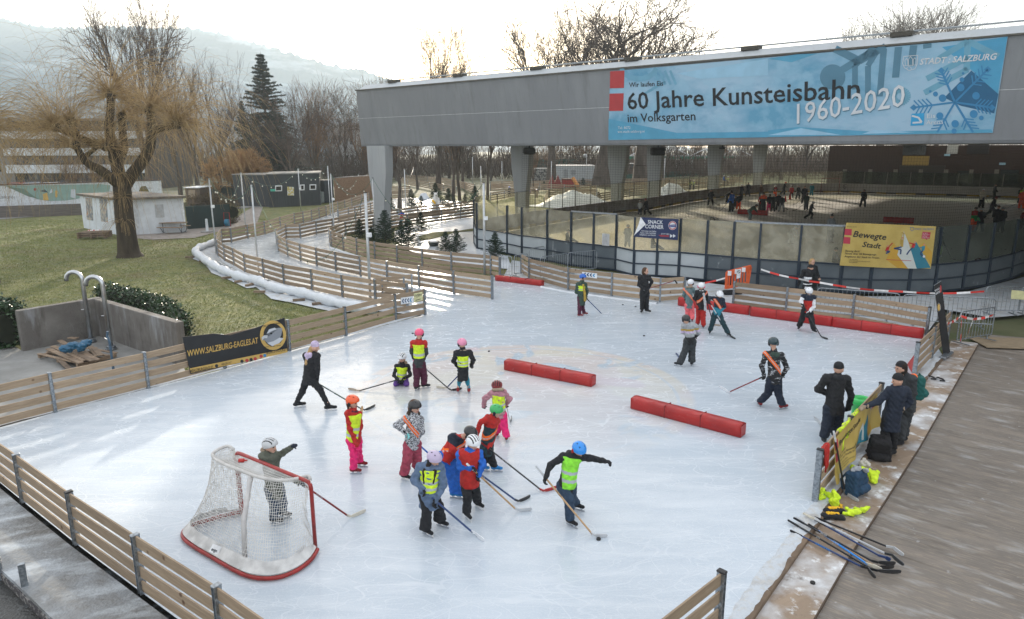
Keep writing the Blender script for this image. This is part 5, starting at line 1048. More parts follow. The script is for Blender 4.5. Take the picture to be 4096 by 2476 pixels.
for a in [
 ('far skater in black hood standing alone near the left boards','e1',375,590,270,170,'black','black',('black','cap'),'wide',('e1',492,580)),
 ('far skater bending forward near the left boards','e1',640,540,215,60,'black','dgrey',('black','cap'),'bend'),
 ('far adult in blue jacket holding a stick out to the left','e1',715,698,355,-150,'blue','black',('black','cap'),'stand',('e1',540,675)),
 ('far child in black jacket and orange trousers beside the blue jacket','e1',832,662,268,160,'black','orange',('black','cap'),'stand',('e1',930,650)),
 ('far child in black trousers half hidden beside the blue jacket','e1',780,660,230,180,'black','black',('black','helmet'),'stand'),
 ('far adult in black coat with a pale scarf near the boards','e1',875,492,255,120,'black','black',('white','helmet'),'stand'),
 ('far skater in black standing with legs apart at the left boards','e1',985,442,235,-10,'black','dgrey',('black','cap'),'wide'),
 ('far skater in brown jacket behind the group','e1',1195,480,240,10,'brown','black',('black','helmet'),'stand',('e1',1300,440)),
 ('far child in orange red vest with white helmet','e1',1432,450,198,-10,'dgrey','orange',('white','helmet'),'stand',None,0.0,'red'),
 ('far skater with orange helmet striding along the end boards','e1',1570,415,218,60,'black','black',('orange','helmet'),'stride'),
 ('far child in red jacket at the two red cones','e1',1700,470,208,-30,'red','black',('black','helmet'),'wide',('e1',1850,478)),
 ('far skater in black right of the red jacket','e1',1805,490,238,20,'black','dgrey',('grey','helmet'),'wide',('e1',1720,490)),
 ('far tall skater in black behind with a long stick','e1',1905,560,300,-40,'black','black',('black','cap'),'stand',('e1',1770,565)),
 ('far child in turquoise suit beside the far goal','e1',2030,432,208,-20,'teal','teal',('navy','helmet'),'stand'),
 ('far adult with red shoulders and black trousers in the middle of the group','e1',1235,695,320,180,'black','black',('black','cap'),'stand',None,0.0,None,2,GF,[(.62,1.4,'orange')]),
 ('far child half hidden left of the red shoulders','e1',1200,690,295,170,'red','brown',('white','helmet'),'stand'),
 ('far child in black jacket and pink trousers in the group','e1',1335,690,290,170,'black','hot',('black','helmet'),'stand'),
 ('far child with checked trousers in the middle of the group','e1',1400,695,295,175,'black','dgrey',('lgrey','helmet'),'stand'),
 ('far child with pale helmet behind the right end of the group','e1',1485,668,285,175,'black','black',('lgrey','helmet'),'stand'),
 ('far child with white helmet and grey trousers at the right end of the group','e1',1540,700,280,160,'dgrey','grey',('white','helmet'),'wide',('e1',1640,655)),
 ('far skater in dark jacket right of the cones, stick out left','e1',1945,675,290,-60,'army','dgrey',('black','helmet'),'stand',('e1',1765,668)),
 ('far child running in black with dark cap near the boards','e1',2005,815,292,70,'black','black',('lgrey','helmet'),'stride'),
 ('far child bending forward in front of the red foam beam','e1',1018,828,285,60,'army','tealgrey',('navy','helmet'),'bend'),
 ('person in pom-pom hat and pale jacket behind the near glass','b4',518,1010,248,20,'grey','dgrey',('black','pom'),'stand',('b4',590,940)),
 ('player in black standing alone in the sunlit middle of the covered rink','b4',802,703,155,5,'black','black',('black','helmet'),'wide',('b4',700,692)),
 ('child in light blue jacket at the left boards under the roof','e3',2028,868,180,150,'lgrey','navy',('black','helmet'),'stand'),
 ('person in black jacket beside the light blue jacket','e3',2112,868,205,-60,'black','black',('dred','cap'),'stride'),
 ('blurred figure standing behind the frosted glass left of the snack sign','b3',980,1042,190,0,'grey','grey',('grey','helmet'),'stand'),
 ('figure crouching behind the frosted glass at the left','b3',470,1005,95,90,'dgrey','dgrey',('black','helmet'),'sit'),
 ('figure sitting behind the glass below the snack sign','b3',1195,1062,55,60,'dgrey','dgrey',('dgrey','helmet'),'sit'),
 ('person crouching behind the glass left of the yellow banner','b4',560,1185,150,40,'dgrey','dgrey',('black','cap'),'sit'),
 ('skater behind the glass in the far left of the banner panel','b4',185,1020,180,20,'grey','lgrey',('grey','helmet'),'bend'),
 ('skater in cream coat with white helmet in the shaded half','e2',828,572,292,110,'cream','black',('white','helmet'),'stand',('e2',962,528)),
 ('skater in black leaning forward at the right end boards','e2',1015,447,238,70,'black','black',('black','cap'),'stand'),
 ('skater with red collar leaning right in the shade','e2',975,712,310,70,'black','black',('dred','cap'),'stride'),
 ('child in red and green jacket with orange trousers in the shade','e2',700,938,385,20,'green','orange',('dgrey','helmet'),'stand',None,0.0,None,2,GF,[(.6,1.4,'red')]),
 ('child with white helmet beside the red and green jacket','e2',798,940,368,175,'black','dteal',('lgrey','helmet'),'wide'),
 ('adult in black left one of the dark pair in the shade','e2',1035,935,420,100,'black','black',('brown','cap'),'stand'),
 ('adult in black right one of the dark pair in the shade','e2',1110,942,388,-60,'black','navy',('grey','helmet'),'stand'),
 ('child in orange suit at the right edge of the covered rink','e2',1425,592,300,-40,'orange','orange',('neon','cap'),'stand',('e2',1215,570)),
 ('child in dark jacket with yellow vest at the right edge','e2',1400,505,242,0,'black','black',('black','cap'),'stand',None,0.0,'hiviz'),
 ('person in dark red jacket pushing a frame at the right edge of the picture','e2',1455,890,300,-60,'dred','black',('black','cap'),'stand'),
 ('player in neon yellow trousers behind the glass right of the yellow banner','e2',195,1300,372,40,'dgrey','neon',('grey','helmet'),'wide',('e2',400,1330))]:
 a = list(a); a += [None]*(16-len(a)); d = dict(zip(('label','t','x','y','hpx','yaw','jk','tr','hd','pose','st','z','vest','lod','group','sh'), a)); d['z'] = 0.0; d['lod'] = d['lod'] or 2; d['group'] = GF
 gen(**d)
for a in [('path skater with blue helmet behind the near rink glass','e3',425,640,125,-20,'dteal','black',('blue','helmet')),
 ('pair of path skaters, the one with the grey helmet at the second column','e3',665,640,110,60,'purple','black',('grey','helmet')),
 ('path skater in tan trousers right of the second column','e3',762,660,110,0,'tan','tan',('grey','helmet')),
 ('path skater in blue jacket with white helmet beyond the far glass','e1',590,270,185,60,'blue','tan',('white','helmet')),
 ('path skater in yellow vest following the blue jacket','e1',655,265,160,60,'cream','dgrey',('white','helmet')),
 ('small path skater in yellow vest at the far left glass','e1',42,330,170,60,'dgrey','dgrey',('black','helmet')),
 ('path skater in grey behind the small yellow vest','e1',95,330,165,60,'grey','dgrey',('cream','helmet'))]:
 gen(*a, vest='hiviz' if 'yellow vest' in a[0] else None)
GPU = 'pucks lying on the ice'
pk = MB().lathe((0,0,0), [(.036,0),(.038,.003),(.038,.022),(.036,.025)],20)
for i, (t, x, y, z, lab) in enumerate([('d3',737,975,0,'puck at the blade of the boy in the blue helmet'),('c2',1333,286,0,'puck beside the head of the girl with the red hood'),('c2',1982,438,0,'puck on open ice left of the red beams'),
 ('c3',943,255,0,'left one of two pucks in front of the woman with the ponytail'),('c3',1052,271,0,'right one of two pucks at the feet of the woman with the ponytail'),('c3',1123,519,0,'puck on open ice left of the striped jacket'),
 ('d4',380,1185,-.06,'puck lying on the plywood strip below the sticks'),('d4',478,402,0,'puck next to the fence post and the crumpled vest'),('c4',978,425,.0,'puck at the long red padding'),
 ('b4',1560,1055,0,'puck behind the glass right of the neon trousers'),('b4',1732,1060,0,'puck in the middle of the shaded ice'),('b4',1770,1030,0,'puck near the dark pair in the shade'),('b4',1985,1058,0,'leftmost puck of the row at the right glass'),('b4',2020,1060,0,'second puck of the row at the right glass')]):
 p = G(t, x, y, z); o = pk.build('puck', mat('puck_rubber', (.012, .012, .012), .7)) if i == 0 else bpy.data.objects['puck'].copy()
 if i: SC.collection.objects.link(o)
 o.location = p; tag(o, lab, 'puck', GPU)
# hockey goal
gp1, gp2 = G('e6', 1352, 1118, 0), G('e6', 645, 768, 0); gz1 = 1.2
goal = thing('hockey_goal', 'red framed ice hockey goal with white net at the front left of the rink', 'goal', (gp1+gp2)/2)
M_GR = mat('goal_red_paint', (.30, .016, .014), .35, var=.2, vs=8, coat=.15); M_NETW = mat('white_net_cord', (.62, .61, .58), .8)
t1, t2 = gp1+Z3*gz1, gp2+Z3*gz1; gx = (gp2-gp1).normalized(); gb_ = Vector((-gx.y, gx.x,0)); gb_ = gb_ if gb_.y < 0 else -gb_
arc = lambda a, b, c: [a.lerp(b, k/3).lerp(b.lerp(c, k/3), k/3) for k in range(4)]
MB().tube([gp1+Z3*.03, t1-Z3*.12]+arc(t1-Z3*.1, t1, t1+gx*.12)+[t2-gx*.12]+arc(t2-gx*.1, t2, t2-Z3*.12)[1:]+[gp2+Z3*.03], .032, 10).build('front_frame', M_GR, goal, True)
base = [gp1+Z3*.03]+PX('e6 1300 1215 1180 1310 1020 1380 850 1395 700 1370 560 1300 380 1190 230 1110 120 1035 88 985 110 930 200 880 330 845 480 800')+[gp2+Z3*.03]
def smooth(P, n=3):
 for _ in range(n):
  Q = [P[0]]
  for a, b in zip(P[:-1], P[1:]): Q += [a.lerp(b,.25), a.lerp(b,.75)]
  P = Q+[P[-1]]
 return P
def resamp(P, n):
 d = [0]
 for a, b in zip(P[:-1], P[1:]): d.append(d[-1]+(b-a).length)
 r_ = []; j = 0
 for i in range(n):
  t = d[-1]*i/(n-1)
  while j < len(P)-2 and d[j+1] < t: j += 1
  r_.append(P[j].lerp(P[j+1],(t-d[j])/max(1e-9, d[j+1]-d[j])))
 return r_
cen0 = (gp1+gp2)/2+gb_*.3; bs_ = [Vector((p.x, p.y,.045)) for p in smooth(base,2)]
MB().tube([p+(p-Vector((cen0.x, cen0.y, p.z))).normalized()*.035 for p in bs_], .034, 8).build('base_frame', M_GR, goal, True)
topf = [t1]+[G('e6', x, y, gz1-.0) for (x, y) in ((1290, 385), (1200, 415), (1050, 440), (880, 425), (740, 385), (600, 330), (470, 280), (375, 225), (355, 190), (370, 165), (440, 125), (520, 100))]+[t2]
ts_ = smooth(topf, 2); MB().tube(ts_[3:-3], .028, 8).build('top_rear_tube', mat('white_wrapped_tube', (.55, .54, .52), .8, bump=.8, bs=60), goal, True)
NU, NV = 92,30; A1 = resamp(ts_, NU); B1 = resamp(bs_, NU); nb2_ = MB(); cen = (gp1+gp2)/2+gb_*.3
grid = []
for i in range(NU):
 col = [];
 for j in range(NV+1):
  v_ = j/NV; p = A1[i].lerp(B1[i]+Z3*.02, v_); inw = (Vector((cen.x, cen.y, p.z))-p); p = p+inw*(.13*math.sin(math.pi*min(1, v_))*(.6+.5*(1-v_)))+Vector((.008*math.sin(i*1.3+j),.008*math.cos(j*1.7+i*.7),.006*math.sin(i+j*2)))
  col.append(p)
 grid.append(col)
for i in range(NU): nb2_.tube(grid[i],0.0038,3, cap=False)
for j in range(NV+1): nb2_.tube([grid[i][j] for i in range(NU)],0.0038,3, cap=False)
nb2_.build('back_net', M_NETW, goal)
tn = MB(); K = 26; CB = resamp([t1, t2], NU);
for i in range(1, NU-1): tn.tube([CB[i].lerp(A1[i], k/6)-Z3*.05*math.sin(math.pi*k/6) for k in range(7)],0.0038,3, cap=False)
for k in range(1,8): tn.tube([CB[i].lerp(A1[i], k/8)-Z3*.05*math.sin(math.pi*k/8) for i in range(0, NU,2)],0.0038,3, cap=False)
tn.build('top_net', M_NETW, goal)
sk_v = []; sk_f = []
for i in range(NU):
 k0 = grid[i][NV-4 if 4 < i < NU-6 else NV-2]; n_ = (B1[i]-Vector((cen.x, cen.y, B1[i].z))).normalized()
 sk_v += [k0+n_*.012, k0.lerp(grid[i][NV],.5)+n_*(.03+.006*math.sin(i*1.9)), Vector((B1[i].x, B1[i].y,.10))+n_*.03]
 if i: sk_f += [((i-1)*3+j,(i-1)*3+j+1, i*3+j+1, i*3+j) for j in (0,1)]
o = raw('skirt', sk_v, sk_f, mat('white_vinyl_skirt', (.56, .56, .55), .6, var=.2, vs=5, bump=.4, bs=12), goal, True)
MB().tube([A1[36]-Z3*.03, A1[36].lerp(B1[34], .5)+gb_*.0, B1[33]+Z3*.05-gb_*.12], .04, 10).build('centre_post', mat('padded_white', (.5, .49, .48), .7, bump=.5), goal, True)
MB().tube([t2-Z3*.1, t2-Z3*.6, gp2+Z3*.1], .045, 8).build('post_pad', mat('red_pad', (.3, .03, .03), .7), goal)
for (x0, y0, x1, y1, h_) in ((345,1108,398,1128,17),(1195,1165,1258,1118,24)):
 a = G('e6', x0, y0, .12); b = G('e6', x1, y1, .12); n = (O-a).normalized(); x = (b-a).normalized(); y = n.cross(x).normalized(); y = y if y.z > 0 else -y
 pl_ = MB().poly([a-x*.03-y*.03+n*.03, b+x*.05-y*.03+n*.03, b+x*.05+y*.1+n*.03, a-x*.03+y*.1+n*.03]).build('label', M_WHITE, goal); text('engo', a+n*.035, x, y, .05, C_('navy'), goal, width=(b-a).length, th=0, bold=.02)
bt = thing('water_bottle', 'small red drinks bottle lying on top of the goal net', 'bottle', G('e6', 650, 240, 1.2)); q = G('e6', 612, 245, 1.2); d = (G('e6', 695, 243, 1.2)-q)
MB().tube([q, q+d*.6, q+d*.7, q+d], [.035, .037, .014, .012], 10).build('bottle_body', C_('red', True), bt); MB().tube([q+d*.7, q+d*1.0], [.012, .01], 8).build('nozzle', C_('orange', True), bt)
# red foam beams
def beam(label, p, q, w_=.25, h=.26, group='red foam beams', m=None):
 r_ = thing('foam_beam', label, 'foam beam', p, group); e = (q-p).normalized(); s_ = Vector((-e.y, e.x, 0)); s_ = s_ if s_.y > 0 else -s_
 n = max(8, int((q-p).length/.12)); L_ = (q-p).length; vs = []; rr = 8
 for i in range(n+1):
  c = p+e*L_*i/n; j_ = .012*math.sin(i*1.7)+.008*math.sin(i*3.9+1)
  sec = [(0.02,0),(0,.03),(-.004+j_*.3, h*.5),(0, h-.03),(.03, h+j_),(w_*.5, h+.012+j_),(w_-.03, h),(w_, h-.03),(w_,.03),(w_-.02,0)]; rr = len(sec)
  vs += [c+s_*a+Z3*b for a, b in sec]
 fs = [tuple(range(rr)), tuple(range((n+1)*rr-1, n*rr-1,-1))]+[(i*rr+j, i*rr+(j+1) % rr,(i+1)*rr+(j+1) % rr,(i+1)*rr+j) for i in range(n) for j in range(rr)]
 MB().add(vs, fs).build('cover', m or M_RED, r_, True)
 if L_ > 2: [MB().box(p+e*L_*u_+s_*w_/2+Z3*(h/2+.008), (.025, w_+.016, h+.02), math.atan2(e.y, e.x), bev=.006).build('seam', mat('dark_red_seam', (.2, .01, .01), .6), r_) for u_ in (.33, .66)]
 for c in (p-e*.012, q+e*.012): MB().box(c+s_*w_/2+Z3*h/2, (.02, w_-.02, h-.02), math.atan2(e.y, e.x), bev=.008).build('end_flap', m or M_RED, r_)
 return r_
beam('red foam beam lying on the painted circle, the one farther from the camera', G('c2', 2112, 598), G('c3', 668, 955), .3, .29)
beam('red foam beam nearer the camera, right of the painted circle', G('c3', 1010, 1140), G('c3', 1935, 1388), .3, .29)
beam('red padding at the end of the inner path fence with a torn corner', G('b2', 2035, 1112), G('b3', 248, 1372), .25, .25)
M_REDP = mat('red_padding', (.4, .015, .015), .35, var=.12, vs=2, bump=.2, bs=6)
beam('red padding below the group of three at the back fence', G('c3', 1412, 262), G('c3', 2008, 342), .22, .34, 'red paddings along the back fence', M_REDP)
beam('red padding along the middle of the back fence', G('c3', 2028, 350), G('c4', 535, 440), .22, .34, 'red paddings along the back fence', M_REDP)
beam('red padding at the right end of the back fence', G('c4', 548, 443), G('c4', 1310, 545), .22, .34, 'red paddings along the back fence', M_REDP)
beam('red foam beam in front of the far group of skaters', G('e1', 820, 722), G('e1', 1308, 748), .3, .45, 'red foam beams in the covered rink')
beam('dark red foam beam alone in the shaded covered rink', G('b4', 978, 828), G('b4', 1236, 838), .3, .45, 'red foam beams in the covered rink')
pad = thing('red_pad', 'red pad leaning behind the fence post at the right edge of the rink', 'pad', G('c4', 1215, 850)); a = G('c4', 1195, 790); b = G('c4', 1235, 850);
MB().poly([a+Z3*.02, b, Vp('c4', 1255, 665, b.y+.5), Vp('c4', 1185, 755, a.y+.2)], .05, Vector((-1, .3, 0)).normalized()).build('pad_cover', M_RED, pad)
for x, y, lab in ((1605, 520, 'small red cone, front one of two in the covered rink'), (1682, 485, 'small red cone, rear one of two in the covered rink')):
 p = G('e1', x, y); r_ = thing('marker_cone', lab, 'cone', p, 'red cones'); MB().lathe(p, [(.16, .02), (.03, .75), (.01, .76)], 12).build('cone', C_('red'), r_); MB().box(p+Z3*.01, (.36, .36, .025), bev=.01).build('base', C_('red'), r_)
fg = thing('hockey_goal', 'far hockey goal standing at the end boards of the covered rink', 'goal', G('b4', 530, 585)); a, b = G('b4', 448, 578), G('b4', 600, 585); hz = 2.0
MB().tube([a, a+Z3*hz, b+Z3*hz, b], .05, 6).build('front_frame', mat('far_goal_red', (.2, .04, .03), .5), fg); bk = UD*1.0; MB().tube([a, a+bk, b+bk, b], .04, 6).build('base_frame', mat('far_goal_red', (.2, .04, .03), .5), fg)
nf = MB()
for k in range(13): q = a.lerp(b, k/12); nf.tube([q+Z3*hz, q+UD*.5+Z3*hz, q+bk],.008,3, cap=False)
for k in range(10): z_ = hz*k/10; nf.tube([a+bk*(1-k/20)+Z3*z_, b+bk*(1-k/20)+Z3*z_],.008,3, cap=False)
nf.build('net', mat('far_net', (.3, .28, .25), .8), fg)
for t, pts, lab in (('b3', [(1690, 810), (1692, 783), (1715, 780), (1722, 812)], 'small black frame goal lying behind the near glass'), ('b4', [(1750, 1180), (1765, 1145), (1800, 1135), (1815, 1180)], 'small red and grey training goal behind the glass at the right')):
 a = G(t, *pts[0]); b = G(t, *pts[3]); r_ = thing('training_goal', lab, 'goal', a); c1_, c2_ = Vp(t, *pts[1], a.y), Vp(t, *pts[2], b.y)
 MB().tube([a, c1_, c2_, b], .035, 6).build('frame', C_('black') if t == 'b3' else C_('dred'), r_); MB().tube([c1_, (c1_+a)/2+UD*.5, a+UD*.9, b+UD*.9, (c2_+b)/2+UD*.5, c2_], .025, 5).build('rear_frame', C_('dgrey'), r_)
# pile of sticks and scattered things on the plywood
GPI = 'sticks in the pile on the plywood strip'
for i,(b_, h_, t_, c, lab, wd, wc) in enumerate([
 ((190, 735), (845, 1068), (912, 1152), ('dblue', 'black', 'black'), 'navy stick with blue lettering lowest in the pile', 'SURGEON RX2', 'bluehel'),
 ((170, 648), (930, 1092), (1128, 1102), ('black', 'black', 'black'), 'black stick whose blade reaches farthest to the right bottom', 'STX', 'lgrey'),
 ((218, 628), (935, 1022), (1080, 1030), ('black', 'black', 'black'), 'black stick with large white lettering on top of the pile', 'BAUER', 'lgrey'),
 ((236, 622), (948, 1064), (1068, 1058), ('wood', 'black', 'lgrey'), 'wooden stick in the middle of the pile', None, None),
 ((395, 640), (990, 975), (1032, 1002), ('dblue', 'dblue', 'black'), 'short visible navy stick in the pile', None, None),
 ((300, 590), (1048, 956), (1152, 1044), ('lgrey', 'dgrey', 'cream'), 'pale green and white stick in the pile', 'RBK', 'army'),
 ((392, 620), (1062, 892), (1150, 960), ('black', 'lgrey', 'black'), 'slim black stick with white blade, uppermost in the pile', None, None),
 ((345, 682), (880, 1046), (962, 1086), ('bluehel', 'cream', 'black'), 'blue marked stick with cream blade inside the pile', 'NEXUS 8000', 'lgrey')]):
 z_ = .0+.03*(i % 3)
 stick_geo(lab, G('d4', *b_, z_+.02), G('d4', *h_, z_-.06), G('d4', *t_, z_-.09), *c, group=GPI, word=wd, wcol=wc or 'lgrey')
stick_geo('black goalkeeper style stick leaning on the yellow banner', Vp('e8', 393, 690, G('e8', 495, 1235, -.06).y+.15), G('e8', 492, 1228, -.06), G('e8', 605, 1298, -.06), 'black', 'lgrey', 'lgrey', group=GPI)
def blob(name, label, cat, c, dims, m, seed=0, rz=0.0, h=.013, amp=.011, group=None, freq=24, parts=None, pname='cloth'):
 c = Vector(c); r_ = thing(name, label, cat, c, group); rn = random.Random(seed); pr = []; Mr = Matrix.Rotation(rz, 3, 'Z')
 for k in range(7):
  a = Mr @ Vector((dims[0]*(rn.random()-.5)*.8, dims[1]*(rn.random()-.5)*.8, dims[2]*rn.random()*.5)); b = a+Mr @ Vector((dims[0]*(rn.random()-.5)*.5, dims[1]*(rn.random()-.5)*.5, dims[2]*(rn.random()-.2)*.4))
  rr = min(dims)*.32; pr.append((c+a+Z3*rr*.8, c+b+Z3*rr*.8, rr, rr*.7))
 lo, hi = bounds(pr,.04)
 sdfob(pname, lambda p: np.maximum(un(p, pr,.04)+wrk(p, amp, freq), c.z+.003-p[:,2]), lo, hi, h, m, r_); return r_
M_HV = C_('hiviz')
GV = 'loose high-visibility vests'
blob('safety_vest', 'crumpled neon yellow vest on the ice edge below the fence post', 'vest', G('d4', 510, 490, -.03), (.5, .32, .2), M_HV, 1, R(-40), group=GV)
blob('safety_vest', 'flat crumpled neon yellow vest lying on the plywood near the sticks', 'vest', G('d4', 715, 600, -.06), (.62, .25, .12), M_HV, 2, R(-5), group=GV)
blob('safety_vest', 'neon yellow vests bundled behind the blue backpack', 'vest', G('d4', 830, 300, -.06), (.55, .3, .22), M_HV, 3, R(-40), group=GV)
def drape(name, label, cat, a, b, drop1, drop2, m, off, seed=0, group=None):
 """cloth hung over a fence top between a and b, hanging both sides"""
 r_ = thing(name, label, cat,(a+b)/2, group); e = (b-a).normalized(); s_ = Vector((e.y,-e.x,0)); s_ = s_ if s_.x > 0 else -s_; n = 12; vs = []; k = 0
 rows = [(-.06,-drop2),(-.045,-drop2*.5),(-.03,-.03),(0,.018),(.035,-.02),(.05,-drop1*.35),(.06,-drop1*.7),(.07,-drop1)]
 for i in range(n+1):
  u = i/n
  for j,(o_, z_) in enumerate(rows):
   sh_ = 1-.25*abs(z_)/max(drop1,.1); uu = .5+(u-.5)*sh_
   vs.append(a.lerp(b, uu)+s_*(o_+.018*math.sin(u*14+j*.7+seed))+Z3*(z_*(.85+.2*math.sin(u*7+seed))))
 r = len(rows); fs = [(i*r+j, i*r+j+1,(i+1)*r+j+1,(i+1)*r+j) for i in range(n) for j in range(r-1)]
 o = raw('cloth', vs, fs, m, r_, True); md = o.modifiers.new('thick', 'SOLIDIFY'); md.thickness = .012; return r_
fz = 1.0; fa, fb_ = G('d4', 400, 485), G('c4', 925, 1270); fdir = (fb_-fa)
def ft(u, z=1.0): return fa+fdir*u+Z3*z
FPl = Plane(fa, fdir.cross(Z3))
def fu(t, x, y):
 q = FPl.at(t, x, y,0); return (q-fa).dot(fdir)/fdir.dot(fdir)
u1, u2 = fu('e8', 430, 700), fu('e8', 525, 630); u3 = fu('e8', 600, 575)
drape('safety_vest', 'neon yellow vest hanging over the fence, the lower one of two', 'vest', ft(u1), ft(u2), .42, .1, M_HV, 0, 1, GV)
drape('safety_vest', 'neon yellow vest hanging over the fence, the one next to the post', 'vest', ft(u2+.01), ft(u3-.02), .5, .1, M_HV, 0, 2, GV)
drape('red_shirt', 'red shirt hanging over the fence end beside the post', 'shirt', ft(.02), ft(.09), .5, .3, C_('red'), 0, 4)
yb = thing('event_banner', 'creased yellow event banner tied to the fence beside the plywood strip', 'banner', ft(.1, 0)); FN = Vector((fdir.y, -fdir.x, 0)).normalized(); FN = FN if FN.x > 0 else -FN
M_YB = mixmat('banner_yellow', [(.50, .37, .10), ((.42, .3, .07), 1.5, .4, .6, .8)], rough=.5, bump=.2, bs=6)
ub0, ub1 = fu('e8', 360, 800), fu('e8', 735, 395); NXB, NYB = 60, 24
def ybp(u, v, off=0.0):
 hgt = .93*(1-.12*(u > .75)*(u-.75)*4); z_ = 1.0-v*hgt*(1-.22*math.sin(u*2.2+.3)*v); fold = .05*math.sin(u*19+v*1.5)*v+.03*math.sin(u*9+v*6)*v+.015*math.sin(u*41)*v
 return fa+fdir*(ub0+(ub1-ub0)*u)+FN*(.055+.10*v+fold+off)+Z3*max(.03, z_)
raw('banner_cloth', [ybp(i/NXB, j/NYB) for i in range(NXB+1) for j in range(NYB+1)], [(i*(NYB+1)+j, (i+1)*(NYB+1)+j, (i+1)*(NYB+1)+j+1, i*(NYB+1)+j+1) for i in range(NXB) for j in range(NYB)], M_YB, yb, True)
def ypatch(u0, u1_, v0, v1, m, skew=0.0, poly=None):
 n = 10; vs = []; fs = []
 for i in range(n+1):
  for j in range(n+1):
   u = u0+(u1_-u0)*i/n; v = v0+(v1-v0)*j/n
   if poly: a = i/n; v = (poly[0]*(1-a)+poly[1]*a)*(1-j/n)+(poly[2]*(1-a)+poly[3]*a)*j/n
   vs.append(ybp(u+skew*v, v,.006))
 fs = [(i*(n+1)+j,(i+1)*(n+1)+j,(i+1)*(n+1)+j+1, i*(n+1)+j+1) for i in range(n) for j in range(n)]
 return raw('print', vs, fs, m, yb, True)
ymag = inkm('magenta', (.42, .03, .06)); yteal = inkm('petrol', (.02, .17, .24)); ypale = inkm('paleprint', (.5, .53, .5)); ygold = inkm('gold', (.5, .29, .03))
ypatch(.01, .07, .05, .24, ymag); ypatch(.01, .07, .3, .5, ymag); ypatch(.42, .72, 0, 0, yteal, poly=(.9, .25, .98, .98)); ypatch(.5, .62, 0, 0, ypale, poly=(.7, .35, .95, .9)); ypatch(.7, .85, 0, 0, ygold, poly=(.3, .8, .95, .95)); ypatch(.86, .97, .12, .34, ymag); ypatch(.80, .85, .1, .26, inkm('crest', (.35, .4, .5)))
def ytext(s_, u0, u1_, v, h, m=None):
 n0 = len(yb.children); p = Vector((0,0,0)); o = text(s_, p, Vector((1,0,0)), Vector((0,1,0)), h, m or kk, None, width=(u1_-u0), th=0, bold=.01)
 for vv in o.data.vertices: vv.co = ybp(min(1, u0+vv.co.x), max(0, v-vv.co.y),.008)
 o.parent = yb; o.location = -root_loc(yb)
ytext('Bewegte', .1, .38, .25, .11); ytext('Stadt', .40, .58, .27, .11); ytext('Beweg dich!', .06, .26, .56, .045); ytext('Nutze über 60 Bewegungs-', .06, .42, .64, .045); ytext('Angebote der Stadt im Freien.', .06, .44, .72, .045); ytext('Tel. 0662 8072', .14, .26, .80, .03); ytext('www.stadt-salzburg.at/bewegte-stadt', .14, .36, .86, .03); ytext('#bewegtestadt', .14, .26, .92, .03)
ytext('STADT', .865, .96, .1, .05)
def bag(name, label, c, dims, m, rz, tilt=0.0):
 c = Vector(c); r_ = thing(name, label, 'backpack', c); Mr = Matrix.Rotation(rz, 3, 'Z') @ Matrix.Rotation(tilt, 3, 'X'); iv = np.array(Mr.transposed()); c0_ = np.array(c+Mr @ Vector((0, 0, dims[2]/2))); hd = np.array(dims)/2-.06
 def f(p):
  q = (p-c0_)@np.array(Mr); q[:,0] *= 1+.25*np.clip(q[:,2]/dims[2],-1,1); d = np.abs(q)-hd; o_ = np.sqrt((np.maximum(d,0)**2).sum(1))+np.minimum(d.max(1),0)-.06; return np.maximum(o_+wrk(p,.008,24), c.z-p[:,2])
 e = max(dims)*.75; sdfob('bag_body', f, c0_-e, c0_+e, .013, m, r_)
 pk_ = MB()
 X = Mr @ Vector((1,0,0)); Yv = Mr @ Vector((0,-1,0)); Zv = Mr @ Vector((0,0,1))
 sdfob('front_pocket', lambda p: un(p, [(Vector(c0_)+Yv*(dims[1]/2)-Zv*dims[2]*.2-X*dims[0]*.22, Vector(c0_)+Yv*(dims[1]/2)-Zv*dims[2]*.2+X*dims[0]*.22, dims[2]*.18, dims[2]*.18)], .01)+wrk(p, .005, 30), c0_-e, c0_+e, .016, m, r_)
 for sg in (-1, 1): MB().tube([Vector(c0_)+X*sg*dims[0]*.25-Yv*dims[1]*.45+Zv*dims[2]*.42, Vector(c0_)+X*sg*dims[0]*.34-Yv*(dims[1]*.5+.09)+Zv*dims[2]*.1, Vector(c0_)+X*sg*dims[0]*.38-Yv*(dims[1]*.5+.06)-Zv*dims[2]*.25, Vector(c0_)+X*sg*dims[0]*.35-Yv*dims[1]*.45-Zv*dims[2]*.4], .02, 6).build('strap', m, r_, True)
 MB().tube([Vector(c0_)-X*.05+Zv*dims[2]*.5, Vector(c0_)-X*.03+Zv*(dims[2]*.5+.05), Vector(c0_)+X*.03+Zv*(dims[2]*.5+.05), Vector(c0_)+X*.05+Zv*dims[2]*.5], .012, 5).build('grab_handle', m, r_)
 return r_
bag('backpack', 'dark blue backpack standing open against the yellow banner', G('e8', 590, 1225, -.06), (.42, .26, .46), cloth('bagblue', (.015, .05, .10)), R(35), R(-8))
blob('scarf_bundle', 'grey scarf bundle stuffed into the open top of the blue backpack', 'scarf', G('e8', 590, 1225, -.06)+Vector((0, .02, .42)), (.28, .2, .12), C_('grey'), 8, h=.012)
bag('backpack', 'black backpack lying at the feet of the woman in the parka', G('e8', 770, 915, -.06), (.42, .34, .5), cloth('bagblack', (.010, .010, .012)), R(-20), R(14))
pm = Vp('e8', 1098, 415, G('e8', 970, 810, -.06).y+.12); bag('backpack', 'teal backpack carried by the man with glasses', pm, (.3, .22, .52), cloth('bagteal', (.01, .10, .09)), R(75), 0)
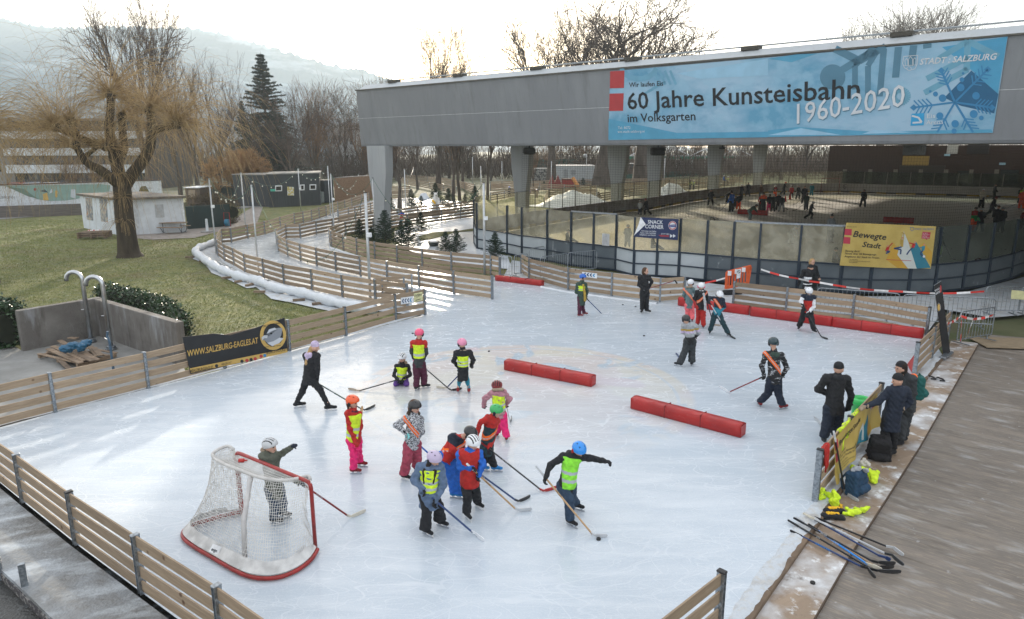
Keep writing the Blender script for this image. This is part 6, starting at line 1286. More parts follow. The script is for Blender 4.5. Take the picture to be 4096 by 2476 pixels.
for i, (x, y, rz, lab) in enumerate(((545, 590, 10, 'black and orange hockey glove, upper one beside the pile of sticks'), (532, 636, -3, 'black and orange hockey glove, lower one beside the pile of sticks'))):
 p = G('d4', x, y, -.06); r_ = thing('hockey_glove', lab, 'glove', p, 'hockey gloves on the plywood'); e = Vector((math.cos(R(rz)), math.sin(R(rz)), 0))
 o = glove('glove_shell', p+Z3*.05-e*.02, e, Vector((0, -.3, -1)), 1.9, C_('black'), r_, True); pr = [(p+Z3*.1-e*.06, p+Z3*.095+e*.12, .035, .028)]
 lo, hi = bounds(pr, .02); sdfob('knuckle_pad', lambda q: un(q, pr)+wrk(q, .006, 60), lo, hi, .009, C_('yellow'), r_)
blob('orange_cord', 'small yellow lace lying between the neon vests', 'lace', G('d4', 605, 538, -.06), (.12, .1, .05), C_('yellow'), 5, h=.008)
for i, (x, y, lab) in enumerate(((1392, 885, 'left dark blade guard lying on the plywood by the roll-up banner'), (1468, 900, 'right dark blade guard lying on the plywood by the roll-up banner'))):
 p = G('c4', x, y, -.05); r_ = thing('blade_guard', lab, 'blade guard', p, 'blade guards'); MB().tube([p+Vector((-.09, .1, .03)), p+Vector((0, .14, .05)), p+Vector((.09, .05, .03)), p+Vector((.05, -.1, .03)), p+Vector((-.06, -.06, .03))], .022, 6).build('guard', C_('black'), r_); MB().tube([p+Vector((-.06, -.06, .03)), p+Vector((-.1, .02, .05)), p+Vector((-.09, .1, .03))], .012, 5).build('spring', M_ZINC, r_)
gbp = G('e8', 612, 590, 0); gb2 = thing('waste_bin', 'bright green plastic bin standing on the ice behind the fence', 'bin', gbp); Mg = mat('green_plastic', (.02, .50, .10), .35, var=.06, coat=.3); hz = Vp('e8', 612, 400, gbp.y).z
MB().lathe(gbp, [(.17, 0), (.175, .02), (.215, hz*.72), (.225, hz*.73)], 20).build('bin_body', Mg, gb2, True); MB().lathe(gbp+Z3*hz*.73, [(.235, 0), (.24, .02), (.235, hz*.18), (.2, hz*.23), (.12, hz*.24), (.11, hz*.19), (.02, hz*.18)], 20).build('lid', Mg, gb2, True)
MB().bar(gbp+Vector((-.1, 0, hz*.96)), gbp+Vector((.1, 0, hz*.96)), .03, .02, bev=.006).build('handle', Mg, gb2)
bl = blob('plastic_bag', 'crumpled clear plastic bag between the blue backpack and the banner', 'bag', G('e8', 640, 1010, -.06), (.2, .15, .3), mat('clear_plastic', (.5, .48, .42), .2, spec=.8), 9, h=.014)
# banners and signs on fences and boards
def fplane(a, b): return Plane(a,(b-a).cross(Z3))
eb = thing('club_banner', 'black and gold eagle club banner tied to the long fence', 'banner', F1[3]); EP = fplane(F1[2], F1[4]); EQ = lambda t, pts, m, off=.09: ppoly(EP, t, pts, m, eb, off)
kgold = inkm('gold2', (.55, .36, .10)); kbk = mat('banner_black', (.012, .013, .015), .42, var=.2, vs=3, bump=.3, bs=2)
cr = [('c1', 1555, 315), ('c1', 1820, 285), ('c1', 1960, 300), ('c1', 2178, 235), ('c2', 243, 150), ('c2', 272, 432), ('c1', 2178, 505), ('c1', 1622, 628)]
MB().poly([EP.at(*c, .07) for c in cr], .02, EP.n).build('banner_cloth', kbk, eb)
EQ('F', [(457, 886), (690, 838), (692, 848), (459, 897)], kgold, .078)
ptext(EP, 'WWW.SALZBURG-EAGLES.AT', 'F', 451, 858, 621, 825, 15, kgold, eb, .085, bold=.015)
ptext(EP, '#SALZBURGEAGLES', 'F', 458, 896, 513, 886, 7, kk, eb, .085, bold=.01); ptext(EP, 'HERZBLUAT', 'F', 533, 879, 557, 874, 5, kk, eb, .085); ptext(EP, '#GIRLS-HOCKEY', 'F', 641, 852, 690, 843, 7, kk, eb, .085)
for x_, y_, m_ in ((521, 880, kk), (582, 869, kk), (594, 867, kr), (604, 865, kk), (614, 863, kr), (628, 857, kr), (637, 855, kb)): EQ('F', circ(x_, y_, 4, 4, 12), m_, .083)
EQ('c2', circ(145, 300, 112, 126), kgold, .080); EQ('c2', circ(147, 298, 84, 98), kbk, .083)
gw = inkm('eaglewhite', (.55, .57, .6)); gg = inkm('eaglegrey', (.25, .27, .3))
EQ('c2', [(45, 320), (60, 345), (75, 320), (95, 300), (120, 250), (200, 235), (225, 240), (215, 300), (190, 345), (150, 365), (110, 380), (80, 350)], gg, .086)
EQ('c2', [(48, 318), (70, 300), (100, 300), (95, 325), (70, 325), (52, 345)], gw, .089); EQ('c2', [(90, 290), (110, 250), (160, 235), (175, 250), (130, 265)], gw, .089); EQ('c2', [(95, 365), (150, 350), (200, 320), (235, 325), (200, 365), (140, 395)], gw, .089); EQ('c2', [(150, 385), (205, 365), (215, 375), (165, 400)], kgold, .09); EQ('c2', circ(130, 285, 10, 7, 12), kk, .092)
ptext(EP, 'DEC SALZBURG EAGLES', 'c2', 62, 232, 215, 198, 15, kk, eb, .09, bold=.02); ptext(EP, 'www.salzburg-eagles.at', 'c2', 80, 404, 215, 388, 11, kk, eb, .09)
def arrow_sign(label, pl, t, q, flip=1, n=4):
 r_ = thing('arrow_sign', label, 'sign', pl.at(t, *q[3], .05), 'white arrow signs'); MB().poly([pl.at(t, *c, .05) for c in q], .01, pl.n).build('plate', M_WHITE, r_)
 for k in range(n):
  f_ = .12+.2*k; xx = q[0][0]+(q[1][0]-q[0][0])*f_; yy = q[0][1]+(q[1][1]-q[0][1])*f_; hh = (q[3][1]-q[0][1]); ww = (q[1][0]-q[0][0])*.12
  pstroke(pl, t, [(xx+ww, yy+hh*.2), (xx, yy+hh*.5), (xx+ww, yy+hh*.8)], ww*.55, inkm('navy2', (.01, .05, .15)) if k < 3 else inkm('blue2', (.02, .25, .5)), r_, .058)
e1_ = fplane(F1[6], F1[7]); arrow_sign('white arrow sign at the end of the long fence beside the station sign', e1_, 'b2', [(1232, 1258), (1340, 1243), (1342, 1298), (1234, 1314)])
BF = PX('b3 480 1405 848 1455'); arrow_sign('white arrow sign on the back fence behind the child in green', fplane(*BF), 'b3', [(597, 1249), (724, 1263), (722, 1306), (595, 1290)])
def station(label, pl, t, q, tx):
 r_ = thing('station_sign', label, 'sign', pl.at(t, *q[3], .06), 'yellow station signs'); MB().poly([pl.at(t, *c, .06) for c in q], .01, pl.n).build('plate', mat('pale_yellow_sheet', (.62, .60, .33), .5), r_)
 x0, y0 = q[0]; x1, y1 = q[1]; hh = q[3][1]-q[0][1]
 ptext(pl, tx, t, x0+(x1-x0)*.06, y0+hh*.42+(y1-y0)*.06, x0+(x1-x0)*.94, y1+hh*.42, hh*.26, kk, r_, .068, bold=.02); ptext(pl, 'EISHOCKEY', t, x0+(x1-x0)*.3, y0+hh*.58+(y1-y0)*.3, x0+(x1-x0)*.7, y1+hh*.56, hh*.09, kk, r_, .068)
 pstroke(pl, t, [(x0+(x1-x0)*.2, y0+hh*.85+(y1-y0)*.2),(x0+(x1-x0)*.8, y1+hh*.83)], hh*.06, kk, r_,.068)
station('pale yellow station sign on the end post of the long fence', e1_, 'b2', [(1343, 1222), (1415, 1207), (1420, 1277), (1346, 1294)], 'STATION 6')
s2 = Vp('c4', 2130, 170, 25.5); station('pale yellow station sign on the barrier at the right edge of the picture', Plane(s2, (0, 1, 0)), 'c4', [(2072, 128), (2200, 138), (2196, 212), (2066, 202)], 'STATION 6')
def bplane(i, j): return Plane(NP[i],(NP[j]-NP[i]).cross(Z3))
SP = bplane(8, 11); sn = thing('snack_banner', 'dark blue snack corner banner with a folded corner on the rink glass', 'banner', NP[9]+Z3*1.5)
MB().poly([SP.at('b3', x, y, .16) for x, y in ((1100, 783), (1160, 788), (1418, 800), (1410, 980), (1220, 966), (1035, 950), (1060, 900))], .02, SP.n).build('banner_cloth', inkm('snacknavy', (.012, .025, .085)), sn)
MB().poly([SP.at('b3', x, y, .2) for x, y in ((1095, 783), (1138, 845), (1036, 942), (1075, 850))], .01, SP.n).build('folded_corner', M_WHITE, sn)
for s_, x0, y0, x1, y1, h_ in (('SNACK', 1155, 838, 1284, 843, 30), ('CORNER', 1132, 878, 1290, 884, 32), ('Automaten mit Kaffee,', 1100, 905, 1228, 912, 13), ('Kakao, kalte Getränke,', 1092, 922, 1226, 928, 13), ('Süßigkeiten und Snacks', 1085, 938, 1222, 944, 13), ('JETZT NEU', 1268, 931, 1338, 934, 11)): ptext(SP, s_, 'b3', x0, y0, x1, y1, h_, kw, sn, .178, bold=.02 if h_ > 20 else .005)
ppoly(SP, 'b3', circ(1366, 855, 35, 38), kw, sn, .176); ppoly(SP, 'b3', circ(1366, 855, 32, 35), kr, sn, .179); ppoly(SP, 'b3', circ(1366, 855, 25, 27), kw, sn, .182); ppoly(SP, 'b3', [(1335, 850), (1397, 845), (1397, 868), (1335, 870)], inkm('snackblue', (.02, .05, .2)), sn, .185); ptext(SP, 'Sportsbar', 'b3', 1340, 862, 1392, 860, 9, kw, sn, .188)
for x_ in (1345, 1370): ppoly(SP, 'b3', [(x_, 927), (x_+23, 944), (x_, 960)], kw, sn, .178)
pstroke(SP, 'b3', [(1250, 938), (1335, 942)], 5, kr, sn, .178); pstroke(SP, 'b3', [(1262, 948), (1335, 951)], 4, kr, sn, .178)
BQ = bplane(15, 18); by = thing('event_banner', 'large yellow event banner hanging on the right rink glass', 'banner', NP[15]+Z3); BO = max(abs((NP[k]-BQ.p).dot(BQ.n)) for k in (16, 17))+.22
MB().poly([BQ.at('b4', x, y, BO) for x, y in ((668, 830), (1430, 862), (1408, 1050), (1385, 1222), (1000, 1215), (610, 1195))], .02, BQ.n).build('banner_cloth', M_YB, by)
def Y_(pts, m, o=.012): ppoly(BQ, 'b4', pts, m, by, BO+o)
Y_([(655,882),(713,886),(711,940),(650,935)], ymag); Y_([(645,952),(702,956),(698,1012),(640,1008)], ymag)
Y_([(1005,1145),(1070,1000),(1170,1190),(1200,1222),(1100,1215)], ygold); Y_([(1100,1105),(1155,905),(1195,1000),(1265,1222),(1190,1220)], ypale,.014); Y_([(1190,1100),(1258,990),(1385,1215),(1265,1222)], yteal,.013); Y_([(1290,1030),(1325,1000),(1395,1080),(1390,1190)], ygold,.0125)
for (hx, hy, sk_, tr_, pz) in ((1018, 1028, 'red', 'jeans', 0), (1142, 960, 'mustard', 'jeans', 1), (1250, 998, 'red', 'jeans', 2), (1330, 1018, 'teal', 'jeans', 3)):
 Y_(circ(hx, hy, 9, 9, 10), inkm('figskin', (.5, .25, .15)), .018); sm, tm_ = inkm('fig'+sk_, COLS[sk_]), inkm('fig'+tr_, (.02, .05, .14))
 L1_ = {0: [(hx+5, hy+12), (hx-10, hy+45)], 1: [(hx, hy+12), (hx-5, hy+78)], 2: [(hx-5, hy+12), (hx-20, hy+45)], 3: [(hx-5, hy+12), (hx-12, hy+50)]}[pz]; pstroke(BQ, 'b4', L1_, 26, sm, by, BO+.019)
 a_ = {0: [(hx+5, hy+15), (hx+42, hy-25)], 1: [(hx+10, hy+10), (hx+15, hy-40), (hx-5, hy-45)], 2: [(hx-5, hy+15), (hx-50, hy+5)], 3: [(hx-8, hy+18), (hx-40, hy+28)]}[pz]; pstroke(BQ, 'b4', a_, 8, sm, by, BO+.020)
 l_ = {0: [(hx-10, hy+45), (hx+20, hy+48), (hx-15, hy+65)], 1: [(hx-5, hy+78), (hx-70, hy+90), (hx-10, hy+100), (hx-15, hy+140)], 2: [(hx-20, hy+45), (hx-50, hy+75), (hx-70, hy+105)], 3: [(hx-12, hy+50), (hx-35, hy+75), (hx-15, hy+100)]}[pz]; pstroke(BQ, 'b4', l_, 12, tm_, by, BO+.021)
Y_(circ(1326, 1118, 11, 11, 12), kw, .02); pstroke(BQ, 'b4', [(1005, 1145), (1220, 1155)], 4, ymag, by, BO+.022); Y_([(1315, 908), (1385, 912), (1375, 968), (1356, 968), (1350, 980), (1340, 968), (1306, 966)], ymag, .016)
for k, s_ in enumerate(('So geht', 'auspowern', 'und Kopf', 'auslüften!')): ptext(BQ, s_, 'b4', 1316-k*2, 923+k*13, 1360-k*2+(k % 2)*16, 924+k*13, 8, kw, by, BO+.02)
for s_, x0, y0, x1, y1, h_, sh_, b_ in (('Wir leben die Stadt', 672, 868, 755, 871, 8, 0, 0), ('Bewegte', 722, 950, 1003, 978, 52, .15, .012), ('Stadt', 800, 1035, 957, 1052, 45, .15, .012), ('Beweg dich!', 658, 1078, 780, 1083, 17, 0, .005), ('Nutze über 60 Bewegungs-', 655, 1100, 925, 1110, 17, 0, .005), ('Angebote der Stadt im Freien.', 650, 1125, 950, 1138, 17, 0, .005), ('Tel. 0662 8072', 692, 1148, 760, 1150, 9, 0, 0), ('www.stadt-salzburg.at/bewegte-stadt', 690, 1158, 868, 1166, 8, 0, 0), ('#bewegtestadt', 688, 1170, 760, 1173, 9, 0, 0)): ptext(BQ, s_, 'b4', x0, y0, x1, y1, h_, kk, by, BO+.02, bold=b_, shear=sh_)
ptext(BQ, 'STADT : SALZBURG', 'b4', 1245, 892, 1410, 893, 13, inkm('stadtblue', (.12, .18, .3)), by, BO+.02, bold=.02); pstroke(BQ, 'b4', [(1212, 870), (1240, 871), (1238, 892), (1226, 902), (1212, 890)], 4, inkm('stadtblue', (.12, .18, .3)), by, BO+.02, closed=True)
tag(MB().poly([bplane(6, 8).at('b3', x, y, .1) for x, y in ((768, 922), (830, 927), (828, 1028), (765, 1022))], .01).build('paper_notice', M_WHITE), 'blank white sheet on the glass door of the rink', 'notice')
rb = G('c4', 1522, 690, -.03); ru = thing('rollup_banner', 'tall leaning roll-up banner with black top and golden foot by the right fence', 'banner', rb); RP = Plane(rb, (.35, 1, 0)); RU = lambda pts, m, o=.0: ppoly(RP, 'c4', pts, m, ru, o)
MB().poly([RP.at('c4', x, y, 0) for x, y in ((1413, 92), (1475, 52), (1550, 655), (1490, 700))], .01, RP.n).build('banner_cloth', kbk, ru)
RU([(1432, 245), (1487, 200), (1500, 300), (1445, 330)], ygold, .006); RU([(1445, 325), (1500, 290), (1540, 590), (1482, 640)], inkm('photoarea', (.3, .31, .33)), .007); RU([(1482, 640), (1540, 585), (1550, 655), (1490, 700)], ygold, .008); RU(circ(1453, 275, 16, 40), kw, .01); RU(circ(1453, 275, 11, 30), kgold, .012)
RU([(1455, 430), (1505, 400), (1512, 470), (1465, 500)], inkm('darkphoto', (.06, .06, .07)), .0085); RU([(1470, 520), (1520, 490), (1525, 530), (1476, 565)], inkm('bluephoto', (.12, .2, .35)), .0085)
for s_, x0, y0, x1, y1, h_ in (('SPORT', 1424, 142, 1466, 118, 16), ('UNION', 1428, 170, 1470, 145, 20)): ptext(RP, s_, 'c4', x0, y0, x1, y1, h_, kw, ru, .012, bold=.02)
RU(circ(1469, 118, 7, 32), kr, .013); MB().bar(G('c4', 1478, 722, -.03)+Z3*.05, G('c4', 1552, 670, -.03)+Z3*.05, .18, .09, bev=.02).build('cassette', M_ZINC, ru)
tl = RP.at('c4', 1413, 92, -.02); tr_ = RP.at('c4', 1475, 52, -.02); MB().bar(tl, tr_, .03, .03).build('top_bar', M_ZINC, ru)
# barriers, tape
def barrier(label, p, q, h=1.08):
 r_ = thing('crowd_barrier', label, 'barrier', p, 'steel crowd barriers'); e = (q-p).normalized(); L_ = (q-p).length; s_ = Vector((-e.y, e.x, 0)); c = .12
 MB().tube([p+Z3*.15, p+Z3*(h-c), p+e*c*.3+Z3*(h-c*.3), p+e*c+Z3*h, q-e*c+Z3*h, q-e*c*.3+Z3*(h-c*.3), q+Z3*(h-c), q+Z3*.15], .021, 6, closed=True).build('frame', M_ZINC, r_)
 n = max(3, int(L_/.14)); m = MB()
 for i in range(1, n): m.tube([p.lerp(q, i/n)+Z3*.15, p.lerp(q, i/n)+Z3*h],.009,4)
 m.build('bars', M_ZINC, r_)
 for u in (.12, .88): MB().bar(p.lerp(q, u)-s_*.3+Z3*.02, p.lerp(q, u)+s_*.3+Z3*.02, .05, .02).bar(p.lerp(q, u)+Z3*.02, p.lerp(q, u)+Z3*.16, .04, .03).build('foot', M_ZINC, r_)
 return r_
for t, x0, y0, x1, y1, lab in (('b2', 2082, 1080, 2178, 1090, 'steel barrier closing the gap right of the inner fence'), ('b3', 20, 1290, 138, 1275, 'steel barrier left of the crossed barriers below the glass'), ('b3', 150, 1225, 275, 1200, 'small tilted steel barrier below the noticeboard'), ('b3', 240, 1310, 470, 1270, 'steel barrier behind the arrow sign fence'), ('b3', 475, 1265, 718, 1240, 'steel barrier in front of the dark double door of the boards'),
 ('c4', 400, 345, 1095, 405, 'left steel barrier behind the right back fence'), ('c4', 1125, 412, 1905, 455, 'long steel barrier behind the roll-up banner'), ('c4', 1600, 590, 1895, 540, 'steel barrier wrapped in striped tape near the plywood corner'), ('c4', 1830, 330, 2120, 335, 'steel barrier at the right edge with the station sign'), ('c4', 2130, 335, 2420, 340, 'steel barrier cut by the right edge of the picture')):
 barrier(lab, G(t, x0, y0), G(t, x1, y1))
Mt = [mat('tape_white', (.7, .7, .7), .5), mat('tape_red', (.6, .03, .02), .5)]
def tape(label, P, step=.42, w_=.07):
 r_ = MB(); Q = []
 for a, b in zip(P[:-1], P[1:]):
  L_ = (b-a).length; n = max(2, int(L_/step)); Q += [a.lerp(b, i/n)-Z3*.10*math.sin(math.pi*i/n)*min(1, L_/4) for i in range(n)]
 Q.append(P[-1])
 for i in range(len(Q)-1):
  a, b = Q[i], Q[i+1]; e = b-a; tw = .015*math.sin(i*1.3); n = Vector((-e.y, e.x,0)).normalized()*tw
  r_.add([a-Z3*w_/2-n, b-Z3*w_/2-n, b+Z3*w_/2+n, a+Z3*w_/2+n], [(0,1,2,3)], i % 2)
 o = r_.build('barrier_tape', Mt); tag(o, label, 'tape', 'red and white barrier tape'); return o
ob_ = G('c3', 1860, 165)
tape('red and white tape from the white helmets to the orange barrier', [Vp('c3', 1545, 82, ob_.y), Vp('c3', 1835, 20, ob_.y)])
tape('red and white tape sagging along the boards to the right edge barrier', [Vp('b4', -60, 1228, 29.0), Vp('b4', 260, 1308, 27.6), Vp('b4', 440, 1340, 27.2), Vp('b4', 1150, 1418, 25.6), Vp('b4', 1840, 1416, 25.2)])
tape('red and white tape wound round the barrier by the plywood corner', [G('c4', 1515, 415, .9), Vp('c4', 1640, 350, 19.5), Vp('c4', 1745, 375, 19.6), Vp('c4', 1915, 340, 20.3)], .25)
tape('red and white tape end hanging down from the wrapped barrier', [Vp('c4', 1650, 315, 19.4), Vp('c4', 1640, 560, 19.4)], .2)
tape('red and white tape strip slanting down the wrapped barrier', [Vp('c4', 1745, 380, 19.5), Vp('c4', 1680, 555, 19.5)], .2)
orb = thing('plastic_barrier', 'orange plastic barrier with prohibition notice leaning at the back fence gap', 'barrier', ob_); OP = Plane(ob_, (-.25, 1, 0)); Mo = mat('orange_plastic', (.65, .10, .02), .4, var=.08)
def OPb(x0, y0, x1, y1, w_, nm, m=Mo): MB().bar(OP.at('b3', x0, y0, 0), OP.at('b3', x1, y1, 0), .06, w_, bev=.015).build(nm, m, orb)
OPb(1828, 1265, 2035, 1212, .24, 'top_rail'); OPb(1818, 1385, 2010, 1345, .14, 'bottom_rail'); OPb(1830, 1252, 1820, 1395, .13, 'side_post'); OPb(2030, 1205, 2005, 1350, .13, 'side_post')
for k in range(1, 8): x_ = 1828+k*25; OPb(x_, 1262-k*6, x_-8, 1385-k*5, .07, 'slat')
for k in range(3): q = OP.at('b3', 1850+k*60, 1262-k*15, .06); MB().box(q, (.16, .01, .2), -.25).build('reflector', M_WHITE, orb)
q = [OP.at('b3', x, y, .09) for x, y in ((1915, 1228), (1948, 1222), (1942, 1300), (1910, 1308))]; MB().poly(q, .01, OP.n).build('notice', M_WHITE, orb); pstroke(OP, 'b3', circ(1930, 1248, 11, 13, 14), 4, kk, orb, .1, closed=True); pstroke(OP, 'b3', [(1922, 1240), (1938, 1258)], 4, kk, orb, .1)
for k, s_ in enumerate(('Zutritt', 'verboten')): ptext(OP, s_, 'b3', 1916, 1278+k*9, 1940, 1274+k*9, 6, kk, orb, .1)
MB().box(ob_+Vector((.1, .1, .08)), (.9, .4, .16), .2, bev=.05).build('foot', C_('black'), orb)
nbp = G('b3', 385, 1160); nbd = thing('noticeboard', 'small white framed grey noticeboard standing at the near boards', 'noticeboard', nbp); NPl = Plane(nbp, (0, 1, 0)); MB().poly([NPl.at('b3', x, y) for x, y in ((348, 985), (430, 988), (428, 1130), (346, 1125))], .06, NPl.n).build('frame', M_WHITE, nbd); MB().poly([NPl.at('b3', x, y, .01) for x, y in ((356, 994), (422, 996), (420, 1120), (354, 1116))], .01, NPl.n).build('panel', mat('board_felt', (.13, .15, .16), .7), nbd); MB().tube([NPl.at('b3', 362, 1125), nbp+Vector((-.15, 0, 0))], .02, 5).build('leg', M_ZINC, nbd); MB().tube([NPl.at('b3', 415, 1128), nbp+Vector((.3, 0, 0))], .02, 5).build('leg', M_ZINC, nbd)
tag(MB().box(G('c4', 2110, 580, -.06), (2.4, 1.3, .03), R(-8)).build('wooden_plate', mat('plain_plywood', (.26, .2, .13), .7, var=.1)), 'clean plywood plate lying at the right edge near the barriers', 'board')
# concrete shower place at the left
M_WALL = mixmat('rough_concrete', [(.13, .12, .11), ((.2, .19, .175), 1.2, .4, .65, .9), ((.34, .36, .38), .9, .55, .72, .6, (3, 3, .7)), ((.07, .06, .05), 1.5, .56, .7, .7, (2, 2, .4))], rough=.9, bump=.9, bs=45)
wa, wb = G('c1', 205, 428), G('c1', 842, 300); wz = Vp('c1', 800, -10, wb.y).z; wc = G('c1', 1530, 545)
for i, (a, b, lab) in enumerate(((wa, wb, 'left leg of the rough concrete wall behind the shower poles'), (wb, wc, 'right leg of the rough concrete wall running towards the club banner'))):
 e = (b-a).normalized(); n = Vector((-e.y, e.x, 0)); n = n if n.y > 0 else -n; r_ = thing('concrete_wall', lab, 'wall', a, 'concrete walls')
 MB().bar(a+n*.13+Z3*(wz/2-.1)-e*(.0 if i == 0 else -.002), b+n*.13+Z3*(wz/2-.1)+e*(.26 if i == 0 else 0), .25, wz+.2-.03*i, bev=.015).build('wall_body', M_WALL, r_)
sp = []
for i, (bx_, by_, tx, ty, lab) in enumerate(((775, 352, 655, 1040, 'taller steel shower pole, left one of two'), (946, 415, 815, 1080, 'steel shower pole, right one of two'))):
 p = G('c1', bx_, by_); zt_ = Vp('b1', tx, ty, p.y).z-.25; r_ = thing('shower_pole', lab, 'shower pole', p, 'curved steel shower poles')
 MB().tube([p, p+Z3*zt_]+[p+Vector((-.26+.26*math.cos(a), 0, zt_+.26*math.sin(a))) for a in np.linspace(.2, 2.9, 9)]+[p+Vector((-.53, 0, zt_-.03))], .07, 12).build('pipe', M_STEEL, r_, True)
 MB().lathe(p, [(.17, 0), (.17, .03), (.14, .035), (.14, .1), (.12, .11)], 16).build('flange', M_ZINC, r_); MB().tube([p+Vector((-.06, -.03, 1.1)), p+Vector((-.14, -.05, 1.1))], .018, 6).build('push_button', M_STEEL, r_)
p = G('c1', 965, 590); q = p+Vector((0, 0, .95)); vp = thing('water_pipe', 'short blue grey water pipe with tap in front of the shower poles', 'pipe', p); MB().tube([p, q-Z3*.1, q+Vector((-.05, 0, .05)), q+Vector((-.02, 0, .2))], .035, 8).build('pipe', mat('pipe_blue', (.05, .1, .16), .4), vp); MB().tube([q-Z3*.08, q+Vector((-.14, 0, .0))], .018, 6).build('tap', M_STEEL, vp)
M_OLDW = wood_mat('weathered_planks', (.13, .09, .06), (.30, .22, .15), (2, 2, 6), False)
def pallet(label, c, rz, n=7, seed=1, size=(1.25,.8), stack=1):
 r_ = thing('pallet', label, 'pallet', c, 'wooden pallets'); M_ = Matrix.Rotation(rz, 3, 'Z')
 for s_ in range(stack):
  zz = s_*.15
  for k in range(5): MB().box(c+M_ @ Vector((0, (-.5+k/4)*(size[1]-.1), .13+zz)), (size[0], .11, .022), rz+.01*k).build('board', M_OLDW, r_)
  for k in (-1, 0, 1): MB().box(c+M_ @ Vector((k*(size[0]/2-.07), 0, .06+zz)), (.1, size[1], .1), rz).build('block', M_OLDW, r_)
 return r_
def plank(label, a, b, w_, h_, g='loose planks', rz=0):
 e = (b-a).normalized(); o = MB().bar(a, b, w_, h_, bev=.004).build('plank', M_OLDW); tag(o, label, 'plank', g)
pc = G('c1', 660, 490); pallet('wooden pallet loaded with boards below the shower poles', pc, R(-28), size=(2.1, 1.2))
pls = [('long plank on the left side of the pallet', (410, 415), (690, 535)), ('plank lying under the blue bag', (450, 395), (620, 470)), ('pale plank crossing the pallet middle', (590, 455), (720, 520)), ('short plank in the pallet middle', (670, 430), (830, 520)), ('wide plank at the pallet front', (600, 440), (790, 530)), ('plank at the right edge of the pallet', (770, 410), (830, 490)), ('second plank at the right edge of the pallet', (800, 425), (860, 490)), ('plank end poking out behind the blue bag', (510, 365), (570, 400)), ('small plank behind the blue bag', (590, 345), (660, 350))]
for k, (lab, a, b) in enumerate(pls): plank(lab, G('c1', *a, .17)+Z3*.012*k, G('c1', *b, .17)+Z3*.012*k, .16, .03)
plank('plank leaning off the pallet onto the paving', G('c1', 490, 488, .12), G('c1', 600, 598, .03), .14, .035)
blob('plastic_sack', 'blue plastic sack lying on the loaded pallet', 'sack', G('c1', 650, 440, .24), (.75, .45, .35), mat('blue_plastic_film', (.015, .10, .19), .3, bump=.8, bs=18), 4, R(10), h=.02, amp=.025, freq=18, pname='sack_body')
pallet('stack of old pallets and boards on the lawn near the white hut', G('b1', 810, 745), R(8), size=(1.9, 1.3), stack=3)
drape('red_cloth', 'red and white cloth on the pallet stack by the white hut', 'cloth', G('b1', 750, 735)+Z3*.45, G('b1', 860, 735)+Z3*.47, .12, .12, mixmat('redwhite', [(.5, .03, .03), ((.7, .7, .7), 6, .5, .52, 1)]), 0)
# platform at the bottom left
PF = PX('s -200 1765 96 2009 308 2178 571 2373 893 2610; s 700 2900; d1 430 1489 140 1205 0 1078; s -350 1950')
pf = thing('metal_platform', 'icy steel walkway platform with diamond plate in the bottom left corner', 'platform', PF[2]); inset = Vector((-.10, -.05, 0))
PFi = [p+inset for p in PF[:5]]+PF[5:]
MB().poly([Vector((p.x, p.y, .04)) for p in PFi], .06).build('deck_plate', M_PLAT, pf)
e1a, e2a = G('d1', 430, 1489), G('d1', 0, 1078); ee = (e2a-e1a).normalized(); MB().bar(e1a-ee*1.5+Z3*-.16, e2a+ee*3+Z3*-.16, .03, .28).build('side_beam', mixmat('perforated_beam', [(.05, .045, .05), ((.3, .29, .27), 14, .52, .56, .9)], rough=.6), pf)
for x, y in ((40, 1330), (262, 1478)): p = G('d1', x, y, -.5); MB().box(p+Z3*.35, (.09, .07, 1.1), .6).build('stanchion', M_ZINC, pf)
sheet('pit_floor', [Vector(q) for q in ((-22, 2, 0), (-2.5, 2, 0), (-2.5, 13.6, 0), (-22, 13.6, 0))], mixmat('wet_dark_ground', [(.03, .03, .028), ((.2, .23, .25), 2, .55, .66, .8)], rough=.3, bump=.6), -.14)
# white snow covered tube along the path
TP = smooth([p+Z3*.16 for p in PX('b1 1840 800 1690 850 1655 885 1720 935 1790 990 1890 1045 2040 1105 2150 1130; b2 -20 1120 130 1195 270 1222 400 1245 600 1310 850 1372 1020 1395')], 2)
TP = resamp(TP, 90); tb = MB().tube(TP, [.2+.035*math.sin(i*.9)+.03*math.sin(i*2.3) for i in range(90)], 14).build('snow_tube', M_SNOW, None, True); tag(tb, 'thick white snow covered tube winding along the outer path fence', 'tube')
tp2 = [p+Vector((.55, .25, -.1)) for p in TP[30:80]]; tag(MB().tube(tp2, .035, 6).build('cooling_pipe', M_ZINC), 'thin grey pipe lying between the snow tube and the path fence', 'pipe')
for k, (x, y) in enumerate(((1615, 915), (1735, 950), (1930, 1090), (2040, 1120), (2125, 1150))): tag(MB().box(G('b1', x, y)+Z3*.03, (.5, .12, .09), .3*k).build('wood_block', M_OLDW), ('first', 'second', 'third', 'fourth', 'fifth')[k]+' wood block under the snow tube, counted from its far end', 'block', 'wood blocks under the tube')
for k, (x, y) in enumerate(((30, 1210), (365, 1280), (530, 1310))): tag(MB().box(G('b2', x, y)+Z3*.03, (.5, .12, .09), .3*k).build('wood_block', M_OLDW), ('left', 'middle', 'right')[k]+' wood block under the near half of the snow tube', 'block', 'wood blocks under the tube')
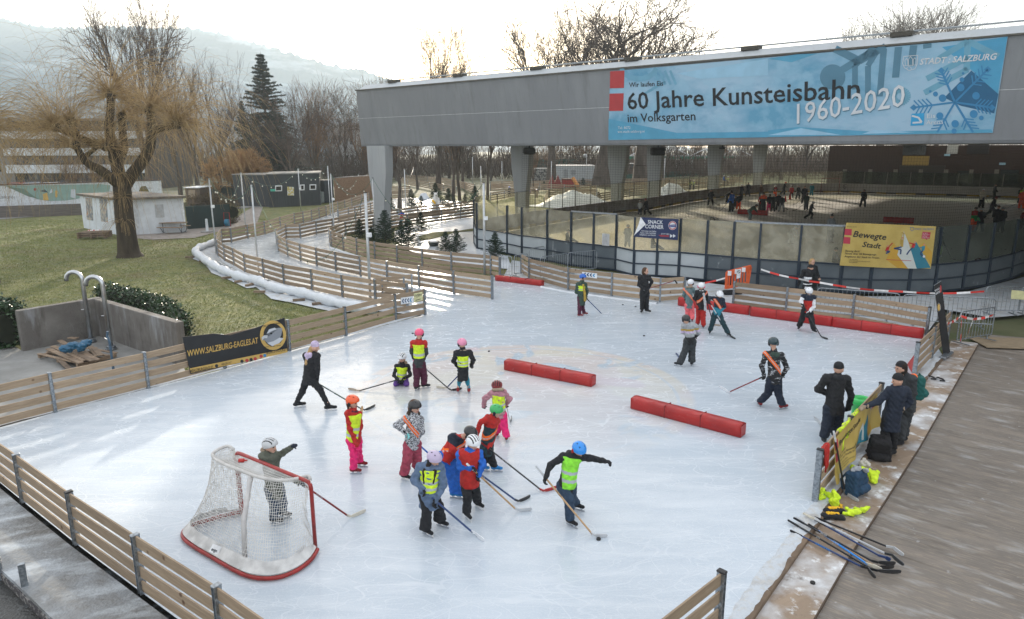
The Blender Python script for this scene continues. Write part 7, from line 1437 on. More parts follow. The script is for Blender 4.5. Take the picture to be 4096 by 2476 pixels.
# poles and string lights
POLES = []
def pole(t, bx_, by_, tx, ty, lab, r=.045, box=None):
 p = G(t, bx_, by_); tt = t if ty > -900 else t; z_ = Vp(t, tx, ty, p.y).z; q = p+Z3*z_; r_ = thing('light_pole', lab, 'pole', p, 'steel poles carrying string lights')
 MB().tube([p, q], r, 8).build('tube', mat('pale_zinc', (.5, .52, .53), .4, .5, var=.1), r_, True); MB().tube([q, q+Z3*.03], r+.012, 8).build('cap', M_CAP, r_)
 if box: zb = Vp(t, tx, box, p.y).z; MB().box(p+Vector((.09, -.06, zb)), (.2, .12, .18), bev=.015).build('junction_box', M_WHITE, r_)
 POLES.append(q); return q
pole('b1', 1840, 880, 1785, 240, 'leftmost steel light pole at the bend of the ice path', box=480)
pole('b1', 2098, 745, 2045, 190, 'steel light pole second from the left at the path bend')
pole('b2', 25, 1058, -73, 295, 'steel light pole in front of the path beside the snow tube')
pole('b2', 384, 535, 352, 155, 'steel light pole on the grass in front of the dark shed', box=330)
pole('b2', 635, 560, 610, 135, 'slim steel light pole left of the chipboard container')
pole('b2', 665, 700, 628, 200, 'steel light pole between the two ice lanes', box=418)
pole('b2', 975, 1295, 903, 365, 'tall near steel light pole beside the gate of the path', .06, 722)
pole('b2', 1018, 788, 995, 240, 'steel light pole right in front of the big column')
pole('b2', 1277, 565, 1258, 165, 'steel light pole beside the child in the red vest')
pole('b2', 1946, 1060, 1937, 280, 'near steel light pole left of the covered rink', .06, 580)
for t, x, y, ty, lab in (('b2', 880, 400, 205, 'thin far light pole above the chipboard container'), ('b2', 717, 200, 50, 'thin far light pole in the park behind the container'), ('b2', 745, 210, 90, 'thin far wooden looking pole next to the park path'), ('b2', 272, 165, 60, 'far light pole behind the dark shed roof, right'), ('b2', 210, 165, 65, 'far light pole behind the dark shed roof, left'), ('b2', 1510, 200, 80, 'far light pole in the meadow behind the bear'), ('b2', 1845, 330, 60, 'far light pole left of the leaning trunk'), ('b2', 1915, 370, 140, 'light pole behind the fir right of the bear'), ('b2', 1345, 250, 130, 'far light pole right of the bare tree'),
 ('e3', 700, 570, 225, 'light pole right of the second column'), ('e3', 938, 620, 200, 'light pole left of the white container'), ('e3', 1370, 450, 110, 'light pole behind the ivy trunk'), ('e3', 2088, 430, 170, 'light pole with box left of the loudspeaker column'), ('e3', 2322, 610, 160, 'light pole right of the loudspeaker column'), ('e3', 333, 530, 200, 'light pole left of the second column'), ('e3', 75, 640, 260, 'light pole at the corner of the covered rink')): pole(t, x, y, x-1, ty, lab, .05)
M_CORD = mat('green_cord', (.02, .10, .06), .6); M_BULB = mat('clear_bulb', (.75, .72, .6), .1, spec=.9)
def strlight(a, b, sag, lab, n=7, off=1):
 r_ = thing('string_lights', lab, 'string lights', (a+b)/2, 'string lights with clear bulbs'); P = [a.lerp(b, i/16)-Z3*sag*4*(i/16)*(1-i/16) for i in range(17)]
 MB().tube(P, .012, 4).build('cable', M_CORD, r_)
 for k in range(1, n):
  u = k/n; p = a.lerp(b, u)-Z3*(sag*4*u*(1-u)); bb = MB().tube([p, p-Z3*.07], .022, 6).build('socket', M_CAP, r_); MB().ball(p-Z3*.12, .05, 6).build('bulb', M_BULB, bb)
Q = POLES
strlight(Q[0], Q[1], 1.6, 'string lights from the leftmost pole to the second pole'); strlight(Q[0], Q[2], 1.0, 'string lights from the leftmost pole to the pole by the snow tube', 5); strlight(Q[1], Q[3], 1.3, 'string lights crossing in front of the dark shed')
strlight(Q[3], Q[4], 1.1, 'string lights between shed pole and container pole'); strlight(Q[2], Q[6], 3.3, 'long sagging string lights over the ice path bend', 6); strlight(Q[5], Q[10], 1.5, 'string lights in front of the chipboard container'); strlight(Q[7], Q[9], 2.6, 'long sagging green string lights below the polar bear', 7)
strlight(Q[8], Q[18], 1.2, 'string lights right of the big column', 5); strlight(Q[5], Q[7], 1.3, 'string lights between lane pole and column pole', 5); strlight(Q[13], Q[4], 1.2, 'string lights behind the shed roof', 6); strlight(Q[15], Q[16], 1.4, 'far string lights between trunks in the meadow', 7); strlight(Q[22], Q[23], 1.3, 'string lights seen between the rear columns', 6); strlight(Q[17], Q[9], .8, 'string lights leading to the corner of the covered rink', 5)
# huts and containers
def hut(name, lab, cat, fp, h, wm, rm, over=.35, rt=.18, slope=0.0):
 r_ = thing(name, lab, cat, fp[0]); k = len(fp); MB().add([Vector((p.x, p.y, -.1)) for p in fp]+[Vector((p.x, p.y, h+slope*i_)) for i_, p in enumerate(fp)], [tuple(range(k-1, -1, -1)), tuple(range(k, 2*k))]+[(i, (i+1) % k, k+(i+1) % k, k+i) for i in range(k)]).build('wall', wm, r_)
 c = sum((p for p in fp), Vector())/k; ov = [p+(p-c).normalized()*over for p in fp]; MB().poly([Vector((p.x, p.y, h+rt+slope*i_)) for i_, p in enumerate(ov)], rt-.01).build('roof', rm, r_); return r_
M_WHW = mat('white_hut_wall', (.58, .62, .66), .7, var=.08, vs=2, bump=.1); M_RF = mixmat('mossy_roof', [(.09, .08, .07), ((.2, .17, .13), 1.5, .4, .6, .8), ((.35, .36, .36), 3, .6, .7, .5)], rough=.9, bump=.5)
h0, h1, h2 = G('b1', 714, 655), G('b1', 1035, 722), G('b1', 1588, 690); hh_ = 2.55
whut = hut('white_hut', 'low white flat roofed hut behind the willow trunk', 'hut', [h0, h1, h2, h0+(h2-h1)], hh_, M_WHW, M_RF)
def onwall(a, b, off=.03): return Plane(a,(b-a).cross(Z3))
HWa, HWb = onwall(h0, h1), onwall(h1, h2); M_DOORW = mat('hut_door_white', (.5, .53, .56), .6)
def panel(pl, t, q, nm, m, par, off=.03, th=.03): return MB().poly([pl.at(t, x, y, off) for x, y in q], th, pl.n).build(nm, m, par)
M_POST = mixmat('poster_print', [(.15, .17, .2), ((.45, .4, .33), 3, .45, .55, .9), ((.5, .2, .08), 2, .6, .62, .9)], rough=.5);
for x0, y0, x1, y1 in ((725, 405, 790, 600), (845, 415, 915, 615), (960, 430, 1010, 630)): panel(HWa, 'b1', [(x0, y0), (x1-12, y0+5), (x1, y1), (x0+14, y1-8)], 'poster', M_POST, whut)
panel(HWb, 'b1', [(1315, 465), (1388, 462), (1400, 572), (1325, 575)], 'notice', mat('grey_notice', (.38, .4, .42), .5), whut); panel(HWb, 'b1', [(1105, 440), (1170, 440), (1190, 715), (1125, 716)], 'door', M_DOORW, whut); MB().tube([HWb.at('b1', 1545, 420, .1), HWb.at('b1', 1580, 690, .1)], .05, 6).build('downpipe', M_WHITE, whut)
M_DKW = wood_mat('dark_grey_boards', (.028, .034, .038), (.055, .062, .068), (9, 9, .3), False)
s0, s1 = G('b2', 112, 484), G('b2', 552, 462); bk_ = Vector((-1.5, 6.5, 0)); sz = Vp('b2', 330, 205, (s0.y+s1.y)/2).z
dsh = hut('dark_shed', 'dark grey boarded shed with three small white windows', 'shed', [s0, s1, s1+bk_, s0+bk_], sz, M_DKW, mixmat('shed_roof', [(.2, .2, .19), ((.3, .29, .27), 1, .4, .6, .8)]), .15, .12)
DS = onwall(s0, s1)
for x0, y0, x1, y1 in ((163,303,222,350),(375,295,413,342),(456,293,512,338)):
 o = panel(DS, 'b2', [(x0, y0), (x1, y0-2), (x1, y1), (x0, y1+2)], 'window', M_WHITE, dsh, .04); panel(DS, 'b2', [(x0+8, y0+8), (x1-8, y0+6), (x1-8, y1-8), (x0+8, y1-7)], 'pane', M_GLD, o, .08, .01)
tag(MB().poly([DS.at('b2', x, y, .1) for x, y in ((265, 312), (322, 315), (324, 388), (268, 386))], .03, DS.n).build('info_poster', mixmat('poster_yellow', [(.62, .63, .6), ((.5, .4, .06), 4, .52, .55, .9)], rough=.5)), 'pale poster with yellow symbols on the dark shed', 'poster')
tag(MB().box(DS.at('b2', 142, 342, .12), (.55, .05, .25)).build('exit_sign', mat('green_sign', (.05, .35, .25), .5)), 'small green exit sign on the corner of the dark shed', 'sign')
d2 = G('b1', 2000, 470); hut('dark_shed', 'long dark grey annex left behind the shed', 'shed', [d2, s0+Vector((-.3, 1.0, 0)), s0+Vector((.5, 9, 0)), d2+Vector((1, 8, 0))], sz-.1, M_DKW, mixmat('annex_roof', [(.22, .21, .2), ((.3, .28, .25), 1, .4, .6, .8)]), .1, .1)
def cab(lab, t, x0, y0, x1, y1, yt, m, name='cabinet', dep=.6, group=None):
 a, b = G(t, x0, y0), G(t, x1, y1); h_ = Vp(t, (x0+x1)/2, yt, (a.y+b.y)/2).z; r_ = thing(name, lab, name.replace('_', ' '), a, group); e = (b-a).normalized(); n = Vector((-e.y, e.x, 0)); n = n if n.y > 0 else -n
 MB().bar(a+n*dep/2+Z3*h_/2, b+n*dep/2+Z3*h_/2, dep, h_, bev=.03).build('housing', m, r_); MB().bar(a+e*.06-n*.012+Z3*h_*.5, b-e*.06-n*.012+Z3*h_*.5, .02, h_*.88).build('door', m, r_); return r_
M_CAB = mat('grey_cabinet', (.20, .23, .23), .5, var=.1)
cab('large grey electrical cabinet at the right end of the dark shed', 'b2', 490, 462, 560, 456, 350, M_CAB); cab('narrow grey electrical cabinet beside the large one', 'b2', 560, 450, 585, 448, 355, M_CAB); cab('dark service box left of the chipboard container', 'b2', 590, 448, 668, 440, 255, mat('dark_box', (.05, .06, .07), .5), dep=2)
M_OSB = mixmat('chipboard', [(.20, .125, .08), ((.28, .18, .11), 9, .4, .6, 1), ((.13, .08, .05), 14, .55, .62, .8)], rough=.8, bump=.3)
o0, o1 = G('b2', 672, 445), G('b2', 938, 415); oz = Vp('b2', 800, 232, (o0.y+o1.y)/2).z; hut('chipboard_container', 'brown chipboard clad container behind the ice path fences', 'container', [o0, o1, o1+Vector((.5, 3, 0)), o0+Vector((.5, 3, 0))], oz, M_OSB, mat('container_roof', (.2, .19, .18), .7), .05, .06)
p = G('b2', 480, 462); r_ = thing('hose_reel', 'orange hose reel on the grass at the dark shed', 'hose reel', p); MB().tube([p+Vector((-.3, 0, .35)), p+Vector((.3, 0, .35))], .3, 14).build('hose', mat('orange_hose', (.4, .08, .02), .5, bump=.8, bs=90), r_); MB().tube([p+Vector((.35, 0, .35)), p+Vector((.6, -.1, .3)), p+Vector((.75, 0, 0))], .03, 6).build('loose_end', mat('red_hose', (.3, .02, .02), .5), r_)
p = G('b1', 1935, 648); r_ = thing('hose_trolley', 'blue hose trolley with red handle beside the dark hoarding', 'hose trolley', p); MB().tube([p+Vector((-.15, 0, .3)), p+Vector((.15, 0, .3))], .28, 14).build('hose', mat('blue_hose', (.02, .15, .25), .5, bump=.8, bs=90), r_); MB().tube([p+Vector((-.25, 0, 0)), p+Vector((-.25, .1, 1.1)), p+Vector((.2, .1, 1.1)), p+Vector((.25, 0, 0))], .02, 6).build('handle', C_('red'), r_)
M_HOARD = mat('dark_green_hoarding', (.012, .03, .03), .7, var=.2, vs=1)
def wallpx(name, lab, cat, t, x0, y0, x1, y1, yt, m, th=.08, group=None, zt_=None):
 a, b = G(t, x0, y0), G(t, x1, y1); h_ = zt_ if zt_ else Vp(t,(x0+x1)/2, yt,(a.y+b.y)/2).z; o = MB().bar(a+Z3*(h_/2-.05), b+Z3*(h_/2-.05), th, h_+.1).build(name, m); tag(o, lab, cat, group); return o
wallpx('hoarding', 'dark hoarding right of the white hut', 'hoarding', 'b1', 1595, 668, 1965, 640, 470, M_HOARD); wallpx('hoarding', 'dark green hoarding with small exit sign behind the hedge', 'hoarding', 'b1', 1620, 430, 2020, 440, 305, M_HOARD)
tag(MB().box(Vp('b1', 1996, 336, G('b1', 1996, 438).y-.1), (.9, .05, .4)).build('exit_sign', mat('green_sign', (.05, .35, .25), .5)), 'pale green exit sign on the dark hoarding', 'sign')
r_ = hut('garden_kiosk', 'small timber kiosk with a window behind the white hut', 'kiosk', [G('b1', 1590, 470), G('b1', 1710, 470), G('b1', 1710, 470)+Vector((0, 3, 0)), G('b1', 1590, 470)+Vector((0, 3, 0))], Vp('b1', 1650, 325, G('b1', 1650, 470).y).z, mat('kiosk_boards', (.12, .09, .07), .8), M_WHITE, .2, .1)
pw = onwall(G('b1', 1590, 470), G('b1', 1710, 470)); panel(pw, 'b1', [(1602, 340), (1658, 340), (1658, 408), (1602, 408)], 'window', mat('kiosk_panel', (.3, .24, .18), .6), r_)
ba, bb_ = G('b1', -260, 580), G('b1', 702, 545); bh = Vp('b1', 0, 478, G('b1', 0, 570).y).z
wallpx('low_wall', 'long low dark wooden wall below the painted mural', 'wall', 'b1', -260, 580, 702, 545, 0, wood_mat('bench_boards', (.07, .06, .055), (.13, .115, .1), (.5, 1, 8), False), .5, zt_=bh)
ma, mb_ = ba+Vector((0, .6, 0)), G('b1', 1310, 500)+Vector((0, 2.2, 0)); MU = onwall(ma, mb_); mu = thing('mural_wall', 'white wall with a green painted park mural at the left edge', 'wall', ma); mz = MU.at('b1', 300, 292).z
MB().bar(ma+Z3*mz/2, mb_+Z3*mz/2, .15, mz).build('wall_body', mat('mural_white', (.55, .58, .6), .6), mu); MB().bar(ma+Z3*(mz+.05), mb_+Z3*(mz+.05), .3, .1).build('coping', mat('coping_dark', (.06, .03, .02), .7), mu)
mg = inkm('muralgreen', (.22, .33, .29)); mg2 = inkm('muralgreen2', (.13, .2, .16)); P2 = lambda q, m, off: ppoly(MU, 'b1', q, m, mu, off, 'painting')
P2([(40, 305), (860, 290), (940, 300), (930, 350), (660, 415), (560, 430), (420, 435), (320, 420), (200, 375), (110, 335)], mg, .085); P2([(60, 312), (200, 330), (300, 400), (330, 415), (240, 395), (130, 345)], mg2, .09); P2([(340, 350), (380, 335), (412, 362), (378, 358)], inkm('umbrella', (.02, .05, .07)), .095); P2([(365, 375), (400, 362), (415, 428), (368, 428)], kgold, .095); P2([(470, 345), (488, 345), (488, 402), (470, 402)], kgold, .095); P2([(605, 335), (640, 335), (645, 415), (600, 400)], inkm('muralpale', (.5, .55, .6)), .095); P2([(420, 370), (440, 325), (450, 360)], inkm('muralpale', (.5, .55, .6)), .096); P2(circ(298, 335, 12), inkm('muralred', (.3, .06, .05)), .095)
ptext(MU, 'LBRUNN', 'b1', 0, 413, 128, 413, 22, inkm('lettergrey', (.18, .18, .19)), mu, .09)
P2([(1180, 350), (1200, 310), (1240, 305), (1270, 355)], inkm('muralolive', (.12, .1, .03)), .095); ptext(MU, 'Englisch', 'b1', 1215, 328, 1290, 330, 14, inkm('lettergrey', (.18, .18, .19)), mu, .1)
p = G('b1', 1485, 700); r_ = thing('picnic_table', 'wooden picnic table with attached benches in front of the white hut', 'picnic table', p)
MB().box(p+Vector((0, 0, .74)), (1.9, .75, .05)).build('table_top', M_OLDW, r_)
for sy in (-.65, .65): MB().box(p+Vector((0, sy, .44)), (1.9, .28, .05)).build('bench', M_OLDW, r_)
for sx_ in (-.7, .7): MB().tube([p+Vector((sx_, -.7, .42)), p+Vector((sx_, -.35, .02)), p+Vector((sx_, .35, .02)), p+Vector((sx_, .7, .42))], .025, 6).tube([p+Vector((sx_, -.3, .02)), p+Vector((sx_, -.3, .72))], .025, 6).build('leg', M_DARK, r_)
p = G('b1', 1765, 692); r_ = thing('tap_post', 'small pale concrete tap post on a round slab right of the hut', 'post', p); MB().lathe(p, [(.5, -.04), (.5, .03)], 16).build('slab', M_CONC, r_); MB().lathe(p, [(.11, .03), (.09, .95), (.02, .97)], 10).build('post', M_WHW, r_)
# street lamps, office building
def lamp(lab, t, x, y, ty, r=.33):
 p = G(t, x, y); z_ = Vp(t, x, ty, p.y).z; r_ = thing('street_lamp', lab, 'street lamp', p, 'park lamps with round heads'); MB().tube([p, p+Z3*(z_-r)], .06, 8).build('pole', M_ZINC, r_); MB().ball(p+Z3*(z_-r), r, 10, sc=(1, 1, .9)).build('lamp_head', mat('lamp_glass', (.5, .52, .53), .25), r_, True)
lamp('park lamp with white dome above the dark hoarding', 'b1', 1945, 300, 62); lamp('park lamp with globe behind the dark shed', 'b2', 435, 190, 122, .5); lamp('park lamp with globe behind the chipboard container', 'e3', 1350, 400, 105, .5)
Yb = 112; bd = thing('office_building', 'long office building with white concrete bands behind the willow', 'building', Vp('F', 60, 420, Yb)); M_BW = mat('white_band', (.58, .62, .64), .7, var=.1); M_BG = mixmat('office_glass', [(.05, .055, .06), ((.16, .15, .12), .6, .5, .56, .8, (1.5, 1, .5)), ((.3, .3, .27), .8, .6, .62, .6, (3, 1, .4))], rough=.25)
xa, xb = Vp('F', 16, 300, Yb).x, Vp('F', 338, 300, Yb).x; zz_ = lambda y: Vp('F', 200, y, Yb).z
MB().box(((xa+xb)/2, Yb+8, (zz_(290)-.2)/2), (xb-xa, 16, zz_(290)+.2)).build('wall', mat('office_dark', (.06, .055, .05), .6), bd)
for ya, yb_ in ((316, 334), (356, 374), (396, 416)): MB().box(((xa+xb)/2, Yb-.5, (zz_(ya)+zz_(yb_))/2), (xb-xa+1, 1.2, zz_(ya)-zz_(yb_)), bev=.05).build('band', M_BW, bd)
MB().box(((xa+xb)/2, Yb+7, zz_(288)), (xb-xa+1, 17, .4)).build('roof', mat('office_roof', (.25, .26, .26), .7), bd)
for ya, yb_ in ((293,315),(335,355),(375,395),(417,432)):
 n_ = 10
 for k in range(n_):
  wd = (xb-xa)/n_; MB().box((xa+wd*(k+.5), Yb-.03-.02*(k % 2), (zz_(ya)+zz_(yb_))/2), (wd-.35, .1, (zz_(ya)-zz_(yb_))*.92)).build('window', M_BG if (k*7+int(ya)) % 3 else M_GLD, bd)
for i, (x0, x1, yt, Yq, lab, c) in enumerate(((735, 800, 285, 175, 'pale blue grey house far behind the bare trees', (.25, .3, .34)), (800, 860, 300, 170, 'low pale house right of the blue grey house', (.3, .3, .29)), (-60, 14, 300, 130, 'grey house at the left edge behind the second willow', (.25, .25, .24)))):
 a, b = Vp('F', x0, 430, Yq), Vp('F', x1, 430, Yq); z_ = Vp('F', x0, yt, Yq).z; r_ = thing('house', lab, 'house', (a.x, Yq, 0), 'far houses'); MB().box(((a.x+b.x)/2, Yq+5, z_/2), (b.x-a.x, 10, z_)).build('wall', mat('farwall%d' % i, c, .8), r_); MB().box(((a.x+b.x)/2, Yq+5, z_+.2), (b.x-a.x+1, 11, .4)).build('roof', mat('farroof', (.35, .36, .37), .8), r_)
 for k in range(8): MB().box((a.x+(b.x-a.x)*(.15+.23*(k % 4)), Yq-.02, z_*(.3 if k < 4 else .7)), ((b.x-a.x)*.12, .1, z_*.18)).build('window', M_GLD, r_)
def boxpx(name, lab, cat, t, x0, x1, yb_, yt, m, rm, dep=3.0):
 a, b = G(t, x0, yb_), G(t, x1, yb_); return hut(name, lab, cat, [a, b, b+Vector((0, dep,0)), a+Vector((0, dep,0))], Vp(t, x0, yt, a.y).z, m, rm,.15,.15)
wc_ = boxpx('white_container', 'white ribbed container with door and louvre beyond the rink', 'container', 'e3', 950, 1470, 450, 262, mat('white_ribbed', (.42, .45, .47), .6, bump=.4, bs=30), mat('snowy_roof', (.6, .6, .58), .6), 5); wp = onwall(G('e3', 950, 450), G('e3', 1470, 450)); panel(wp, 'e3', [(1090, 300), (1145, 300), (1145, 445), (1090, 445)], 'door', mat('grey_door', (.28, .3, .31), .6), wc_); panel(wp, 'e3', [(1183, 308), (1240, 308), (1240, 370), (1183, 370)], 'louvre', mat('grey_door', (.28, .3, .31), .6), wc_)
boxpx('dark_container', 'dark blue container right of the big trunk beyond the rink', 'container', 'e3', 1845, 2100, 400, 235, mat('blue_container', (.03, .05, .065), .6), mat('snowy_roof', (.6, .6, .58), .6)); boxpx('storage_crates', 'pile of pale wire crates left of the white container', 'crates', 'e3', 700, 940, 430, 295, mixmat('wire_crates', [(.3, .3, .28), ((.08, .08, .08), 3, .5, .52, 1)]), mat('snowy_roof', (.6, .6, .58), .6), 2)
r_ = boxpx('playhouse', 'small red playhouse tower on the playground', 'playhouse', 'e3', 1075, 1220, 520, 425, mat('playhouse_red', (.25, .03, .02), .6), mat('playroof', (.12, .08, .06), .7), 1.2); pq = G('e3', 1235, 535); MB().tube([pq+Vector((-.4, .3, 1.6)), pq+Vector((0, 0, 1.0)), pq+Vector((.5, -.3, .1))], .3, 8).build('slide', mat('orange_slide', (.5, .2, .03), .4), r_)
for k, (x, lab) in enumerate(((945, 'left red climbing frame of the playground'), (1020, 'right red climbing frame of the playground'))): p = G('e3', x, 535); tag(MB().add([p+Vector((-.8, 0, 0)), p+Vector((.8, 0, 0)), p+Vector((0, 0, 2.1)), p+Vector((-.8, .3, 0)), p+Vector((.8, .3, 0)), p+Vector((0, .3, 2.1))], [(0, 1, 2), (5, 4, 3), (0, 3, 4, 1), (1, 4, 5, 2), (2, 5, 3, 0)]).build('climbing_frame', mat('frame_red', (.2, .03, .025), .6)), lab, 'climbing frame', 'red climbing frames')
def mound(lab, pts, h, seed):
 c = sum(pts, Vector())/len(pts); v = []; f = []; n = 22; ex = max((p-c).length for p in pts); ax_ = (pts[1]-pts[0]).normalized(); ay = Vector((-ax_.y, ax_.x,0)); la = (pts[1]-pts[0]).length/2
 for i in range(n+1):
  for j in range(n+1): u = i/n*2-1; w_ = j/n*2-1; r2 = min(1, math.hypot(u, w_)); v.append(c+ax_*u*la+ay*w_*la*.55+Z3*(h*(1-r2**1.6)*(.8+.25*fbm(u*5+seed, w_*5))-.05))
 f = [(i*(n+1)+j, (i+1)*(n+1)+j, (i+1)*(n+1)+j+1, i*(n+1)+j+1) for i in range(n) for j in range(n)]; tag(raw('snow_heap', v, f, M_SNOW, smooth=True), lab, 'snow heap', 'snow heaps')
mound('large snow heap behind the left rink glass', PX('e3 830 760 1560 690'), 1.7, 1); mound('smaller snow heap behind the rink glass right of the third column', PX('e3 2230 610 2600 590'), 1.8, 2); mound('small snow heap left of the polar bear', PX('e4 1650 830 1840 830'), 1.0, 3)
gr = thing('tennis_canopy', 'white trussed steel canopy frame with green nets beyond the park', 'canopy', G('b3', 1300, 395)); Yg = 160.0
def gv(x, y, Y=Yg): return Vp('b3', x, y, Y)
m = MB()
for x in (1040,1150,1290,1400,1530,1640,1760,1900): m.tube([gv(x,400), gv(x,262)],.12,5)
m.build('posts', M_WHITE, gr); m = MB()
for x in range(1000,1900,260): m.tube([gv(x,262), gv(x+130,200), gv(x+260,262)],.12,5).tube([gv(x,262), gv(x+260,262)],.1,5).tube([gv(x+130,200), gv(x+90,262)],.07,4).tube([gv(x+130,200), gv(x+170,262)],.07,4)
m.build('truss', M_WHITE, gr); M_GN = mat('green_screen', (.02, .22, .14), .7, var=.2)
for x0, x1, y0, y1 in ((960, 1640, 265, 290), (1640, 1900, 262, 280)): MB().add([gv(x0, y0), gv(x1, y0), gv(x1, y1), gv(x0, y1)], [(0, 1, 2, 3)]).build('green_net', M_GN, gr)
wallpx('green_fence', 'low dark green screen fence beyond the park path', 'fence', 'b3', 940, 470, 1750, 410, 395, mat('dark_green_screen', (.015, .07, .05), .7), .06); wallpx('green_fence', 'bright green tennis screen beside the clubhouse', 'fence', 'b4', 240, 378, 440, 372, 318, M_GN, .06); wallpx('green_fence', 'dark green screen fence behind the white container', 'fence', 'e3', 720, 400, 1260, 380, 175, mat('dark_green_screen', (.015, .07, .05), .7), .06)
# cars
def car(c, cn):
 r_ = thing('parked_car', 'car', 'car', (0, 0, 0)); c_ = mat('car_'+cn, c, .25, coat=.8, var=.03)
 pr = [(-2.1,.35),(-2.15,.75),(-1.95,.9),(-1.1,.98),(-.5,1.42),(.9,1.44),(1.6,.98),(2.1,.9),(2.15,.5),(2.1,.3)]; vs = []
 for (y, k) in ((-.85,.0),(-.78,1),(.78,1),(.85,0)): vs += [Vector((x, y*(1 if z < 1.1 or k else .95) if z < 1.1 else y*.82, z)) for x, z in pr]
 n = 10; fs = [tuple(range(n-1, -1, -1)), tuple(range(3*n, 4*n))]+[(k*n+j, k*n+(j+1) % n, (k+1)*n+(j+1) % n, (k+1)*n+j) for k in range(3) for j in range(n)]; MB().add(vs, fs).build('body', c_, r_)
 w_ = MB().add([(-1.0, -.8, 1.0), (-.5, -.73, 1.38), (.85, -.73, 1.38), (1.4, -.8, 1.0)], [(0, 1, 2, 3)]).add([(-1.0, .8, 1.0), (-.5, .73, 1.38), (.85, .73, 1.38), (1.4, .8, 1.0)], [(0, 1, 2, 3)]); w_.build('side_window', M_GLD, r_); MB().add([(-1.12, -.66, 1.0), (-1.12, .66, 1.0), (-.53, .6, 1.42), (-.53, -.6, 1.42)], [(0, 1, 2, 3)]).build('windscreen', M_GLD, r_)
 for x in (-1.35,1.3):
  for y in (-.82, .82): MB().tube([Vector((x, y-.1, .32)), Vector((x, y+.1, .32))], .32, 14).build('wheel', M_CAP, r_)
 for y in (-.6, .6): MB().box((-2.13, y, .72), (.06, .3, .14)).build('headlight', M_WHITE, r_)
 return r_
cp = [car((.55, .57, .6), 'silver'), car((.05, .06, .08), 'dark'), car((.3, .05, .03), 'redbrown')]
CL = [('b1', 130, 275, 2, 'red car at the far left of the parking row behind the mural', 0), ('b1', 255, 280, 0, 'silver car half hidden behind the willow shoots', 0), ('b1', 300, 262, 1, 'dark car second row above the silver one', 0), ('b1', 425, 275, 0, 'silver car in the middle of the left parking row', 0), ('b1', 500, 272, 1, 'dark car right of the middle silver car', 0), ('b1', 620, 272, 0, 'silver car at the right of the left parking row', 0), ('b1', 730, 270, 1, 'dark car left of the willow trunk', 0), ('b1', 1215, 262, 0, 'silver car right of the willow trunk above the mural', 0),
 ('b4', 105, 362, 0, 'silver car at the left of the rear parking lot', 0), ('b4', 210, 360, 1, 'dark car between the two trunks of the rear parking lot', 0), ('b4', 385, 372, 0, 'large silver car next to the clubhouse', 0), ('b4', 380, 338, 1, 'dark car in the back row next to the clubhouse', 0), ('b4', 465, 360, 0, 'silver car touching the clubhouse edge', 0), ('b4', 495, 335, 1, 'dark car behind the silver car at the clubhouse', 0), ('b4', 130, 335, 0, 'silver car in the second row left of the trunk', 0), ('b4', 260, 330, 0, 'silver car in the second row between the trunks', 0),
 ('b3', 1640, 370, 0, 'silver car beyond the park seen left of the fifth column', 0), ('b3', 1880, 365, 0, 'silver car beyond the park seen right of the fifth column', 0), ('b3', 1960, 360, 1, 'dark car beyond the park seen right of the fifth column', 0)]
used = set()
for t, x, y, k, lab, z_ in CL:
 p = G(t, x, y) if t != 'b1' else Vp(t, x, y, 98+(300-y)*.3); p = Vector((p.x, min(p.y, 190), 0)); p.x = Vp(t, x, y, p.y).x
 if k not in used: o = cp[k]; o.location = p; o.rotation_euler = (0,0,.1); used.add(k)
 else: o = copy_tree(cp[k], p,.15*math.sin(x))
 tag(o, lab, 'car', 'parked cars')
# vegetation
def prisms(A, B, ra, rb, n=4):
 A = np.asarray(A, float); B = np.asarray(B, float); ra = np.asarray(ra, float); rb = np.asarray(rb, float); d = B-A; d /= np.maximum(1e-9, np.linalg.norm(d, axis=1))[:, None]
 ref = np.where(np.abs(d[:,2:3]) < .9, np.array([[0,0,1.]]), np.array([[1.,0,0]])); x = np.cross(d, ref); x /= np.linalg.norm(x, axis=1)[:, None]; y = np.cross(d, x); V = []
 for P, r_ in ((A, ra),(B, rb)):
  for k in range(n): a = 2*math.pi*k/n; V.append(P+(x*math.cos(a)+y*math.sin(a))*r_[:, None])
 V = np.stack(V,1); m = len(A); o = (np.arange(m)*2*n)[:, None]; F_ = []
 for k in range(n): F_.append(np.concatenate([o+k, o+(k+1) % n, o+n+(k+1) % n, o+n+k],1))
 return V.reshape(-1,3), np.concatenate(F_)
M_BARK = mixmat('bark', [(.075, .06, .048), ((.13, .11, .09), 3, .4, .65, .8, (1, 1, .25)), ((.035, .028, .022), 5, .5, .7, .8, (1, 1, .3))], rough=.95, bump=1.0, bs=14)
M_TWIG = mat('twigs', (.085, .062, .048), .9, var=.25, vs=.4); M_TWIG2 = mat('twigs_brown', (.16, .095, .05), .9, var=.3, vs=.4); M_WIL = mat('willow_shoots', (.21, .135, .06), .85, rgb2=(.43, .31, .14), vs=3.0)
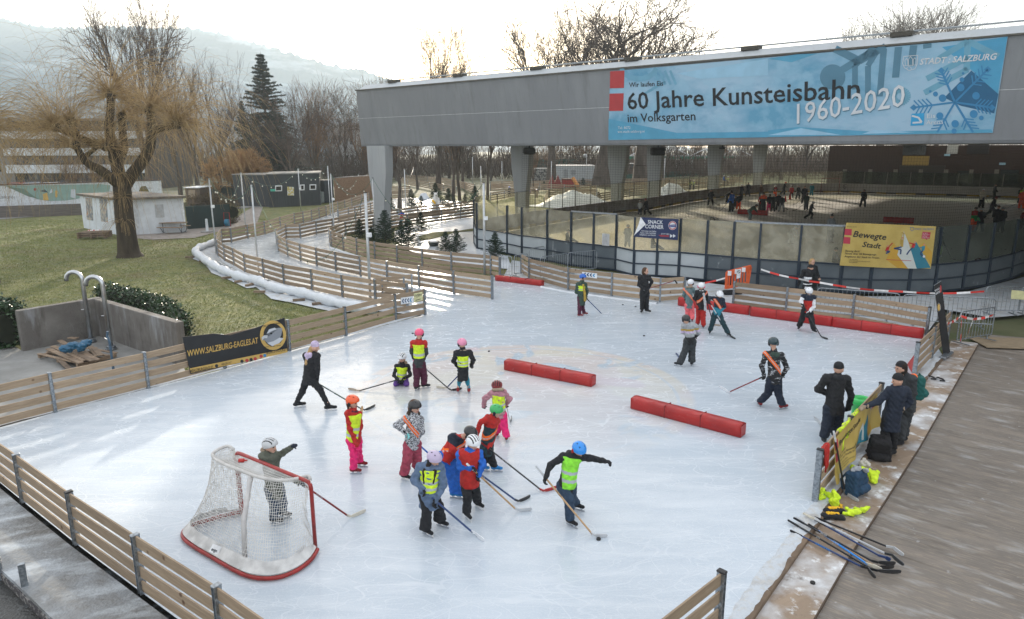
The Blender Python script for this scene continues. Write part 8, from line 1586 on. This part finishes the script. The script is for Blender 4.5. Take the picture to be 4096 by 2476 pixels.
def grow(seed, H, lean=.25, split=(2,3), trunk=.3, r0=None, lv=5, spread=.75, up=.35, gn=1.0):
 rn = random.Random(seed); segs = []; r0 = r0 or H*.024
 def rec(p, d, ln, r, l):
  n = 4 if l < 2 else (3 if l < lv-1 else 2); cur = p; dd = d
  for i in range(n):
   j = .1+.06*l; dd = (dd+Vector((rn.uniform(-j, j), rn.uniform(-j, j), rn.uniform(-j, j)+.04*up))).normalized(); nx = cur+dd*ln/n; ra = r*(1-.45*i/n); rb = r*(1-.45*(i+1)/n); segs.append((cur, nx, ra, rb, l))
   if l < lv and (i > 0 or l > 0) and l > 0:
    if rn.random() < .42*gn: side(nx, dd, ln*rn.uniform(.5,.75), rb*.6, l+1)
   cur = nx
  if l < lv:
   for k in range(rn.randint(*split)+(1 if l == 0 else 0)): side(cur, dd, ln*rn.uniform(.68,.9)*(1.35 if l == 0 else 1), r*.55*rn.uniform(.75,1.05), l+1,.8)
 def side(p, d, ln, r, l, f_=1.0):
  a = rn.uniform(0,6.283); o_ = d.orthogonal().normalized(); o_ = o_*math.cos(a)+d.cross(o_)*math.sin(a); nd = (d+o_*spread*f_*rn.uniform(.6,1.2)+Z3*up*.5).normalized(); rec(p, nd, ln, max(r,.009), l)
 rec(Vector((0,0,-.2)), Vector((rn.uniform(-.05,.05), rn.uniform(-.05,.05),1)), H*trunk, r0,0)
 mz_ = max(s[1].z for s in segs); k = H/mz_
 return [(a*k, b*k, ra, rb, l) for a, b, ra, rb, l in segs]
def tree_from(segs, lab, name, loc, twm, group=None, tw=.016, bark=None, sx=1.0, cat='tree'):
 r_ = thing(name, lab, cat,(0,0,0), group); big = [s for s in segs if s[4] <= 1]; sm = [s for s in segs if s[4] > 1]
 for nm, ss, n, m in (('trunk', big, 7, bark or M_BARK), ('crown', sm, 3, twm)):
  v, f = prisms([s[0] for s in ss], [s[1] for s in ss], [max(s[2], tw) for s in ss], [max(s[3], tw*.8) for s in ss], n)
  if sx != 1: v[:, :2] *= sx
  npmesh(nm, v, f, m, r_, nm == 'trunk')
 r_.location = loc; return r_
PROT = [tree_from(grow(s, 18, trunk=tk, spread=sp_, up=up_, lv=lv_), 'x', 'bare_tree', (0, 0, 0), tm, tw=.012) for s, tk, sp_, up_, lv_, tm in ((11, .2, .6, .5, 6, M_TWIG), (12, .16, .85, .25, 6, M_TWIG), (13, .2, .42, .8, 5, M_TWIG), (14, .15, .6, .5, 5, M_TWIG2))]+[tree_from(grow(s, 18, trunk=tk, spread=sp_, up=up_, lv=6, r0=r_), 'x', 'bare_tree', (0, 0, 0), M_TWIG, tw=.017) for s, tk, sp_, up_, r_ in ((15, .3, .62, .4, .75), (16, .17, .9, .22, .85))]; print('segs', [len(o.children[1].data.polygons)//3 for o in PROT])
usedp = set()
def put(k, x, Y, top, lab, sx=1.0, rz=None, gp='bare trees', z=None):
 p = Vp('F', x, 380, Y); H = Vp('F', x, top, Y).z; s = H/18
 if k not in usedp: usedp.add(k); o = PROT[k]; o.location = (p.x, Y,0); o.scale = (s*sx, s*sx, s); o.rotation_euler = (0,0, rz or 0)
 else: o = copy_tree(PROT[k],(p.x, Y,0), rz if rz is not None else x*.7,(s*sx, s*sx, s))
 tag(o, lab, 'tree', gp); return o
put(4, 350, 78, -85, 'tall dark bare tree rising behind the willow', .5, 1.0); put(2, 468, 105, 92, 'slim bare tree right of the tall dark one', .8); put(2, 525, 108, 118, 'slim bare tree left of the spruce', .8, 2.2); put(1, 425, 98, 170, 'broad bare tree behind the right half of the willow', .9)
put(3, 762, 92, 165, 'many-stemmed brownish bare tree right of the spruce', .9); put(0, 700, 86, 200, 'bare tree directly right of the spruce', .9, 3.0); put(1, 822, 90, 178, 'gnarled bare tree close to the left roof corner', .9, 1.3); put(2, 612, 96, 190, 'bare tree left in front of the spruce', .9); put(3, 868, 100, 210, 'small bare tree half hidden by the left roof corner', .8)
put(2, 905, 150, 168, 'rounded far bare tree left above the roof corner', 1.1, 1.0); put(3, 955, 150, 163, 'rounded far bare tree peeping over the parapet start', 1.0, 2.5)
put(0, 1052, 112, 0, 'golden edged bare tree above the roof, taller one of two', .8); put(0, 1112, 115, 45, 'slim bare tree right beside the golden edged tree', .45, 2.0); put(3, 1180, 140, 150, 'tiny tree tip above the roof pipe', .5)
put(4, 1325, 122, -45, 'bare tree left of the great oak above the roof', .75, .5); put(5, 1452, 118, -140, 'great spreading oak like tree above the roof, its trunk between the columns', 1.15, 1.6); put(5, 1545, 126, -70, 'right hand neighbour of the great spreading tree', 1.1, 4.0)
put(4, 2115, 215, 10, 'first bare tree tip above the right part of the roof', .9); put(4, 2168, 218, -40, 'second and denser tree above the right part of the roof', .9, 2.0); put(0, 2250, 215, -35, 'third tree above the right part of the roof', .9, 4.0); put(3, 2335, 220, 42, 'last small tree tip above the right part of the roof', .7)
put(1, 956, 74, 215, 'short bare tree with dark forked trunk right of the big column', 1.0, .4); put(0, 1002, 112, 230, 'slim bare tree beyond the fence loop right of the column', .7); put(0, 1088, 86, 118, 'ivy spotted trunk left one of the double tree', .6); put(3, 1104, 87.5, 130, 'mossy trunk right one of the double tree', .6, 2); put(1, 1172, 88, 190, 'leaning dark trunk left of the second column', .7, 2.6)
put(1, 1884, 140, 225, 'bare tree left of the clubhouse with drooping limbs', .9, 3.1); put(0, 1938, 150, 200, 'thick trunk standing right at the clubhouse edge', .9); put(3, 1285, 100, 330, 'young bare tree between second column and white container', .5)
for x, tp, nm in ((160, 372, 'left'), (236, 366, 'right')): put(3, x, 94, tp, nm+' brownish small tree in front of the banded office building', 1.5, x*.3, 'small trees before the office')
random.seed(5); o1_ = 'first second third fourth fifth sixth seventh eighth ninth'.split(); ORD = o1_+'tenth eleventh twelfth thirteenth fourteenth fifteenth sixteenth seventeenth eighteenth nineteenth twentieth'.split()+['twenty-'+q for q in o1_]+['thirtieth']
for i in range(30):
 x = 15+i*66+random.uniform(-15,15); Y = random.uniform(135,185)
 if 360 < x < 900: top = 250+random.uniform(-25,30)
 else: top = 295+random.uniform(-20,25)
 put(random.choice((0, 1, 2, 3)), x, Y, top, ORD[i]+' tree from the left in the grey bare belt behind the park', 1.25, random.uniform(0, 6), 'belt of bare trees')
ug = []; rn = np.random.RandomState(3); N_ = 60000; X_ = rn.uniform(-115,130, N_); Yy = rn.uniform(142,200, N_); Zz = np.abs(rn.normal(0,6.0, N_))*(.7+.5*np.sin(X_*.13)**2)*(.8+.3*np.sin(X_*.41+1)); A = np.stack([X_, Yy, Zz*.55],1); D_ = np.stack([rn.normal(0,.5, N_), rn.normal(0,.5, N_), rn.uniform(.5,2.2, N_)],1)
v, f = prisms(A, A+D_, np.full(N_, .07), np.full(N_, .02), 3); tag(npmesh('undergrowth', v, f, mat('undergrowth_twigs', (.10, .075, .055), .95, var=.3, vs=.1), smooth=False), kind='stuff')
def knobshoots(c, n, rn, L0, out, bias, r0=.011):
 for _ in range(n):
  th = rn.uniform(0,6.283); el = rn.uniform(-.35,1.25); d = Vector((math.cos(th)*math.cos(el), math.sin(th)*math.cos(el), math.sin(el)*1.05))+bias*rn.uniform(.1,.7); d.normalize()
  L_ = L0*rn.uniform(.25,1.1); n_ = 11; p = Vector(c)+d*.12; st = L_/n_; g = rn.uniform(.10,.34)
  for k in range(n_):
   q = p+d*st; out.append((p, q, r0*(1-.07*k), r0*(1-.07*(k+1)))); p = q; d = (d+Vector((rn.uniform(-.05,.05), rn.uniform(-.05,.05),-g*(.5+k*.16)))).normalized()
def limb(mb, pts, rs, Y):
 P = [Vp('a1', x, y, Y+(d if d else 0)) for x, y, d in pts]; P = smooth(P, 2); mb.tube(P, [1.55*q for q in np.interp(np.linspace(0, 1, len(P)), np.linspace(0, 1, len(rs)), rs)], 10)
wbse = G('b1', 1095, 895); WY = wbse.y; wl = thing('willow_tree', 'big pollarded willow with golden hanging shoots on the left lawn', 'tree', (wbse.x, WY, 0)); mb = MB()
limb(mb, [(1105,2195,0),(1095,2140,0),(1078,2000,0),(1055,1800,0),(1045,1650,0),(1030,1530,0)], [.62,.42,.36,.34,.33,.3], WY)
limb(mb, [(1040,1620,0),(1110,1500,0),(1200,1390,-.2),(1270,1280,-.3),(1295,1150,-.3),(1290,1030,-.3),(1268,940,-.3)], [.26,.24,.22,.2,.17,.14,.12], WY); limb(mb, [(1290,1120,-.3),(1350,1095,-.6),(1420,1085,-.8),(1500,1060,-.9)], [.15,.13,.12,.12], WY)
limb(mb, [(1035,1600,0),(1005,1440,.3),(970,1300,.4),(940,1180,.5),(925,1050,.6),(945,920,.6),(940,815,.6)], [.27,.25,.22,.19,.16,.14,.14], WY); limb(mb, [(955,1210,.4),(880,1235,0),(790,1225,-.3),(700,1180,-.5),(580,1130,-.7),(475,1085,-.9)], [.17,.16,.15,.13,.12,.12], WY); limb(mb, [(660,1160,-.5),(640,1100,-.4),(605,1030,-.3)], [.12,.1,.1], WY)
limb(mb, [(1030,1580,0),(950,1520,-.6),(850,1440,-.9),(740,1390,-1.1),(690,1320,-1.2),(640,1235,-1.3)], [.22,.2,.17,.14,.12,.11], WY); limb(mb, [(720,1330,-1.1),(780,1290,-1.0),(825,1250,-.9)], [.1,.08,.07], WY); limb(mb, [(1000,1400,.3),(1060,1250,1.2),(1040,1100,1.6),(1035,990,1.7)], [.2,.17,.14,.13], WY)
KN = [(1268,940,-.3,200),(1500,1060,-.9,230),(940,815,.6,260),(475,1085,-.9,200),(605,1030,-.3,120),(640,1235,-1.3,110),(1035,990,1.7,110),(960,1250,.2,70),(900,1250,-.6,60)]
kp = [Vp('a1', x, y, WY+d) for x, y, d, n in KN]
for q in kp: mb.ball(q,.3,7, sc=(1,1,.9))
mb.build('trunk', mixmat('willow_bark', [(.035, .026, .018), ((.07, .055, .035), 3, .4, .65, .8, (1, 1, .25)), ((.06, .07, .02), .9, .6, .7, .5)], rough=.95, bump=1.0, bs=14), wl, True); rn = random.Random(4); out = []; cc = sum(kp, Vector())/len(kp)
for q,(x, y, d, n) in zip(kp, KN): knobshoots(q, int(n*1.45), rn,7.0, out,(Vector((q.x-cc.x,(q.y-cc.y),0))).normalized()*1.1+Z3*.15)
for (x, y) in ((1045,1700),(1000,1500),(1060,1900),(1240,1330)):
 for _ in range(22):
  p = Vp('a1', x, y, WY-.3); d = Vector((rn.uniform(-.5, .5), rn.uniform(-.6, -.1), .3)).normalized()
  for k in range(7): q = p+d*.22; out.append((p, q,.008,.007)); p = q; d = (d+Z3*-.35).normalized()
v, f = prisms([o[0] for o in out], [o[1] for o in out], [max(o[2], .0045) for o in out], [max(o[3], .005) for o in out], 3); npmesh('crown', v, f, M_WIL, wl, False)
w2 = Vp('F', -75, 380, 33); wl2 = thing('willow_tree', 'second willow cut by the left edge, only its hanging shoots in view', 'tree', (w2.x, 33, 0)); mb = MB().tube([Vector((w2.x, 33, 0)), Vector((w2.x+.1, 33, 3)), Vector((w2.x+.6, 33, 5.5)), Vector((w2.x+.9, 33, 7))], [.4, .3, .2, .15], 9); mb.build('trunk', M_BARK, wl2); out = []
for q in (Vector((w2.x+.9,33,7)), Vector((w2.x+.4,32.5,6.2)), Vector((w2.x+.3,33.4,7.4))): knobshoots(q,230, rn,4.2, out, Vector((.6,-.1,.3)))
v, f = prisms([o[0] for o in out], [o[1] for o in out], [max(o[2], .0045) for o in out], [max(o[3], .005) for o in out], 3); npmesh('crown', v, f, M_WIL, wl2, False)
def conifer(seed, H, Rb, dens=1.0, flat=.1):
 rn = np.random.RandomState(seed); A = []; B = []; ra = []; T = []; z = H*.04
 tr_ = ([Vector((0,0,-.1))], )
 while z < H*.97:
  u = z/H; rr = Rb*(1-u)**.9*(rn.uniform(.7,1.1)); k = max(4, int(8*(1-u*.5)*dens)); a0 = rn.uniform(0,6.28)
  for j in range(k):
   a = a0+6.283*j/k+rn.uniform(-.2,.2); l_ = rr*rn.uniform(.75 if flat > 0 else .45,1.12)+.05; d = np.array([math.cos(a), math.sin(a),.28 if u > .6 else flat]); n_ = 5; p = np.array([0,0, z])
   side = np.array([-math.sin(a), math.cos(a),0]); prev = p
   for i in range(1, n_+1):
    q = p+d*l_*i/n_+np.array([0,0,-.10*l_*(i/n_)**2]); A.append(prev); B.append(q); ra.append(.012*H/3); T.append(0)
    for sg in (-1,1):
     tl = l_*.42*(1-i/n_*.65)*rn.uniform(.7,1.1); e = q+(side*sg+d*.75)/1.25*tl+np.array([0,0, rn.uniform(-.1,.05)*tl]); A.append(q); B.append(e); ra.append(.02*H/3); T.append(1)
    prev = q
  z += H*(.048 if flat > 0 else .027)/dens**.5
 return np.array(A), np.array(B), np.array(ra)
def needles(A, B, n, w_, seed):
 rn = np.random.RandomState(seed); idx = rn.randint(0, len(A), n); t = rn.uniform(.05,1.05, n)[:, None]; P = A[idx]*(1-t)+B[idx]*t; d = B[idx]-A[idx]; d /= np.linalg.norm(d, axis=1)[:, None]+1e-9; r_ = rn.normal(0,1,(n,3)); r_ /= np.linalg.norm(r_, axis=1)[:, None]; e = d*.6+r_*.8; e /= np.linalg.norm(e, axis=1)[:, None]; s_ = np.cross(e, rn.normal(0,1,(n,3))); s_ /= np.linalg.norm(s_, axis=1)[:, None]
 L_ = w_*rn.uniform(.7,1.4, n)[:, None]; V = np.stack([P-s_*L_*.16, P+e*L_, P+s_*L_*.16],1).reshape(-1,3); return V, np.arange(3*n).reshape(-1,3)
M_NEED = mat('fir_needles', (.016, .042, .022), .7, var=.45, vs=2.5); M_SPR = mat('spruce_needles', (.018, .038, .028), .8, var=.35, vs=1.0)
def contree(seed, H, Rb, nn, nw, m, name, dens=1.0, flat=.1):
 A, B, ra = conifer(seed, H, Rb, dens, flat); r_ = thing(name, 'x', 'tree', (0, 0, 0)); MB().tube([(0, 0, -.1), (0, 0, H*.5), (0, 0, H*1.0)], [H*.016+.01, H*.01, .008], 7).build('trunk', M_BARK, r_)
 v, f = prisms(A, B, ra*.6, ra*.2,3); v2, f2 = needles(A, B, nn, nw, seed); v = np.concatenate([v, v2]); fq = np.concatenate([f, np.concatenate([f2+len(v)-len(v2),(f2+len(v)-len(v2))[:,2:3]],1)[:0]]) if False else f
 npmesh('branches', v[:len(v)-len(v2)], f, M_TWIG, r_, False); npmesh('crown', v2, f2, m, r_, False); return r_
FP_ = [contree(21, 3, 1.45, 20000, .085, M_NEED, 'fir_tree', .8, .3), contree(22, 3, 1.6, 20000, .085, M_NEED, 'fir_tree', .75, .4)]; usedf = set()
for i, (t, x, y, ty, lab, k, sx) in enumerate([('b2', 885, 760, 585, 'small fir left one of the group before the big column', 0, 1.1), ('b2', 1105, 815, 500, 'tallest fir with long leader in front of the big column', 1, .95), ('b2', 985, 790, 650, 'low fir half hidden between the first and the tallest fir', 0, 1.1), ('b2', 1300, 850, 575, 'broad fir right of the tallest fir', 1, 1.05), ('b2', 1238, 800, 600, 'fir squeezed between the tallest and the broad fir', 0, .9), ('b2', 1405, 705, 525, 'fir behind the broad one next to the grass patch', 0, 1.0),
 ('b2', 1615, 880, 690, 'left one of the twin small firs on the snow', 0, 1.1), ('b2', 1705, 882, 665, 'right one of the twin small firs on the snow', 1, .95), ('b2', 2035, 925, 690, 'lone fir in front of the near rink glass', 1, .9), ('b2', 1325, 490, 330, 'fir left of the polar bear behind the light pole', 0, 1.0), ('b2', 1408, 500, 385, 'small fir directly left of the polar bear', 1, 1.0), ('b2', 1530, 480, 278, 'large fir right behind the polar bear', 0, 1.0), ('b2', 1640, 495, 320, 'fir right of the polar bear before the double trunk', 1, 1.0), ('b2', 1780, 480, 370, 'small fir right of the double trunk', 0, 1.1),
 ('b2', 1865, 460, 300, 'fir at the left edge of the rink glass', 1, .9), ('b2', 1152, 530, 400, 'small fir right behind the big column', 0, 1.0), ('e4', 970, 620, 500, 'far small fir right above the chipboard container', 1, 1.0), ('e3', 850, 550, 440, 'small fir beside the young bare tree of the playground', 0, 1.0), ('e3', 1330, 500, 400, 'small fir left of the ivy trunk', 1, 1.0), ('e3', 1200, 640, 580, 'little fir on the snow heap, left', 0, 1.3), ('e3', 1520, 650, 570, 'little fir on the snow heap, right', 1, 1.2)]):
 p = G(t, x, y); H = Vp(t, x, ty, p.y).z; s = H/3;
 if k not in usedf: usedf.add(k); o = FP_[k]; o.location = p; o.scale = (s*sx, s*sx, s)
 else: o = copy_tree(FP_[k], p, i*1.3,(s*sx, s*sx, s))
 tag(o, lab, 'fir', 'fir trees')
sp1 = contree(31, 20, 7.4, 70000, .26, M_SPR, 'spruce_tree', 1.3, -.12); p = Vp('F', 647, 380, 96); sH = Vp('F', 647, 122, 96).z; sp1.location = (p.x, 96, 0); sp1.scale = (sH/20,)*3; tag(sp1, 'tall dark spruce between the bare trees', 'spruce', 'spruces')
for x, Y, top, lab, sx in ((592, 98, 238, 'small slim spruce left of the tall one', .7), (668, 104, 235, 'spruce hidden behind the tall one to its right', .9)):
 p = Vp('F', x, 380, Y); s = Vp('F', x, top, Y).z/20; tag(copy_tree(sp1, (p.x, Y, 0), x, (s*sx, s*sx, s)), lab, 'spruce', 'spruces')
def leafy(name, lab, cat, pts, r, h, n, m, lw, seed, zc=None):
 rn = np.random.RandomState(seed); P = np.array([list(p) for p in resamp(pts,60)]); i = rn.randint(0,60, n); th = rn.uniform(0,6.283, n); rad = r*np.sqrt(rn.uniform(.5,1.05, n))*(1+.18*np.sin(i*.9+th*2)); z = h*(.5+.5*np.sin(th))*np.sqrt(rad/r*.95)
 C = P[i]+np.stack([np.cos(th)*rad*.8+rn.normal(0,.05, n), np.cos(th)*rad*.8*.3+rn.normal(0,.12, n), z],1); e = rn.normal(0,1,(n,3)); e[:,2] = np.abs(e[:,2])*.6; e /= np.linalg.norm(e, axis=1)[:, None]; s_ = np.cross(e, rn.normal(0,1,(n,3))); s_ /= np.linalg.norm(s_, axis=1)[:, None]; L_ = lw*rn.uniform(.6,1.4, n)[:, None]
 V = np.stack([C, C+e*L_*.5-s_*L_*.3, C+e*L_, C+e*L_*.5+s_*L_*.3], 1).reshape(-1, 3); r_ = thing(name, lab, cat, pts[0]); npmesh('leaves', V, np.arange(4*n).reshape(-1, 4), m, r_, False)
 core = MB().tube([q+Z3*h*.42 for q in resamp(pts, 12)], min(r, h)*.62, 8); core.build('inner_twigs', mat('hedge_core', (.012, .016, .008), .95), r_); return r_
M_IVY = mat('ivy_leaves', (.022, .055, .018), .35, var=.5, vs=4, spec=.6);
leafy('hedge', 'dark glossy hedge behind the right concrete wall', 'hedge', [p for p in PX('b1 880 1300 1150 1360 1400 1440; c1 1560 330')], .38, .85, 8000, M_IVY, .11, 1)
leafy('hedge', 'dark glossy hedge at the left edge beside the concrete wall', 'hedge', PX('c1 -250 330 -60 340 90 400'), .8, 1.5, 9000, M_IVY, .12, 2)
leafy('clipped_hedge', 'brown clipped winter hedge behind the dark hoarding', 'hedge', PX('b1 1640 600 1850 600 1990 625'), .8, 2.3, 12000, mat('brown_hedge', (.09, .065, .035), .9, var=.4, vs=2), .10, 3)
bsh = Vp('F', 558, 380, 84); o = tree_from(grow(41, 5.5, trunk=.12, spread=1.0, up=.2, lv=6, split=(3, 4)), 'orange brown leafed bush behind the dark shed', 'bare_bush', (bsh.x, 84, 0), mat('bush_twigs', (.30, .17, .07), .9, var=.3, vs=.6), 'bushes', .02, cat='bush'); o.scale = (1.1, 1.1, 1.2)
rn = np.random.RandomState(9); N_ = 170000; Yg_ = 16.5+48*rn.uniform(0,1, N_)**1.35; Xg = -Yg_*.80+rn.uniform(0,1, N_)*Yg_*.80
m_ = (Xg < -3.2-.02*Yg_); gline = F1[1]; gd_ = F1[5]-F1[1]; side_ = (Xg-gline.x)*gd_.y-(Yg_-gline.y)*gd_.x; m_ &= side_ < -.8*0-2.5
path_px = [(p.x, p.y) for p in TP];
from mathutils.geometry import intersect_point_tri
PPOL = PATH+[];
def inpoly(X, Y, P):
 r_ = np.zeros(len(X), bool); n = len(P)
 for i in range(n):
  a, b = P[i], P[(i+1) % n]; c = ((a.y > Y) != (b.y > Y)) & (X < (b.x-a.x)*(Y-a.y)/(b.y-a.y+1e-12)+a.x); r_ ^= c
 return r_
TUB = [Vector(p) for p in TP]; VERGE = [TUB[0]+Vector((-.3,0,0))]+[p+Vector((-.25,-.25,0)) for p in TUB]+[p+Vector((8,3,0)) for p in (TUB[-1], TUB[0])]
PAV = PX('s -700 1500 0 1355; c1 60 350 200 430 600 300 850 290 1240 440 1560 560; s 760 1520 593 1556 221 1651 -200 1770 -700 1900'); HUTP = [h0, h1, h2+Vector((3, 0, 0)), h2+Vector((3, 9, 0)), h0+Vector((0, 9, 0))]; HP2 = PX('b1 1150 745 1300 756 1660 740 1850 690 2178 640; b2 60 480; b1 1900 600 1600 600 1100 690')
m_ &= ~inpoly(Xg, Yg_, PATH) & ~inpoly(Xg, Yg_, VERGE) & ~inpoly(Xg, Yg_, PAV) & ~inpoly(Xg, Yg_, HUTP) & ~inpoly(Xg, Yg_, HP2) & ~inpoly(Xg, Yg_, RINK)
Xg, Yg_ = Xg[m_], Yg_[m_]; n = len(Xg); a = rn.uniform(0,6.283, n); hgt = rn.uniform(.02,.055, n)*(.8+.01*Yg_); wd = .006+.0004*Yg_; b0 = np.stack([Xg, Yg_, np.full(n,-.075)],1); sx_ = np.stack([np.cos(a)*wd, np.sin(a)*wd, np.zeros(n)],1); tp = b0+np.stack([rn.normal(0,.02, n), rn.normal(0,.02, n), hgt],1)
V = np.stack([b0-sx_, b0+sx_, tp], 1).reshape(-1, 3); tag(npmesh('grass', V, np.arange(3*n).reshape(-1, 3), mixmat('grass_blades', [(.155, .19, .05), ((.31, .31, .12), 1.0, .35, .65, .9), ((.34, .37, .32), 2.5, .5, .75, .45), ((.22, .16, .09), .35, .52, .7, .6)], rough=.9, bump=0), smooth=False), kind='stuff')
# polar bear, planter
bp0 = G('e4', 1915, 1012); bH = Vp('e4', 1905, 728, bp0.y).z; s = bH/2.0; pb = thing('polar_bear_statue', 'white standing polar bear statue holding a yellow bottle among the firs', 'statue', bp0); b_ = lambda x, y, z: bp0+Vector((x, y, z))*s
pr = [(b_(0,0,.35), b_(0,0,.95),.36*s,.34*s),(b_(0,0,.95), b_(0,0,1.35),.33*s,.24*s),(b_(0,0,1.35), b_(.02,-.03,1.72),.2*s,.18*s),(b_(.02,-.1,1.74), b_(.08,-.3,1.68),.14*s,.08*s),(b_(-.14,0,1.9), b_(-.15,0,1.93),.05*s,.05*s),(b_(.17,0,1.9), b_(.18,0,1.93),.05*s,.05*s),(b_(-.25,0,1.3), b_(-.36,-.12,.95),.12*s,.1*s),(b_(-.36,-.12,.95), b_(-.08,-.36,.85),.1*s,.08*s),(b_(.25,0,1.3), b_(.34,-.12,1.0),.12*s,.1*s),(b_(.34,-.12,1.0), b_(.34,-.34,.8),.1*s,.09*s),(b_(-.2,0,.35), b_(-.22,-.02,.05),.2*s,.2*s),(b_(.2,0,.35), b_(.22,-.02,.05),.2*s,.2*s),(b_(-.22,-.15,.05), b_(-.22,-.25,.04),.12*s,.12*s),(b_(.22,-.15,.05), b_(.22,-.25,.04),.12*s,.12*s)]
lo, hi = bounds(pr, .03); hx = np.array(b_(.09, -.38, 1.69)); sdfob('body', lambda p: un(p, pr, .05*s), lo, hi, .03, [mat('statue_white', (.66, .66, .64), .5, var=.06), C_('black')], pb, lambda c: (np.linalg.norm(c-hx, axis=1) < .06*s).astype(int))
MB().tube([b_(-.3, -.38, 1.25), b_(-.22, -.4, 1.1), b_(.02, -.42, .85)], [.05*s, .11*s, .1*s], 10).build('bottle', C_('yellow'), pb, True)
p = G('b2', 1512, 815); r_ = thing('planter', 'round grey tub with wilted plant on the snowy garden', 'planter', p); hh = Vp('b2', 1512, 778, p.y).z; MB().lathe(p, [(.28, 0), (.38, hh*.92), (.42, hh*.93), (.42, hh), (.36, hh), (.34, hh*.8)], 20).build('tub', mat('tub_grey', (.06, .07, .065), .6), r_, True); MB().ball(p+Z3*hh*.85, .3, 6, sc=(1, 1, .3)).build('soil', M_SNOW, r_)
gpx = PX('b2 1015 1290 1330 1250'); r_ = thing('path_gate', 'zinc framed wooden gate in the path fence behind the arrow sign', 'gate', gpx[0])
for u in (0, .2, .78, 1): MB().box(gpx[0].lerp(gpx[1], u)+Z3*.5, (.07, .07, 1.0 if u in (0, 1) else .85), .2).build('post', M_ZINC, r_)
for z_ in (.3, .62, .92): MB().bar(gpx[0]+Z3*z_, gpx[1]+Z3*z_, .03, .13).build('slat', M_SLAT, r_)
# hills and haze
HD = 1500.0
def hill(name, pts, D, dz, m, seed, z0_=-.2):
 xs = np.array([Vp('F', x, y, D).x for x, y in pts]); zs = np.array([Vp('F', x, y, D).z for x, y in pts]); X = np.arange(xs[0], xs[-1], 5.0); Zr = np.interp(X, xs, zs); rn = np.random.RandomState(seed); jag = rn.uniform(0, 1, len(X))**2*7; nr = 14; V = []
 for j in range(nr+1):
  u = j/nr; V.append(np.stack([X, np.full(len(X), D-dz*u)+30*np.sin(X*.004+u*5), np.maximum((Zr-z0_)*(1-u)**1.25+z0_+(jag if j == 0 else rn.uniform(0,4, len(X)))*(1-u)+6*np.sin(X*.02+u*9)*(u*(1-u)), z0_)],1))
 V.append(np.stack([X, np.full(len(X), D+60.0), np.full(len(X), z0_)],1)); V = np.concatenate([V[-1:]]+[np.array(V[:-1])]); n = len(X); F_ = [[a*n+i, a*n+i+1,(a+1)*n+i+1,(a+1)*n+i] for a in range(nr+1) for i in range(n-1)]
 tag(npmesh(name, V.reshape(-1, 3), np.array(F_), m, smooth=False), kind='structure')
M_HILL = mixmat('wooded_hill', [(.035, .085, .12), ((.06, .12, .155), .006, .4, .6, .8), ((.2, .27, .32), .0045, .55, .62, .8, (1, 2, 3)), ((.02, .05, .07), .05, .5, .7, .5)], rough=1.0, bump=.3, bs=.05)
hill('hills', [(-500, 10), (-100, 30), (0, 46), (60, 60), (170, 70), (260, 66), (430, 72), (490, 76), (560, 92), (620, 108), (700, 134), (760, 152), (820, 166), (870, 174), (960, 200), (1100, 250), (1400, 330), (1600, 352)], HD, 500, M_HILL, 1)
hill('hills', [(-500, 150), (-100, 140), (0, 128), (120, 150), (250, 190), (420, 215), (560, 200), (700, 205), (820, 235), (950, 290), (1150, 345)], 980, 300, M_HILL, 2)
hz_ = MB().add([(x, y, z) for z in (-1.2,300) for x, y in ((-1500,-30),(1900,-30),(1900,1640),(-1500,1640))], [(3,2,1,0),(4,5,6,7),(0,1,5,4),(1,2,6,5),(2,3,7,6),(3,0,4,7)])
mh = bpy.data.materials.new('haze_air'); mh.use_nodes = True; nn = mh.node_tree.nodes; nn.clear(); pv = nn.new('ShaderNodeVolumePrincipled'); oo = nn.new('ShaderNodeOutputMaterial'); mh.node_tree.links.new(pv.outputs[0], oo.inputs['Volume'])
pv.inputs['Color'].default_value = (.78, .91, 1, 1); pv.inputs['Density'].default_value = .00032; pv.inputs['Anisotropy'].default_value = .3
ho = hz_.build('haze', mh); tag(ho, kind='stuff')
